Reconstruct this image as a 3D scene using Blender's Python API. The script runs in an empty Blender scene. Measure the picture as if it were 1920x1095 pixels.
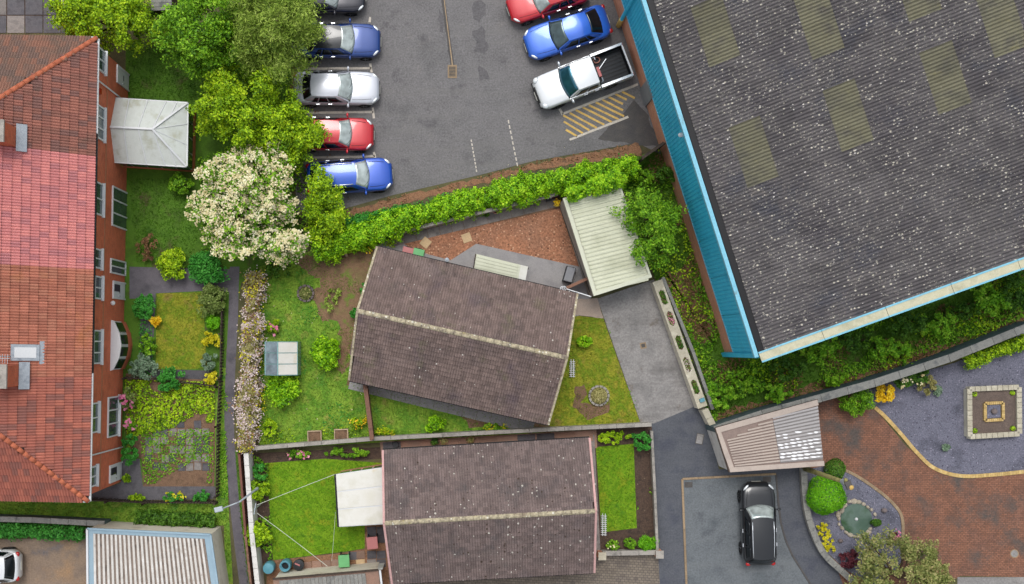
import bpy, math, random
import numpy as np
from mathutils import Vector, Matrix

# ------------------------------------------------------------------ camera, sky, sun, exposure
SC = bpy.context.scene
COL = SC.collection
H, F = 58.0, 1972.0            # drone height (m) and focal length in photo pixels
NX, NY = 835.0, 650.0          # photo pixel straight below the drone
cam = bpy.data.objects.new("camera", bpy.data.cameras.new("camera"))
COL.objects.link(cam)
cam.location = (0, 0, H)
cam.data.sensor_width = 36.0
cam.data.lens = 36.0 * F / 1920.0
cam.data.shift_x = (960.0 - NX) / 1920.0
cam.data.shift_y = (NY - 547.5) / 1920.0
cam.data.clip_end = 3000
SC.camera = cam

SUN_EL, SUN_AZ = math.radians(66), math.radians(-8)      # azimuth clockwise from +Y
W = bpy.data.worlds.new("World"); SC.world = W; W.use_nodes = True
nt = W.node_tree; bg = nt.nodes["Background"]
sky = nt.nodes.new("ShaderNodeTexSky"); sky.sky_type = 'NISHITA'; sky.sun_disc = False
sky.sun_elevation = SUN_EL; sky.sun_rotation = SUN_AZ
sky.dust_density = 4.0; sky.air_density = 1.2
hsv = nt.nodes.new("ShaderNodeHueSaturation"); hsv.inputs["Saturation"].default_value = 0.22
nt.links.new(sky.outputs[0], hsv.inputs["Color"]); nt.links.new(hsv.outputs[0], bg.inputs[0])
bg.inputs[1].default_value = 0.15
sl = bpy.data.lights.new("sun", 'SUN'); sl.energy = 0.8; sl.angle = math.radians(22); sl.color = (1, .965, .91)
so = bpy.data.objects.new("sun", sl); COL.objects.link(so); so.location = (20, 25, 60)
so.rotation_euler = (math.pi/2 - SUN_EL, 0, -SUN_AZ + math.pi)
sd = Vector((math.sin(SUN_AZ)*math.cos(SUN_EL), math.cos(SUN_AZ)*math.cos(SUN_EL), math.sin(SUN_EL)))
so.rotation_euler = sd.to_track_quat('Z', 'Y').to_euler()
SC.cycles.max_bounces = 6; SC.cycles.diffuse_bounces = 3; SC.cycles.glossy_bounces = 2; SC.cycles.transmission_bounces = 3
SC.view_settings.view_transform = 'Standard'; SC.view_settings.look = 'None'
SC.view_settings.gamma = 1; SC.view_settings.use_curve_mapping = False
SC.view_settings.exposure = 0.42

# ------------------------------------------------------------------ helpers
RNG = np.random.default_rng(7); random.seed(7)
def P(px, py, z=0.0):
    return Vector(((px-NX)*(H-z)/F, -(py-NY)*(H-z)/F, z))
def PL(pts, z=0.0): return [P(x, y, z) for x, y in pts]
def S(c, k=0.8):
    o = []
    for x in c[:3]:
        x = x/255.0
        x = x/12.92 if x <= .04045 else ((x+.055)/1.055)**2.4
        o.append(min(.82, x*k))
    return (*o, 1.0)

def tag(o, label, cat, group=None):
    o["label"] = label; o["category"] = cat
    if group: o["group"] = group
    return o
def T(name, label, cat, loc, rz=0.0, group=None):
    o = bpy.data.objects.new(name, None); COL.objects.link(o)
    o.empty_display_size = .3
    o.location = loc; o.rotation_euler = (0, 0, rz)
    o.matrix_basis = Matrix.Translation(Vector(loc)) @ Matrix.Rotation(rz, 4, 'Z')
    return tag(o, label, cat, group)
def adopt(o, parent, w):
    o.parent = parent
    if w and parent is not None and parent.parent is None:
        o.matrix_parent_inverse = parent.matrix_basis.inverted()

class MB:
    def __init__(s): s.v = []; s.f = []
    def add(s, vs, fs):
        b = len(s.v); s.v += [tuple(p) for p in vs]; s.f += [tuple(b+i for i in f) for f in fs]; return s
    def box(s, c, d, rz=0.0, R=None):
        if R is None: R = Matrix.Rotation(rz, 3, 'Z')
        c = Vector(c); vs = []
        for x in (-.5, .5):
            for y in (-.5, .5):
                for z in (-.5, .5): vs.append(c + R @ Vector((x*d[0], y*d[1], z*d[2])))
        return s.add(vs, [(0,1,3,2),(4,6,7,5),(0,4,5,1),(2,3,7,6),(0,2,6,4),(1,5,7,3)])
    def bar(s, a, b, w, h):                     # box from a to b, width w (horizontal), height h
        a, b = Vector(a), Vector(b); d = (b-a); L = d.length; d.normalize()
        u = Vector((0,0,1)).cross(d)
        if u.length < 1e-4: u = Vector((1,0,0))
        u.normalize(); n = d.cross(u)
        return s.box((a+b)/2, (L, w, h), R=Matrix((d, u, n)).transposed())
    def prism(s, poly, z0, z1):
        n = len(poly); a = sum(poly[i][0]*poly[(i+1)%n][1]-poly[(i+1)%n][0]*poly[i][1] for i in range(n))
        if a < 0: poly = poly[::-1]
        vs = [(p[0], p[1], z0) for p in poly] + [(p[0], p[1], z1) for p in poly]
        return s.add(vs, [tuple(range(n, 2*n)), tuple(range(n-1, -1, -1))] + [(i, (i+1)%n, n+(i+1)%n, n+i) for i in range(n)])
    def slab(s, poly, t):                       # 3-D polygon thickened downwards along -Z
        n = len(poly); vs = [tuple(p) for p in poly] + [(p[0], p[1], p[2]-t) for p in poly]
        return s.add(vs, [tuple(range(n)), tuple(range(2*n-1, n-1, -1))] + [(i, n+i, n+(i+1)%n, (i+1)%n) for i in range(n)])
    def sheet(s, poly, z):
        n = len(poly); a = sum(poly[i][0]*poly[(i+1)%n][1]-poly[(i+1)%n][0]*poly[i][1] for i in range(n))
        if a < 0: poly = poly[::-1]
        return s.add([(p[0], p[1], z) for p in poly], [tuple(range(n))])
    def tube(s, pts, r, n=8, cap=True):
        pts = [Vector(p) for p in pts]; m = len(pts)
        rs = r if isinstance(r, (list, tuple)) else [r]*m
        vs = []; ref = None
        for i, p in enumerate(pts):
            d = (pts[min(i+1, m-1)] - pts[max(i-1, 0)]).normalized()
            if ref is None or abs(ref.dot(d)) > .95:
                ref = Vector((0, 0, 1)) if abs(d.z) < .9 else Vector((1, 0, 0))
            u = ref.cross(d).normalized(); w = d.cross(u)
            for k in range(n):
                a = 2*math.pi*k/n; vs.append(p + (u*math.cos(a) + w*math.sin(a))*rs[i])
        fs = [(i*n+k, i*n+(k+1)%n, (i+1)*n+(k+1)%n, (i+1)*n+k) for i in range(m-1) for k in range(n)]
        if cap: fs += [tuple(range(n-1, -1, -1)), tuple((m-1)*n+k for k in range(n))]
        return s.add(vs, fs)
    def lathe(s, c, prof, n=20):                # prof: (radius, z)
        m = len(prof); vs = []
        for r, z in prof:
            for k in range(n):
                a = 2*math.pi*k/n; vs.append((c[0]+r*math.cos(a), c[1]+r*math.sin(a), c[2]+z))
        fs = [(i*n+k, i*n+(k+1)%n, (i+1)*n+(k+1)%n, (i+1)*n+k) for i in range(m-1) for k in range(n)]
        fs += [tuple(range(n-1, -1, -1)), tuple((m-1)*n+k for k in range(n))]
        return s.add(vs, fs)
    def grid(s, fn, nu, nv):
        vs = [fn(i/nu, j/nv) for i in range(nu+1) for j in range(nv+1)]
        return s.add(vs, [(i*(nv+1)+j, (i+1)*(nv+1)+j, (i+1)*(nv+1)+j+1, i*(nv+1)+j+1) for i in range(nu) for j in range(nv)])
    def ell(s, c, r, R=None, nu=8, nv=10):
        R = R or Matrix.Identity(3); c = Vector(c); vs = []; 
        for i in range(1, nu):
            t = math.pi*i/nu
            for k in range(nv):
                a = 2*math.pi*k/nv
                vs.append(c + R @ Vector((r[0]*math.sin(t)*math.cos(a), r[1]*math.sin(t)*math.sin(a), r[2]*math.cos(t))))
        vs += [c + R @ Vector((0, 0, r[2])), c + R @ Vector((0, 0, -r[2]))]
        a, b = (nu-1)*nv, (nu-1)*nv+1
        fs = [(i*nv+k, (i+1)*nv+k, (i+1)*nv+(k+1)%nv, i*nv+(k+1)%nv) for i in range(nu-2) for k in range(nv)]
        fs += [(a, k, (k+1)%nv) for k in range(nv)] + [(b, (nu-2)*nv+(k+1)%nv, (nu-2)*nv+k) for k in range(nv)]
        return s.add(vs, fs)
    def mesh(s, name, mat, smooth=False, sub=(0, 0, 0)):
        me = bpy.data.meshes.new(name)
        me.from_pydata([(x-sub[0], y-sub[1], z-sub[2]) for x, y, z in s.v], [], s.f)
        me.materials.append(mat)
        if smooth: me.polygons.foreach_set("use_smooth", [True]*len(me.polygons))
        me.update(); return me
    def build(s, name, mat, parent=None, w=True, smooth=False, label=None):
        sub = (0, 0, 0)
        if parent is None:
            a = np.array(s.v); sub = (float(a[:,0].mean()), float(a[:,1].mean()), float(a[:,2].min()))
        o = bpy.data.objects.new(name, s.mesh(name, mat, smooth, sub)); COL.objects.link(o)
        o.location = sub; o.matrix_basis = Matrix.Translation(Vector(sub))
        if parent is not None: adopt(o, parent, w)
        if label: o["label"] = label
        return o
def solid(o, t, off=-1):
    m = o.modifiers.new("thickness", 'SOLIDIFY'); m.thickness = t; m.offset = off; return o
def bev(o, wd=.02, seg=2):
    m = o.modifiers.new("bevel", 'BEVEL'); m.width = wd; m.segments = seg; m.limit_method = 'ANGLE'; return o
def structure(name, mb, mat, label=None):
    o = bpy.data.objects.new(name, mb.mesh(name, mat)); COL.objects.link(o); o["kind"] = "structure"
    if label: o["label"] = label
    return o
def clone(root, loc, rz, label=None, group=None):
    r = root.copy(); COL.objects.link(r); r.parent = None
    r.matrix_basis = Matrix.Translation(Vector(loc)) @ Matrix.Rotation(rz, 4, 'Z')
    if label: r["label"] = label
    if group: r["group"] = group
    def rec(a, b):
        for ch in a.children:
            c = ch.copy(); COL.objects.link(c); c.parent = b; rec(ch, c)
    rec(root, r); return r
def bigmesh(name, V, Fq, mat):                  # numpy verts (n,3), faces (m,k)
    me = bpy.data.meshes.new(name); n, (m, k) = len(V), Fq.shape
    me.vertices.add(n); me.vertices.foreach_set("co", np.ascontiguousarray(V, np.float32).ravel())
    me.loops.add(m*k); me.loops.foreach_set("vertex_index", np.ascontiguousarray(Fq, np.int32).ravel())
    me.polygons.add(m); me.polygons.foreach_set("loop_start", np.arange(0, m*k, k, dtype=np.int32))
    try: me.polygons.foreach_set("loop_total", np.full(m, k, np.int32))
    except Exception: pass
    me.materials.append(mat); me.update(calc_edges=True); me.shade_flat(); return me
def inpoly(X, Y, poly):
    c = np.zeros(len(X), bool); n = len(poly)
    for i in range(n):
        x0, y0 = poly[i][0], poly[i][1]; x1, y1 = poly[(i+1)%n][0], poly[(i+1)%n][1]
        if y0 == y1: continue
        t = ((y0 > Y) != (y1 > Y)) & (X < (x1-x0)*(Y-y0)/(y1-y0)+x0); c ^= t
    return c
def jag(poly, step=.35, amp=.06, seed=1):       # ragged outline
    r = random.Random(seed); out = []; n = len(poly)
    for i in range(n):
        a, b = Vector(poly[i]), Vector(poly[(i+1)%n]); k = max(1, int((b-a).length/step))
        for j in range(k):
            p = a.lerp(b, j/k); out.append(Vector((p.x+r.uniform(-amp, amp), p.y+r.uniform(-amp, amp), p.z)))
    return out
def smooth_line(pts, k=6):                      # Catmull-Rom through 2-D photo points
    out = []; n = len(pts)
    for i in range(n-1):
        p0, p1, p2, p3 = pts[max(i-1,0)], pts[i], pts[i+1], pts[min(i+2,n-1)]
        for j in range(k):
            t = j/k
            out.append(tuple(.5*((2*p1[d])+(-p0[d]+p2[d])*t+(2*p0[d]-5*p1[d]+4*p2[d]-p3[d])*t*t+(-p0[d]+3*p1[d]-3*p2[d]+p3[d])*t**3) for d in (0,1)))
    out.append(tuple(pts[-1])); return out

# ------------------------------------------------------------------ materials
def _n(nt, typ, **kw):
    n = nt.nodes.new(typ)
    for k, v in kw.items(): setattr(n, k, v)
    return n
def _mix(nt, fac, a, b, blend='MIX'):
    m = _n(nt, "ShaderNodeMix", data_type='RGBA', blend_type=blend)
    for sock, val in ((m.inputs[0], fac), (m.inputs[6], a), (m.inputs[7], b)):
        if hasattr(val, "is_linked") or isinstance(val, bpy.types.NodeSocket): nt.links.new(val, sock)
        else: sock.default_value = val
    return m.outputs[2]
def _ramp(nt, fac, stops, interp='LINEAR'):
    r = _n(nt, "ShaderNodeValToRGB"); r.color_ramp.interpolation = interp; e = r.color_ramp.elements
    while len(e) < len(stops): e.new(.5)
    for i, (p, c) in enumerate(stops): e[i].position = p; e[i].color = c
    nt.links.new(fac, r.inputs[0]); return r.outputs[0]
def _noise(nt, co, scale, detail=4, rough=.6, dist=0):
    n = _n(nt, "ShaderNodeTexNoise"); n.inputs["Scale"].default_value = scale; n.inputs["Detail"].default_value = detail
    n.inputs["Roughness"].default_value = rough; n.inputs["Distortion"].default_value = dist
    nt.links.new(co, n.inputs["Vector"]); return n.outputs[0]
def _math(nt, op, a, b=None):
    m = _n(nt, "ShaderNodeMath", operation=op)
    for i, v in enumerate((a, b)):
        if v is None: continue
        if isinstance(v, bpy.types.NodeSocket): nt.links.new(v, m.inputs[i])
        else: m.inputs[i].default_value = v
    return m.outputs[0]
BW = lambda x: (x, x, x, 1)
def _pos(nt): return _n(nt, "ShaderNodeNewGeometry").outputs["Position"]
def _rand(nt):
    a = _n(nt, "ShaderNodeNewGeometry").outputs["Random Per Island"]; b = _n(nt, "ShaderNodeObjectInfo").outputs["Random"]
    return _math(nt, 'FRACT', _math(nt, 'ADD', a, b))
def mat(name, cols, scale=1.2, rough=.85, bump=0.0, bscale=30, spec=.25, metal=0.0, rnd=0.0, specks=(), blotch=(), coat=0.0,
        k=.8, fine=.25, fscale=25, rcols=None, brick=None, rot=0.0, cracks=None, streak=None):
    m = bpy.data.materials.new(name); m.use_nodes = True; nt = m.node_tree; b = nt.nodes["Principled BSDF"]
    co = _pos(nt)
    if rot:
        mp = _n(nt, "ShaderNodeMapping"); mp.inputs["Rotation"].default_value[2] = rot; nt.links.new(co, mp.inputs[0]); co = mp.outputs[0]
    L = [S(c, k) for c in cols]
    if rcols:
        rc = [S(c, k) for c in rcols]
        c = _ramp(nt, _rand(nt), [(i/max(1, len(rc)), x) for i, x in enumerate(rc)], 'CONSTANT')
        if len(L) > 1: c = _mix(nt, .35, c, _ramp(nt, _noise(nt, co, scale, 5), [(.3+.4*i/(len(L)-1), x) for i, x in enumerate(L)]))
    elif len(L) == 1:
        rg = _n(nt, "ShaderNodeRGB"); rg.outputs[0].default_value = L[0]; c = rg.outputs[0]
    else:
        c = _ramp(nt, _noise(nt, co, scale, 6), [(.3+.4*i/(len(L)-1), x) for i, x in enumerate(L)])
    h = None
    if brick:                                   # (length, height, mortar colour, strength)
        t = _n(nt, "ShaderNodeTexBrick"); nt.links.new(co, t.inputs["Vector"])
        t.inputs["Scale"].default_value = 1; t.inputs["Brick Width"].default_value = brick[0]; t.inputs["Row Height"].default_value = brick[1]
        t.inputs["Mortar Size"].default_value = brick[1]*.09; t.inputs["Color1"].default_value = BW(1.0); t.inputs["Color2"].default_value = BW(.55)
        t.inputs["Mortar"].default_value = BW(0); t.inputs["Bias"].default_value = 0
        c = _mix(nt, .55, c, _mix(nt, 1.0, c, t.outputs["Color"], 'MULTIPLY'))
        c = _mix(nt, _math(nt, 'MULTIPLY', t.outputs["Fac"], brick[3]), c, S(brick[2], k))
    if rnd:
        hs = _n(nt, "ShaderNodeHueSaturation"); nt.links.new(c, hs.inputs["Color"])
        nt.links.new(_math(nt, 'ADD', _math(nt, 'MULTIPLY', _rand(nt), 2*rnd), 1-rnd), hs.inputs["Value"]); c = hs.outputs[0]
    for (bc, sc, lo, hi) in blotch:
        f = _ramp(nt, _noise(nt, co, sc, 5, .65), [(lo, BW(0)), (hi, BW(1))]); c = _mix(nt, f, c, S(bc, k))
    if fine:
        c = _mix(nt, fine, c, _ramp(nt, _noise(nt, co, fscale, 3, .7), [(.3, BW(.25)), (.7, BW(1))]), 'OVERLAY')
    if cracks:                                  # (colour, scale, width)
        wv = _n(nt, "ShaderNodeVectorMath", operation='ADD'); nz = _n(nt, "ShaderNodeTexNoise"); nz.inputs["Scale"].default_value = 1.3; nz.inputs["Detail"].default_value = 5; nt.links.new(co, nz.inputs["Vector"])
        nt.links.new(co, wv.inputs[0]); nt.links.new(nz.outputs["Color"], wv.inputs[1])
        v = _n(nt, "ShaderNodeTexVoronoi", feature='DISTANCE_TO_EDGE'); v.inputs["Scale"].default_value = cracks[1]; nt.links.new(wv.outputs[0], v.inputs["Vector"])
        f = _math(nt, 'MULTIPLY', _math(nt, 'LESS_THAN', v.outputs["Distance"], cracks[2]), _math(nt, 'GREATER_THAN', _noise(nt, co, .35, 2), .5))
        c = _mix(nt, _math(nt, 'MULTIPLY', f, .6), c, S(cracks[0], k))
    if streak:                                  # (colour, direction angle, scale, amount): long worn streaks
        mp2 = _n(nt, "ShaderNodeMapping"); mp2.inputs["Rotation"].default_value[2] = streak[1]; mp2.inputs["Scale"].default_value = (.12, 1, 1); nt.links.new(_pos(nt), mp2.inputs[0])
        f = _ramp(nt, _noise(nt, mp2.outputs[0], streak[2], 4, .65), [(.5, BW(0)), (.72, BW(streak[3]))]); c = _mix(nt, f, c, S(streak[0], k))
    for (sc_c, sc, thr, mask) in specks:
        v = _n(nt, "ShaderNodeTexVoronoi"); v.inputs["Scale"].default_value = sc; nt.links.new(co, v.inputs["Vector"])
        sp = _n(nt, "ShaderNodeSeparateColor"); nt.links.new(v.outputs["Color"], sp.inputs[0])
        r = _math(nt, 'MULTIPLY', _math(nt, 'POWER', sp.outputs[0], 2.2), thr)
        f = _math(nt, 'LESS_THAN', v.outputs["Distance"], r)
        if mask: f = _math(nt, 'MULTIPLY', f, _math(nt, 'GREATER_THAN', _noise(nt, co, mask[0], 4), mask[1]))
        c = _mix(nt, f, c, S(sc_c, k))
    nt.links.new(c, b.inputs["Base Color"])
    b.inputs["Roughness"].default_value = rough; b.inputs["Specular IOR Level"].default_value = spec; b.inputs["Metallic"].default_value = metal
    if coat: b.inputs["Coat Weight"].default_value = coat; b.inputs["Coat Roughness"].default_value = .06
    if bump:
        bp = _n(nt, "ShaderNodeBump"); bp.inputs["Strength"].default_value = bump; bp.inputs["Distance"].default_value = .03
        nt.links.new(_noise(nt, co, bscale, 4, .7), bp.inputs["Height"]); nt.links.new(bp.outputs[0], b.inputs["Normal"])
    return m
def leafmat(name, cols, trans=.24, k=.95, big=None):
    m = bpy.data.materials.new(name); m.use_nodes = True; nt = m.node_tree; b = nt.nodes["Principled BSDF"]
    co = _pos(nt); L = [S(c, k) for c in cols]
    f = _math(nt, 'ADD', _math(nt, 'MULTIPLY', _rand(nt), .62), _math(nt, 'MULTIPLY', _math(nt, 'SUBTRACT', _noise(nt, co, 1.5, 3), .33), 1.25))
    c = _ramp(nt, f, [(i/max(1, len(L)-1), x) for i, x in enumerate(L)])
    nt.links.new(c, b.inputs["Base Color"]); b.inputs["Roughness"].default_value = .55; b.inputs["Specular IOR Level"].default_value = .3
    t = _n(nt, "ShaderNodeBsdfTranslucent"); nt.links.new(c, t.inputs[0])
    mx = _n(nt, "ShaderNodeMixShader"); mx.inputs[0].default_value = trans
    nt.links.new(b.outputs[0], mx.inputs[1]); nt.links.new(t.outputs[0], mx.inputs[2])
    nt.links.new(mx.outputs[0], nt.nodes["Material Output"].inputs[0]); return m
def glassmat(name, col, metal, rough=.06):
    m = bpy.data.materials.new(name); m.use_nodes = True; nt = m.node_tree; b = nt.nodes["Principled BSDF"]
    c = _ramp(nt, _noise(nt, _pos(nt), 2.2, 2), [(.3, S([x*.75 for x in col])), (.7, S(col))]); nt.links.new(c, b.inputs[0])
    b.inputs["Metallic"].default_value = metal; b.inputs["Roughness"].default_value = rough; b.inputs["Specular IOR Level"].default_value = .7
    return m
def paint(name, col, metal=.25, rough=.32):
    return mat(name, [col], rough=rough, metal=metal, spec=.5, coat=.8, fine=.04, fscale=3)

M = {}
M['soil_dark'] = mat('dark_soil', [(62,50,44),(82,66,56),(52,44,40)], 2.2, bump=.7, fine=.5, fscale=12, specks=[((120,104,88),5,.2,None)])
M['yard'] = mat('brown_concrete', [(122,108,98),(140,122,106),(108,98,94)], .6, bump=.2, fine=.3, fscale=12, blotch=[((154,126,98),.5,.52,.7),((112,110,114),.6,.58,.72)])
M['soil'] = mat('soil', [(92,72,58),(122,96,76),(84,68,52)], 1.6, bump=.6, fine=.5)
M['soil_patchy'] = mat('patchy_soil', [(112,88,68),(132,106,82),(100,82,62)], 1.4, bump=.6, fine=.5, blotch=[((104,124,50),1.6,.54,.66),((118,112,70),.9,.55,.7)])
M['ground'] = mat('ground', [(70,72,46),(96,92,62),(66,62,46)], .5, bump=.5, fine=.5)
M['asphalt'] = mat('asphalt', [(98,97,98),(114,112,113),(104,102,103)], .35, rough=.88, bump=.3, bscale=40, fine=.42, fscale=11, streak=((122,120,119),1.57,1.6,.7),
    blotch=[((84,82,85),.55,.58,.72),((126,122,120),.8,.6,.8)], specks=[((158,158,156),1.6,.035,None),((86,84,86),2.3,.06,None)])
M['asphalt_dark'] = mat('asphalt_dark', [(70,73,81),(84,87,94),(76,79,86)], .4, rough=.6, bump=.2, bscale=40, fine=.35, fscale=11, streak=((96,98,104),1.57,1.3,.6), blotch=[((70,73,84),.7,.52,.66)])
M['asphalt_patch'] = mat('asphalt_patch', [(90,95,100),(104,109,113),(82,88,93)], .5, rough=.7, bump=.2, bscale=40, fine=.35, fscale=11, streak=((116,120,122),1.57,1.2,.6), blotch=[((76,80,86),.8,.58,.72)])
M['asphalt_path'] = mat('asphalt_path', [(96,92,100),(108,104,110),(84,82,88)], 1.0, bump=.25, bscale=60, fine=.25)
M['asphalt_stain'] = mat('stained_asphalt', [(88,87,89),(98,96,98),(92,90,92)], 1.2, bump=.3, bscale=40, fine=.42, fscale=11)
M['tar'] = mat('tar', [(76,74,76),(90,87,84)], 2, fine=.3)
M['litter'] = mat('litter', [(120,86,68),(140,104,78),(92,72,60)], 3, bump=.6, fine=.6, fscale=18)
M['concrete'] = mat('concrete', [(128,126,125),(144,141,139),(116,114,113)], .5, bump=.2, bscale=30, fine=.35, fscale=10, blotch=[((96,92,90),.55,.56,.78),((158,158,160),.7,.62,.78),((112,100,88),1.1,.62,.75)], streak=((106,103,101),1.25,1.4,.7))
M['concrete_warm'] = mat('concrete_warm', [(178,160,146),(160,148,138)], 1.5, bump=.15, fine=.25)
M['patio'] = mat('patio', [(142,140,142),(152,150,150),(128,127,130)], .8, bump=.15, fine=.22)
M['flag'] = mat('flag', [(112,108,106),(134,128,124),(98,95,94)], 1.5, bump=.2, fine=.35, rnd=.14)
M['flag_dark'] = mat('flag_dark', [(76,76,82),(94,92,96),(70,68,72)], 1.5, bump=.2, fine=.35, rnd=.14)
M['flag_pink'] = mat('flag_pink', [(150,118,102),(132,110,98)], 1.2, bump=.2, fine=.35, rnd=.14)
M['flag_buff'] = mat('flag_buff', [(205,176,138),(190,165,130)], 3, bump=.2, fine=.25)
M['gravel'] = mat('gravel', [(166,116,88),(148,104,80),(140,104,84)], .7, bump=1.0, bscale=16, fine=.7, fscale=9, specks=[((206,164,134),8,.4,None),((110,76,60),6,.34,None)])
M['slate'] = mat('slate', [(96,97,110),(108,108,122),(84,85,97)], .8, bump=.9, bscale=18, fine=.6, fscale=14, specks=[((158,154,172),9,.3,None),((70,68,84),7,.3,None)])
M['grass_rich'] = mat('grass_rich', [(84,128,14),(112,146,24),(88,130,12),(126,146,26)], 1.4, bump=.5, bscale=35, fine=.45, fscale=9, blotch=[((134,140,30),.9,.56,.72),((72,116,18),1.3,.58,.7)])
M['grass_mid'] = mat('grass_mid', [(92,132,34),(122,152,50),(84,128,34),(128,148,60)], 1.1, bump=.5, bscale=35, fine=.5, fscale=9, blotch=[((144,136,72),.8,.58,.72),((74,124,44),.7,.58,.7)])
M['grass_moss'] = mat('grass_moss', [(108,124,24),(138,138,40),(98,122,22),(146,136,46)], 1.2, bump=.5, bscale=35, fine=.5, fscale=9, blotch=[((132,112,60),.9,.57,.72),((88,124,24),.8,.58,.7)])
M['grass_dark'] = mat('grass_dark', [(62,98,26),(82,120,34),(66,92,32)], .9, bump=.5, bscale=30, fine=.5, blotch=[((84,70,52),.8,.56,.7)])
M['block_red'] = mat('block_red', [(110,82,70),(144,100,80),(118,86,74)], .6, bump=.25, fine=.4, fscale=10, brick=(.2,.1,(84,68,60),.9), blotch=[((86,78,74),.5,.5,.66),((146,104,86),.8,.6,.75)])
M['block_grey'] = mat('block_grey', [(118,108,98),(132,122,110),(104,96,92)], 1.2, bump=.2, fine=.3, brick=(.21,.14,(84,78,74),.8), rot=.05)
M['line_white'] = mat('line_white', [(206,198,186),(186,178,168)], 3, fine=.35, fscale=12, blotch=[((134,128,124),3.5,.6,.72)])
M['line_yellow'] = mat('line_yellow', [(214,178,100),(196,164,98)], 3, fine=.35, fscale=12, blotch=[((120,110,96),3.5,.6,.72)])
M['brick'] = mat('brick', [(164,84,58),(178,94,64),(150,76,54)], 1.0, bump=.2, fine=.3, fscale=16)
M['brick_pale'] = mat('brick_pale', [(196,134,108),(206,144,118),(184,124,102)], .8, bump=.2, fine=.25, fscale=14)
def wallbrick(name, a, b, c, mortar):           # bricks on upright walls: uses height for the courses
    m = mat(name, [a, b, c], 1.0, bump=.15, fine=.25, fscale=16); nt = m.node_tree; bs = nt.nodes["Principled BSDF"]
    old = bs.inputs[0].links[0].from_socket
    sx = _n(nt, "ShaderNodeSeparateXYZ"); nt.links.new(_pos(nt), sx.inputs[0])
    cb = _n(nt, "ShaderNodeCombineXYZ"); nt.links.new(_math(nt, 'ADD', sx.outputs[0], sx.outputs[1]), cb.inputs[0]); nt.links.new(sx.outputs[2], cb.inputs[1])
    t = _n(nt, "ShaderNodeTexBrick"); nt.links.new(cb.outputs[0], t.inputs["Vector"]); t.inputs["Scale"].default_value = 1
    t.inputs["Brick Width"].default_value = .225; t.inputs["Row Height"].default_value = .075; t.inputs["Mortar Size"].default_value = .008
    t.inputs["Color1"].default_value = BW(1); t.inputs["Color2"].default_value = BW(.6)
    x = _mix(nt, .6, old, _mix(nt, 1.0, old, t.outputs["Color"], 'MULTIPLY')); x = _mix(nt, _math(nt, 'MULTIPLY', t.outputs["Fac"], .6), x, S(mortar))
    nt.links.new(x, bs.inputs[0]); return m
M['brick'] = wallbrick('brick', (212,104,70), (224,116,80), (190,92,64), (190,150,128))
M['brick_pale'] = wallbrick('brick_pale', (220,148,118), (228,158,128), (206,138,112), (206,176,156))
LICH = [((206,202,186),5.5,.34,(1.1,.5)), ((214,212,204),2.6,.19,None)]
M['tile_brown'] = mat('tile_brown', [(106,92,88),(116,100,95),(94,83,81)], .6, rough=.8, bump=.2, rnd=.2, fine=.45, fscale=14, blotch=[((104,98,80),1.1,.57,.74),((92,80,84),.5,.54,.7),((122,108,104),.4,.58,.75)], specks=[((74,64,56),3.6,.16,(.6,.5)),((206,202,194),3.8,.17,(.8,.47)),((220,216,208),2.2,.09,None)])
M['tile_brown2'] = mat('tile_brown2', [(105,93,91),(113,99,96),(93,84,84)], .6, rough=.8, bump=.2, rnd=.2, fine=.45, fscale=14, blotch=[((88,82,82),.9,.56,.72),((116,104,100),.5,.58,.75)], specks=[((70,56,46),4.2,.27,(.5,.46)),((206,202,192),4.0,.24,(.9,.45)),((222,220,212),2.4,.12,None)])
M['ridge_lichen'] = mat('ridge_lichen', [(138,126,108),(178,168,142),(112,102,94)], 2.6, bump=.4, fine=.5, fscale=9, specks=[((222,218,202),6,.4,None)], blotch=[((150,136,70),1.6,.62,.75)])
M['deck'] = mat('roof_deck', [(60,50,50)], fine=.2)
M['tile_n'] = mat('tile_north', [(150,92,78),(128,84,74)], .5, rough=.8, bump=.15, fine=.25, rcols=[(156,106,94),(136,96,86),(166,112,98),(120,94,90),(148,100,90)], blotch=[((104,84,76),.5,.56,.74)])
M['tile_hip'] = mat('tile_hip', [(128,94,80),(112,88,78)], .5, rough=.8, bump=.15, fine=.25, rcols=[(132,98,84),(118,94,84),(142,100,84),(108,90,84)], blotch=[((98,88,80),.6,.5,.7)])
M['tile_pink'] = mat('tile_pink', [(206,124,122),(196,116,116)], .5, rough=.8, bump=.1, fine=.15, rcols=[(208,136,133),(194,127,126),(216,141,135),(172,118,122),(200,129,127)])
M['tile_orange'] = mat('tile_orange', [(176,112,92),(160,104,84)], .5, rough=.8, bump=.1, fine=.2, rcols=[(178,112,92),(164,102,84),(186,118,98),(172,116,96),(156,98,82)], blotch=[((170,112,66),.4,.58,.8)])
M['tile_south'] = mat('tile_south', [(172,104,88),(150,92,80)], .5, rough=.8, bump=.1, fine=.2, rcols=[(172,104,88),(158,96,84),(184,112,94),(130,92,86),(166,100,86),(142,90,80)])
M['ridge_red'] = mat('ridge_red', [(190,110,80),(170,96,72)], 1.5, bump=.2, rnd=.1)
M['lead'] = mat('lead', [(140,148,158),(164,172,180),(120,128,140)], 2, rough=.5, fine=.2)
M['upvc'] = mat('upvc', [(222,224,226),(212,216,220)], 1, rough=.4, fine=.05, spec=.4)
M['stone_string'] = mat('stone_string', [(176,120,88),(160,108,82)], 2)
M['glass'] = glassmat('window_glass', (96,116,120), .5, .12)
M['glass_dark'] = glassmat('dark_glass', (26,34,40), .35, .08)
M['glass_screen'] = glassmat('windscreen_glass', (212,224,222), .4, .1)  # pale base colour paints the sky reflection into the windscreen
M['glass_teal'] = glassmat('teal_glass', (60,120,140), .6, .1)
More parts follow.
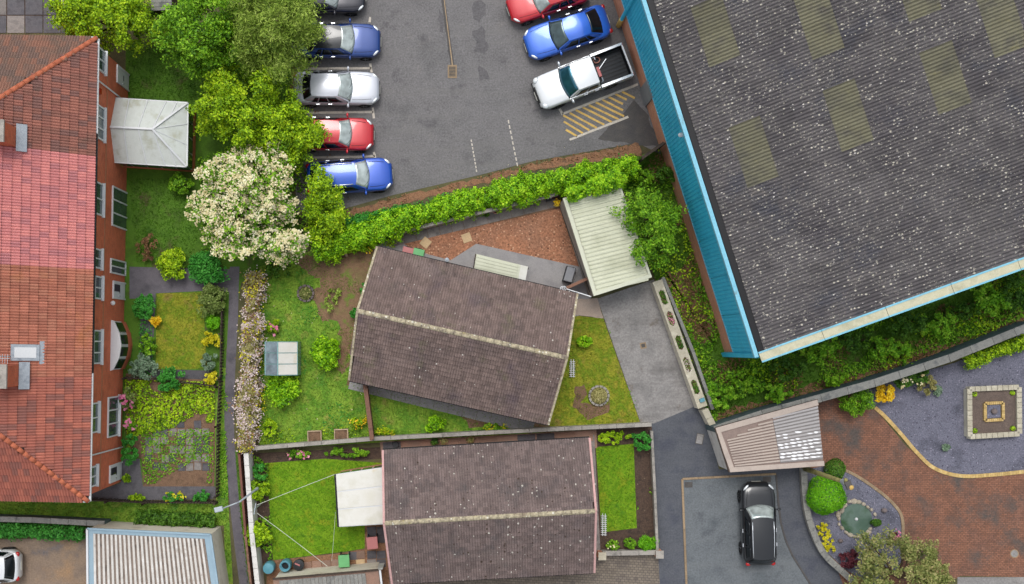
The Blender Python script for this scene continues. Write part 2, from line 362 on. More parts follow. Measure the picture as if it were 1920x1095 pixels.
M['glass_blue'] = glassmat('greenhouse_glass', (168,190,202), .25, .2)
M['poly_white'] = mat('white_sheet', [(214,212,200),(222,221,214),(206,204,190)], .8, rough=.45, fine=.06, blotch=[((206,186,140),.9,.6,.8)])
M['poly_panel'] = mat('polycarbonate', [(198,204,199),(210,216,212),(188,193,184)], 1.2, rough=.3, fine=.1, blotch=[((178,176,150),1.2,.58,.8)])
M['render'] = mat('cream_render', [(214,206,186),(226,220,202),(196,188,170)], 1.0, bump=.2, fine=.25, blotch=[((160,150,134),1.5,.62,.8)])
M['render_white'] = mat('white_render', [(206,203,198),(218,216,211),(186,183,178)], 1.2, bump=.2, fine=.2, blotch=[((150,150,146),1.4,.62,.8)])
M['wall_grey'] = mat('grey_wall', [(150,146,140),(166,162,154),(128,126,122)], 1.2, bump=.25, fine=.35)
M['coping'] = mat('coping', [(140,136,130),(158,153,146),(118,115,110)], 2, bump=.2, fine=.35, rnd=.1)
M['coping_cream'] = mat('cream_coping', [(194,187,168),(178,171,152),(204,198,180)], 2, bump=.2, fine=.25, rnd=.06)
M['coping_grey'] = mat('grey_coping', [(118,119,116),(136,135,130),(98,100,100)], 2, bump=.2, fine=.35, rnd=.1)
M['wall_dark'] = mat('damp_wall', [(66,84,88),(88,104,106),(58,70,74)], 1.4, bump=.25, fine=.3)
M['sheet_green'] = mat('pale_green_sheet', [(196,198,174),(204,206,184),(186,188,164)], .8, rough=.55, fine=.12, rnd=.03)
M['sheet_green_dk'] = mat('pale_green_trim', [(208,210,190),(200,202,182)], 1, rough=.55, fine=.1)
M['sheet_beige'] = mat('beige_sheet', [(176,162,152),(184,170,160),(164,150,142)], .8, rough=.6, fine=.15)
M['sheet_clear'] = mat('clear_sheet', [(166,162,162),(178,174,174)], 1.5, rough=.45, fine=.12)
M['sheet_white'] = mat('white_metal_sheet', [(212,210,206),(198,194,188),(220,218,214)], 1.2, rough=.55, fine=.25, blotch=[((150,140,130),1.6,.6,.75)])
M['trim_blue_grey'] = mat('blue_grey_trim', [(142,168,184),(154,178,192)], 2, rough=.5, fine=.12)
M['white_drip'] = mat('white_paint', [(248,248,250),(236,236,240)], 4, rough=.5, fine=.05)
M['asbestos'] = mat('weathered_sheet', [(86,83,86),(100,97,98),(76,73,78)], .45, rough=.9, bump=.2, rnd=.1, fine=.35, fscale=12,
    specks=[((150,147,140),10.5,.46,(.45,.40)),((206,202,188),6.2,.36,(.6,.44)),((230,228,222),4.6,.22,(1.0,.5)),((240,238,234),2.6,.12,(.4,.42))], blotch=[((72,74,84),.35,.56,.74),((108,104,102),.9,.6,.75)], streak=((70,67,70),.34,2.2,.55))
M['rooflight'] = mat('rooflight_sheet', [(106,104,86),(114,112,94),(94,93,82)], .9, rough=.7, fine=.4, rnd=.12, blotch=[((92,90,84),1.1,.5,.68),((126,122,92),1.7,.6,.72)], specks=[((166,162,140),4.5,.16,None)])
M['clad_blue'] = mat('blue_cladding', [(56,184,224),(66,192,230),(50,172,212)], .8, rough=.5, fine=.14, fscale=6, rnd=.04, blotch=[((74,164,192),.9,.6,.78)])
M['clad_trim'] = mat('pale_blue_trim', [(120,186,210),(132,194,216)], 1, rough=.5, fine=.15, fscale=8, blotch=[((120,150,156),1.4,.6,.75)])
M['verge_cream'] = mat('cream_flashing', [(186,182,152),(196,192,166),(168,166,140)], 1.5, rough=.5, fine=.2)
M['black_gutter'] = mat('black_gutter', [(24,24,28)], rough=.5, fine=.1)
M['wood_brown'] = mat('brown_timber', [(112,82,70),(130,96,80),(92,68,58)], 3, bump=.3, fine=.4, rnd=.12)
M['wood_dark'] = mat('dark_timber', [(58,50,46),(78,66,58),(48,42,40)], 3, bump=.3, fine=.4, rnd=.15)
M['wood_pale'] = mat('weathered_timber', [(168,146,122),(188,166,140),(140,122,104)], 3, bump=.3, fine=.3, rnd=.1)
M['pole_wood'] = mat('mossy_pole', [(126,124,72),(146,140,88),(104,100,62)], 2, bump=.3, fine=.3)
M['metal_grey'] = mat('grey_metal', [(168,178,186),(180,188,194)], 2, rough=.45, metal=.3, fine=.1)
M['iron'] = mat('cast_iron', [(74,72,72),(92,88,84)], 4, rough=.7, fine=.3)
M['rubber'] = mat('tyre_rubber', [(30,30,32)], rough=.8, fine=.1)
M['alloy'] = mat('alloy_rim', [(196,200,206)], rough=.35, metal=.6, fine=.05)
M['black_plastic'] = mat('black_plastic', [(28,29,32)], rough=.5, fine=.1)
M['chrome'] = mat('bright_trim', [(226,230,236)], rough=.25, metal=.7, fine=.02)
M['lamp_clear'] = mat('headlight_lens', [(220,226,230)], rough=.15, metal=.3, spec=.6, fine=.03)
M['lamp_red'] = mat('tail_lens', [(176,24,26)], rough=.2, spec=.6, fine=.03)
M['plate'] = mat('number_plate', [(226,226,216)], rough=.5, fine=.03)
M['plastic_green'] = mat('green_plastic', [(104,172,112),(114,182,122)], 2, rough=.5, fine=.08)
M['plastic_red'] = mat('faded_red_plastic', [(176,112,112),(188,122,120)], 2, rough=.5, fine=.08)
M['plastic_blue'] = mat('teal_plastic', [(84,142,158),(96,154,170)], 2, rough=.5, fine=.08)
M['plastic_black'] = mat('dull_black_plastic', [(50,52,56)], rough=.6, fine=.1)
M['plastic_grey'] = mat('grey_plastic', [(126,128,134),(140,142,146)], 2, rough=.55, fine=.1)
M['terracotta'] = mat('terracotta', [(190,128,110),(206,150,132)], 3, rough=.8, fine=.2)
M['stone'] = mat('rock', [(186,174,150),(160,150,136),(206,196,172)], 2.5, bump=.5, fine=.4, rnd=.15)
M['stone_dark'] = mat('dark_rock', [(104,96,98),(124,112,110)], 2.5, bump=.5, fine=.4, rnd=.1)
M['water'] = mat('pond_water', [(74,96,84),(88,110,98),(56,84,56)], 1.2, rough=.08, spec=.6, fine=.05)
M['brick_yellow'] = mat('yellow_brick', [(206,178,116),(190,160,104),(216,192,136)], 4, bump=.3, fine=.3, rnd=.15)
M['brick_tan'] = mat('tan_edging', [(142,122,98),(158,138,112)], 4, bump=.3, fine=.3, rnd=.15)
M['bark'] = mat('bark', [(84,68,54),(106,88,70)], 5, bump=.5, fine=.4)
M['wire'] = mat('pale_wire', [(206,212,196)], rough=.5, fine=.02)
LF = {}
LF['lime'] = leafmat('leaf_lime', [(36,62,6),(100,140,12),(158,194,20),(194,214,44)], .18, k=1.05)
LF['hedge'] = leafmat('leaf_hedge', [(28,58,2),(92,148,8),(144,196,18),(188,220,50)], .18, k=1.05)
LF['green'] = leafmat('leaf_green', [(34,64,8),(82,132,18),(122,172,28),(160,198,54)], .16, k=1.0)
LF['willow'] = leafmat('leaf_willow', [(58,78,20),(112,140,44),(152,176,72),(178,196,102)], .16, k=1.0)
LF['emerald'] = leafmat('leaf_emerald', [(34,90,30),(56,134,44),(76,158,56),(96,176,72)])
LF['dark'] = leafmat('leaf_dark', [(30,60,14),(56,96,22),(82,126,32),(108,150,46)])
LF['topiary'] = leafmat('leaf_topiary', [(62,120,8),(92,162,14),(116,186,20),(140,200,40)])
LF['dull'] = leafmat('leaf_dull', [(78,98,40),(104,126,56),(128,148,74),(150,164,96)])
LF['yellow'] = leafmat('leaf_yellow', [(150,140,16),(196,188,26),(222,214,40),(236,226,80)])
LF['gold'] = leafmat('leaf_gold', [(196,146,10),(236,188,20),(250,210,40),(252,222,90)])
LF['grey'] = leafmat('leaf_grey_green', [(84,112,84),(112,140,110),(136,160,132),(156,176,150)])
LF['olive'] = leafmat('leaf_olive', [(110,108,60),(146,142,84),(168,162,104),(188,178,126)])
LF['autumn'] = leafmat('leaf_bronze', [(70,88,40),(118,132,66),(156,158,94),(192,180,128)])
LF['maroon'] = leafmat('leaf_maroon', [(74,34,44),(104,48,58),(122,60,66)])
LF['cream'] = leafmat('blossom_cream', [(176,160,104),(214,202,152),(232,224,184),(242,238,212)], .15)
LF['pinkwhite'] = leafmat('blossom_pale_pink', [(182,158,154),(212,194,190),(232,222,218)], .15)
LF['pink'] = leafmat('blossom_pink', [(206,96,140),(226,128,164),(236,168,190)], .2)
LF['weed'] = leafmat('leaf_weed', [(44,88,12),(92,150,24),(130,182,36),(164,196,64)], k=1.0)
LF['brownleaf'] = leafmat('leaf_dry', [(96,70,50),(130,96,66),(152,118,80)], .1)
GR = {}
GR['rich'] = leafmat('blade_rich', [(72,112,10),(98,142,18),(118,158,30)], .3)
GR['mid'] = leafmat('blade_mid', [(78,112,26),(108,142,40),(134,156,60)], .3)
GR['moss'] = leafmat('blade_moss', [(92,108,16),(122,134,28),(150,146,52)], .3)
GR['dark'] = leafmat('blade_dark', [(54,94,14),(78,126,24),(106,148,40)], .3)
# ------------------------------------------------------------------ foliage tools
def leafmesh(name, Pn, Nn, ln, wd, mtl, rng):
    n = len(Pn); t = rng.normal(size=(n, 3)); t -= Nn*np.sum(t*Nn, 1, keepdims=True); t /= np.linalg.norm(t, axis=1, keepdims=True)+1e-9
    b = np.cross(Nn, t); sz = rng.uniform(.45, 1.0, n)**.7*1.3; l = (ln*sz*rng.uniform(.85, 1.15, n))[:, None]; w = (wd*sz*rng.uniform(.75, 1.2, n))[:, None]
    V = np.empty((n, 4, 3)); V[:, 0] = Pn-t*l*.5; V[:, 1] = Pn+b*w*.5+Nn*l*.1; V[:, 2] = Pn+t*l*.5; V[:, 3] = Pn-b*w*.5+Nn*l*.1
    return bigmesh(name, V.reshape(-1, 3), np.arange(4*n).reshape(n, 4), mtl)
def sph(rng, n):
    v = rng.normal(size=(n, 3)); return v/np.linalg.norm(v, axis=1, keepdims=True)
def crown(rng, rx, ry, rz, n, clumps, cr, lump=.25, zmin=-.35, spray=0.0):
    d = sph(rng, clumps*3); d = d[d[:, 2] > zmin][:clumps]; m = len(d)
    ph = rng.uniform(0, 6.28, 6); az = np.arctan2(d[:, 1], d[:, 0])
    mod = 1+lump*(.5*np.sin(2*az+ph[0])+.4*np.sin(3*az+ph[1]+d[:, 2]*2)+.4*np.sin(5*az+ph[2]))
    rr = rng.uniform(.25, 1.0, m)**.5*mod
    C = d*rr[:, None]*np.array([rx-cr*.6, ry-cr*.6, max(.05, rz-cr*.5)]); R = cr*rng.uniform(.55, 1.25, m)
    ax = d+rng.normal(size=(m, 3))*.5; ax[:, 2] *= .35; ax /= np.linalg.norm(ax, axis=1, keepdims=True)+1e-9
    i = rng.integers(0, m, n); dd = sph(rng, n); dd[:, 2] = np.where(rng.random(n) < .6, np.abs(dd[:, 2]), dd[:, 2])
    Pt = C[i]+dd*(R[i]*rng.uniform(.2, 1.0, n)**.5)[:, None]*np.array([1, 1, .75])
    Pt += ax[i]*(R[i]*spray*rng.uniform(-.5, 1.0, n))[:, None]
    N = dd*.6+np.array([0, 0, .45])+rng.normal(size=(n, 3))*.6; N /= np.linalg.norm(N, axis=1, keepdims=True)
    return Pt, N, C, R
def link(name, me, parent=None, w=False):
    o = bpy.data.objects.new(name, me); COL.objects.link(o)
    if parent is not None: adopt(o, parent, w)
    return o
def plant(name, label, cat, px, py, rpx, h, style, n, leaf=(.16, .1), ry=None, clumps=None, cr=None, group=None, stems=4, flower=None,
          lump=.2, ball=False, z0=0.0, trunk=None, rz=0.0, seed=None, spray=0.0):
    rng = np.random.default_rng(seed if seed is not None else int(px*7+py*13) % 99991)
    zc = z0+h*.55; c = P(px, py, zc); sc = (H-zc)/F
    rx = rpx*sc; ryy = (ry or rpx)*sc
    o = T(name, label, cat, (c.x, c.y, z0), rz, group)
    tr = trunk or max(.02, rx*.035)
    mb = MB()
    if ball:
        d = sph(rng, n); d[:, 2] = np.where(d[:, 2] < -.5, -d[:, 2], d[:, 2]); hz = h*.5
        ph = rng.uniform(0, 6.28, 4); az = np.arctan2(d[:, 1], d[:, 0])
        mod = 1+.05*np.sin(3*az+ph[0]+2*d[:, 2])+.04*np.sin(5*az+ph[1])
        Pt = d*np.array([rx, ryy, hz])*(mod*rng.uniform(.86, 1.0, n))[:, None]+np.array([0, 0, h*.5])
        N = d+rng.normal(size=(n, 3))*.45; N /= np.linalg.norm(N, axis=1, keepdims=True); C = Pt[:6]*.5; C[:, 2] = h*.5
    else:
        hz = h*.5; cl = clumps or max(26, int(n/40)); crr = cr or max(.1, min(rx, ryy)*.24)
        Pt, N, C, R = crown(rng, rx, ryy, hz, n, cl, crr, lump, -.35, spray); Pt[:, 2] += h*.52; C[:, 2] += h*.52
        Pt[:, 2] = np.maximum(Pt[:, 2], .03)
    mb.tube([(0, 0, 0), (rng.normal()*.05*h, rng.normal()*.05*h, h*.25), (rng.normal()*.06*h, rng.normal()*.06*h, h*.5)], [tr*1.4, tr, tr*.75], 7)
    top = Vector(mb.v[-1])
    for k in range(stems):
        q = C[k*len(C)//max(1, stems)]; a = Vector((0, 0, h*rng.uniform(.15, .42)))
        mid = a.lerp(Vector(q), .5)+Vector((rng.normal()*.08*rx, rng.normal()*.08*rx, .04*h))
        mb.tube([a, mid, Vector(q)*.95], [tr*.7, tr*.5, tr*.22], 6)
    mb.build('trunk' if cat == 'tree' else 'stem', M['bark'], o, w=False, smooth=True)
    link('crown' if cat == 'tree' else 'foliage', leafmesh(name, Pt, N, leaf[0], leaf[1], LF[style], rng), o)
    if flower:
        fs, nf, fl = flower; i = np.argsort(Pt[:, 2]+.25*rng.normal(size=len(Pt))*h)[-int(len(Pt)*.75):]
        i = rng.choice(rng.choice(i, max(8, nf//9)), nf)
        up = np.array([0, 0, 1.0]); Nf = N[i]*.5+up; Nf /= np.linalg.norm(Nf, axis=1, keepdims=True)
        link('blossom', leafmesh(name+'_blossom', Pt[i]+np.array([0, 0, .06])+rng.normal(size=(nf, 3))*np.array([.085,.085,.03]), Nf, fl, fl*.85, LF[fs], rng), o)
    return o
def scatter(poly, dens, rng):
    a = np.array([(p[0], p[1]) for p in poly]); lo, hi = a.min(0), a.max(0); n = int(np.prod(hi-lo)*dens)
    X = rng.uniform(lo[0], hi[0], n); Y = rng.uniform(lo[1], hi[1], n); k = inpoly(X, Y, poly); return X[k], Y[k]
def fnoise(X, Y, s, seed):
    r = np.random.default_rng(seed); v = np.zeros(len(X))
    for k in range(7):
        a = r.uniform(0, 6.28); f = s*r.uniform(.5, 2.2); v += np.sin((X*np.cos(a)+Y*np.sin(a))*f+r.uniform(0, 6.28))
    return v/7*1.6
def grass(label, polypx, style, dens=90, h=.07, z=.015, seed=1, avoid=(), thin=None, cat='grass', name='grass'):
    rng = np.random.default_rng(seed); poly = PL(polypx); X, Y = scatter(poly, dens, rng)
    for av in avoid: k = ~inpoly(X, Y, PL(av)); X, Y = X[k], Y[k]
    if thin is not None: k = fnoise(X, Y, 1.5, seed) > thin; X, Y = X[k], Y[k]
    n = len(X); a = rng.uniform(0, 6.28, n); w = rng.uniform(.015, .035, n); hh = h*rng.uniform(.5, 1.3, n); ln = hh*rng.uniform(.5, 1.6, n); b = rng.uniform(0, 6.28, n)
    V = np.empty((n, 3, 3)); V[:, 0] = np.c_[X+np.cos(a)*w, Y+np.sin(a)*w, np.full(n, z)]; V[:, 1] = np.c_[X-np.cos(a)*w, Y-np.sin(a)*w, np.full(n, z)]
    V[:, 2] = np.c_[X+np.cos(b)*ln, Y+np.sin(b)*ln, z+hh]
    o = link(name, bigmesh(name, V.reshape(-1, 3), np.arange(3*n).reshape(n, 3), GR[style])); o["kind"] = "stuff"; tag(o, label, cat); return o
def weeds(label, polypx, styles, dens, h, leaf=(.16, .09), seed=1, avoid=(), thin=None, cat='ground cover', name='ground_cover', group=None):
    rng = np.random.default_rng(seed); poly = PL(polypx); X, Y = scatter(poly, dens, rng)
    for av in avoid: k = ~inpoly(X, Y, PL(av)); X, Y = X[k], Y[k]
    f = fnoise(X, Y, 1.3, seed+3)
    if thin is not None: k = f > thin; X, Y, f = X[k], Y[k], f[k]
    n = len(X); Z = .03+h*np.clip(.45+.5*f, .08, 1.2)*rng.uniform(.3, 1, n)**.5
    N = np.array([0, 0, .8])+rng.normal(size=(n, 3))*.5; N /= np.linalg.norm(N, axis=1, keepdims=True)
    o = link(name, leafmesh(name, np.c_[X, Y, Z], N, leaf[0], leaf[1], LF[styles], rng)); o["kind"] = "stuff"; tag(o, label, cat); return o

# ------------------------------------------------------------------ the setting: ground, roads, paths, lawns
def land(name, polypx, z, m, label=None, jg=None, parent=None):
    poly = PL(polypx)
    if jg: poly = jag(poly, *jg)
    mb = MB().sheet(poly, z)
    if parent is not None: return mb.build(name, m, parent)
    return structure(name, mb, m, label)
g = MB().sheet([(-700, -700), (700, -700), (700, 700), (-700, 700)], 0.0); structure('ground', g, M['ground'])
cp = land('car_park', [(545,-60),(1135,-60),(1160,20),(1240,290),(1195,268),(1000,302),(900,328),(740,365),(650,390),(556,398),(548,200)], .012, M['asphalt'], 'worn grey tarmac car park')
land('leaf_litter_edge', [(640,398),(745,370),(900,334),(1005,306),(1198,268),(1205,292),(1000,318),(905,344),(745,386),(640,420)], .017, M['litter'], None, (.25,.09,3), cp)
land('leaf_litter_edge', [(546,120),(560,122),(560,215),(545,300)], .017, M['litter'], None, (.25,.07,4), cp)
land('oily_strip', [(1120,262),(1190,190),(1216,215),(1236,278),(1198,270)], .0165, M['tar'], None, (.3,.1,5), cp)
land('repair_strip', [(824,-20),(832,-20),(852,125),(845,126)], .016, M['tar'], None, (.4,.02,6), cp)
land('repair_strip', [(829.5,-20),(831.5,-20),(849,122),(847.5,123)], .0195, M['brick_tan'], None, (.4,.01,7), cp).name = 'faded_seam'
g = T('drain_grate', 'square iron drain grate in the open middle of the car park', 'drain', P(848,134,.012))
MB().box(P(848,134,.02),(.5,.72,.03)).build('frame', M['brick_tan'], g)
for i in range(7): MB().box(P(848,134,.04)+Vector((0,-.24+.08*i,0)),(.36,.045,.02)).build('grate_bar', M['iron'], g)
def line(pts, w, m, parent, name='parking_line', z=.021):
    a, b = P(*pts[0]), P(*pts[1]); d = (b-a).normalized(); u = Vector((-d.y, d.x, 0))*w/2
    n = max(2, int((b-a).length/.25)); r = random.Random(int(pts[0][0]+pts[0][1]))
    A = [a.lerp(b, i/n)+u*r.uniform(.8,1.08) for i in range(n+1)]; B = [a.lerp(b, i/n)-u*r.uniform(.8,1.08) for i in range(n+1)]
    return MB().sheet(A+B[::-1], z).build(name, m, parent)
for a, b in [((554,129),(696,128)),((554,212),(700,210)),((568,296),(703,293))]: line((a, b), .13, M['line_white'], cp)
for a, b in [((694,32),(693,42)),((694,119),(697,136)),((699,202),(701,222)),((701,285),(704,300))]: line((a, b), .13, M['line_white'], cp)
line(((1054,214),(1196,158)), .14, M['line_white'], cp); line(((1049,204),(1055,215)), .14, M['line_white'], cp); line(((1068,262),(1178,219)), .13, M['line_white'], cp)
def hatch(t0, a, b): line((a, b), .12, M['line_yellow'], cp, 'hatch_stripe')
for a, b in [((1061,243),(1082,256)),((1057,228),(1093,250)),((1056,216),(1105,244)),((1068,212),(1119,240)),((1079,206),(1133,234)),((1092,201),(1147,229)),((1104,197),(1160,224)),((1117,192),(1170,218)),((1129,187),(1168,207)),((1141,182),(1168,195)),((1153,176),(1175,187)),((1166,172),(1190,184))]:
    hatch(0, a, b)
for i in range(9):
    line(((884.5+i*1.2-1, 262+i*7),(885.2+i*1.2-1, 266.5+i*7)), .07, M['line_white'], cp, 'dashed_line')
    line(((953+i*2, 225+i*10),(954.2+i*2, 231.5+i*10)), .07, M['line_white'], cp, 'dashed_line')

# rough strip beside the warehouse
BANK = [(1160,300),(1245,280),(1290,430),(1372,655),(1440,668),(1930,492),(1930,614),(1740,690),(1540,745),(1340,800),(1318,752),(1226,516),(1166,345)]
rb = land('rough_bank', BANK, .006, M['grass_dark'], 'rough overgrown bank beside the warehouse')
land('bare_strip', [(1342,796),(1440,765),(1540,735),(1640,706),(1780,658),(1930,600),(1930,588),(1780,644),(1640,690),(1540,716),(1440,750),(1345,770)], .0105, M['litter'], None, (.3,.16,14), rb)
land('bare_strip', [(1240,505),(1290,500),(1330,600),(1345,650),(1310,640),(1280,600)], .0105, M['litter'], None, (.3,.2,15), rb)
for i, pl_ in enumerate(([(885,5),(905,2),(912,30),(895,42),(884,25)],[(888,60),(905,50),(915,80),(910,105),(892,95)],[(892,128),(910,125),(915,148),(900,155)],[(820,20),(830,30),(834,62),(824,50)])): land('oil_stain', pl_, .0175+.0004*i, M['asphalt_stain'], None, (.22,.12,20+i), cp)
# central plot
lw = land('lawn', [(486,500),(600,465),(720,455),(700,720),(1030,800),(1035,812),(486,842)], .010, M['grass_mid'], 'uneven back lawn of the middle bungalow')
land('bare_soil', [(560,478),(620,470),(712,450),(700,520),(672,620),(650,700),(632,690),(640,610),(600,600),(588,560),(600,520),(560,500)], .015, M['soil_patchy'], None, (.18,.2,9), lw)
land('bare_soil', [(845,745),(900,765),(960,795),(930,806),(880,800)], .0155, M['soil'], None, (.3,.1,10), lw)
fl = land('lawn', [(1060,590),(1131,597),(1200,792),(1030,806),(1020,700)], .0115, M['grass_moss'], 'mossy front lawn of the middle bungalow beside the drive')
land('bare_soil', [(1078,725),(1098,720),(1100,740),(1090,755),(1120,762),(1146,752),(1140,775),(1100,785),(1074,760)], .0155, M['soil'], None, (.25,.09,12), fl)
PATIO = [(700,462),(740,446),(770,465),(845,488),(893,457),(1000,481),(1087,500),(1110,556),(1085,592),(1040,600),(900,600),(720,520)]
land('patio', PATIO, .014, M['patio'], 'grey concrete patio behind the middle bungalow')
land('gravel_bed', [(750,452),(880,424),(1048,386),(1086,500),(1000,481),(893,457),(845,488),(800,476),(768,464)], .018, M['gravel'], 'orange gravel bed under the hedge wall')
DRIVE = [(1120,560),(1226,524),(1302,762),(1226,794),(1201,793)]
dv = land('driveway', DRIVE, .020, M['concrete'], 'stained grey concrete driveway'); 
land('apron', [(1078,562),(1120,558),(1131,597),(1078,591)], .0165, M['concrete_warm'], 'buff concrete apron at the bungalow corner', (.3,.03,13))
g = T('drain_cover', 'small rusty drain cover in the concrete driveway', 'drain', P(1206,648,.02))
MB().box(P(1206,648,.026),(.34,.34,.014),.2).build('frame', M['brick_tan'], g); MB().box(P(1206,648,.036),(.2,.2,.012),.2).build('plate', M['iron'], g)
# paved path along the hedge wall and behind the house: separate flags
def flags(parent, a, b, width, n, m, gap=.012, z=.03, jit=.0, name='paving_slab'):
    a, b = Vector(a), Vector(b); d = (b-a); L = d.length; d.normalize(); u = Vector((-d.y, d.x, 0)); ang = math.atan2(d.y, d.x); r = random.Random(n)
    me = bev_box((L/n-gap, width-gap, .04), m)
    for i in range(n):
        o = bpy.data.objects.new(name, me); COL.objects.link(o); p = a+d*(L*(i+.5)/n)
        o.location = (p.x, p.y, z-.02+r.uniform(-.004,.004)); o.rotation_euler = (r.uniform(-.006,.006), r.uniform(-.006,.006), ang+r.uniform(-.008,.008)); o.parent = parent
_bb = {}
def bev_box(d, m):
    key = (tuple(round(x,3) for x in d), m.name)
    if key not in _bb:
        x, y, z = d[0]/2, d[1]/2, d[2]/2; e = min(.012, z*.5)
        mb = MB(); mb.add([(sx*(x-(e if k else 0)), sy*(y-(e if k else 0)), zz) for k, zz in ((0,-z),(0,z-e),(1,z)) for sx, sy in ((-1,-1),(1,-1),(1,1),(-1,1))],
            [(3,2,1,0)]+[(k*4+i, k*4+(i+1)%4, k*4+4+(i+1)%4, k*4+4+i) for k in (0,1) for i in range(4)]+[(8,9,10,11)])
        _bb[key] = mb.mesh('block', m)
    return _bb[key]
pw = land('path', [(722,462),(735,444),(1045,368),(1052,390),(880,428),(760,456)], .0215, M['soil'], 'grey flagged path along the hedge wall')
flags(pw, P(735,454,0), P(1048,378,0), .52, 14, M['flag'])
pw = land('path', [(652,708),(1035,800),(1032,814),(960,800),(650,722)], .0165, M['soil'], 'grey flagged strip along the south eaves of the bungalow')
flags(pw, P(655,719,0), P(1000,803,0), .62, 13, M['patio'])
for px, py, a in ((798,455,.9),(875,446,.35)):
    o = bpy.data.objects.new('stepping_slab', bev_box((.5,.5,.05), M['flag_buff'])); COL.objects.link(o); p = P(px,py,.03); o.location = p; o.rotation_euler[2] = a
    tag(o, 'buff square stepping slab in the orange gravel, %s of the two' % ('left' if px < 830 else 'right'), 'paving slab')
# shared drive / road at lower right
RD = [(1218,790),(1300,756),(1322,766),(1348,880),(1520,876),(1512,920),(1516,975),(1545,1040),(1585,1075),(1600,1150),(1230,1150),(1228,1000)]
rd = land('road', RD, .008, M['asphalt_dark'], 'dark tarmac shared drive')
land('road_patch', [(1280,899),(1455,890),(1460,940),(1466,985),(1482,1035),(1515,1085),(1545,1150),(1288,1150)], .013, M['asphalt_patch'], None, None, rd)
def kerbs(pts, w, h, m, parent, step=.9, name='kerb_stone', gap=.015, z=0.0):
    pts = [P(*p) for p in pts]; i = 0; seg = []; acc = [pts[0]]; d = 0
    L = [0]
    for a, b in zip(pts, pts[1:]): L.append(L[-1]+(b-a).length)
    def at(s):
        s = min(max(s, 0), L[-1]-1e-6); j = max(k for k in range(len(L)) if L[k] <= s); j = min(j, len(pts)-2)
        return pts[j].lerp(pts[j+1], (s-L[j])/max(1e-6, L[j+1]-L[j]))
    n = max(1, int(round(L[-1]/step))); st = L[-1]/n; me = bev_box((st-gap, w, h), m); out = []
    for k in range(n):
        a, b = at(k*st), at((k+1)*st); c = (a+b)/2
        o = bpy.data.objects.new(name, me); COL.objects.link(o); o.location = (c.x, c.y, z+h/2)
        o.rotation_euler[2] = math.atan2(b.y-a.y, b.x-a.x); o.parent = parent
        if parent is not None and parent.parent is None: o.matrix_parent_inverse = parent.matrix_basis.inverted()
        out.append(o)
    return out
KR = smooth_line([(1455,889),(1459,940),(1465,985),(1482,1035),(1515,1088),(1550,1150)])
kerbs([(1279,898),(1455,888.5)], .12, .06, M['brick_tan'], rd); kerbs([(1279,898),(1283,1000),(1289,1150)], .12, .06, M['brick_tan'], rd); kerbs(KR, .1, .05, M['tar'], rd)
for px, py, lb in ((1291,909,'iron drain grate at the top left corner of the tarmac patch'),(1438,899,'iron drain grate at the kerb beside the black car')):
    g = T('drain_grate', lb, 'drain', P(px,py,.013)); MB().box(P(px,py,.016),(.44,.3,.012)).build('frame', M['tar'], g)
    for i in range(6): MB().box(P(px,py,.026)+Vector((-.17+.068*i,0,0)),(.04,.26,.014)).build('grate_bar', M['iron'], g)
g = T('inspection_cover', 'grey rectangular inspection cover in the dark tarmac by the garage', 'manhole', P(1312,823,.01))
MB().box(P(1312,823,.013),(.42,.6,.014),-.2).build('frame', M['iron'], g); MB().box(P(1312,823,.022),(.34,.52,.012),-.2).build('cover', M['concrete'], g)
# block paving and slate beds at the right
BP = [(1530,752),(1600,735),(1640,765),(1700,838),(1780,892),(1940,888),(1940,1082),(1800,1080),(1690,1150),(1600,1150),(1560,1040),(1520,876),(1545,872)]
bp = land('block_paving', BP, .010, M['block_red'], 'red and brown block paved forecourt')
land('concrete_strip', [(1795,1082),(1940,1082),(1940,1150),(1795,1150)], .012, M['concrete'], 'pale concrete strip in the bottom right corner')
EDG = smooth_line([(1640,764),(1660,782),(1690,815),(1720,850),(1752,878),(1800,892),(1860,890),(1940,882)])
sb = land('slate_bed', EDG+[(1940,612),(1790,680),(1700,705),(1600,742)], .016, M['slate'], 'purple grey slate chipping bed beside the back wall')
ISL = [(1512,880),(1513,925),(1520,975),(1545,1030),(1585,1068),(1640,1100),(1690,1060),(1690,972),(1675,945),(1640,915),(1590,884),(1545,874)]
land('slate_bed', ISL, .016, M['slate'], 'purple grey slate island with the round pond')
def edging_bricks(label, pts, m, w=.2, parent=None):
    mb = MB(); q = [P(*p) for p in pts]; r = random.Random(3)
    for a, b in zip(q, q[1:]):
        n = max(1, int((b-a).length/.11)); ang = math.atan2((b-a).y, (b-a).x)
        for i in range(n):
            c = a.lerp(b, (i+.5)/n); mb.box((c.x, c.y, .035+r.uniform(-.006,.006)), ((b-a).length/n-.012, w, .07), ang)
    o = mb.build('brick_edging', m, parent); o["kind"] = "stuff"; return o
edging_bricks('', EDG, M['brick_yellow'], .2, bp)
edging_bricks('', smooth_line([(1545,874),(1590,884),(1640,915),(1675,945),(1691,972),(1692,1020)]), M['brick_tan'], .16, bp)
g = T('manhole_cover', 'round grey manhole cover in the block paving', 'manhole', P(1902,1038,.01)); MB().lathe(P(1902,1038,.01),[(.24,0),(.24,.012)],20).build('frame', M['brick_tan'], g); MB().lathe(P(1902,1038,.02),[(.19,0),(.19,.012)],20).build('cover', M['concrete'], g)
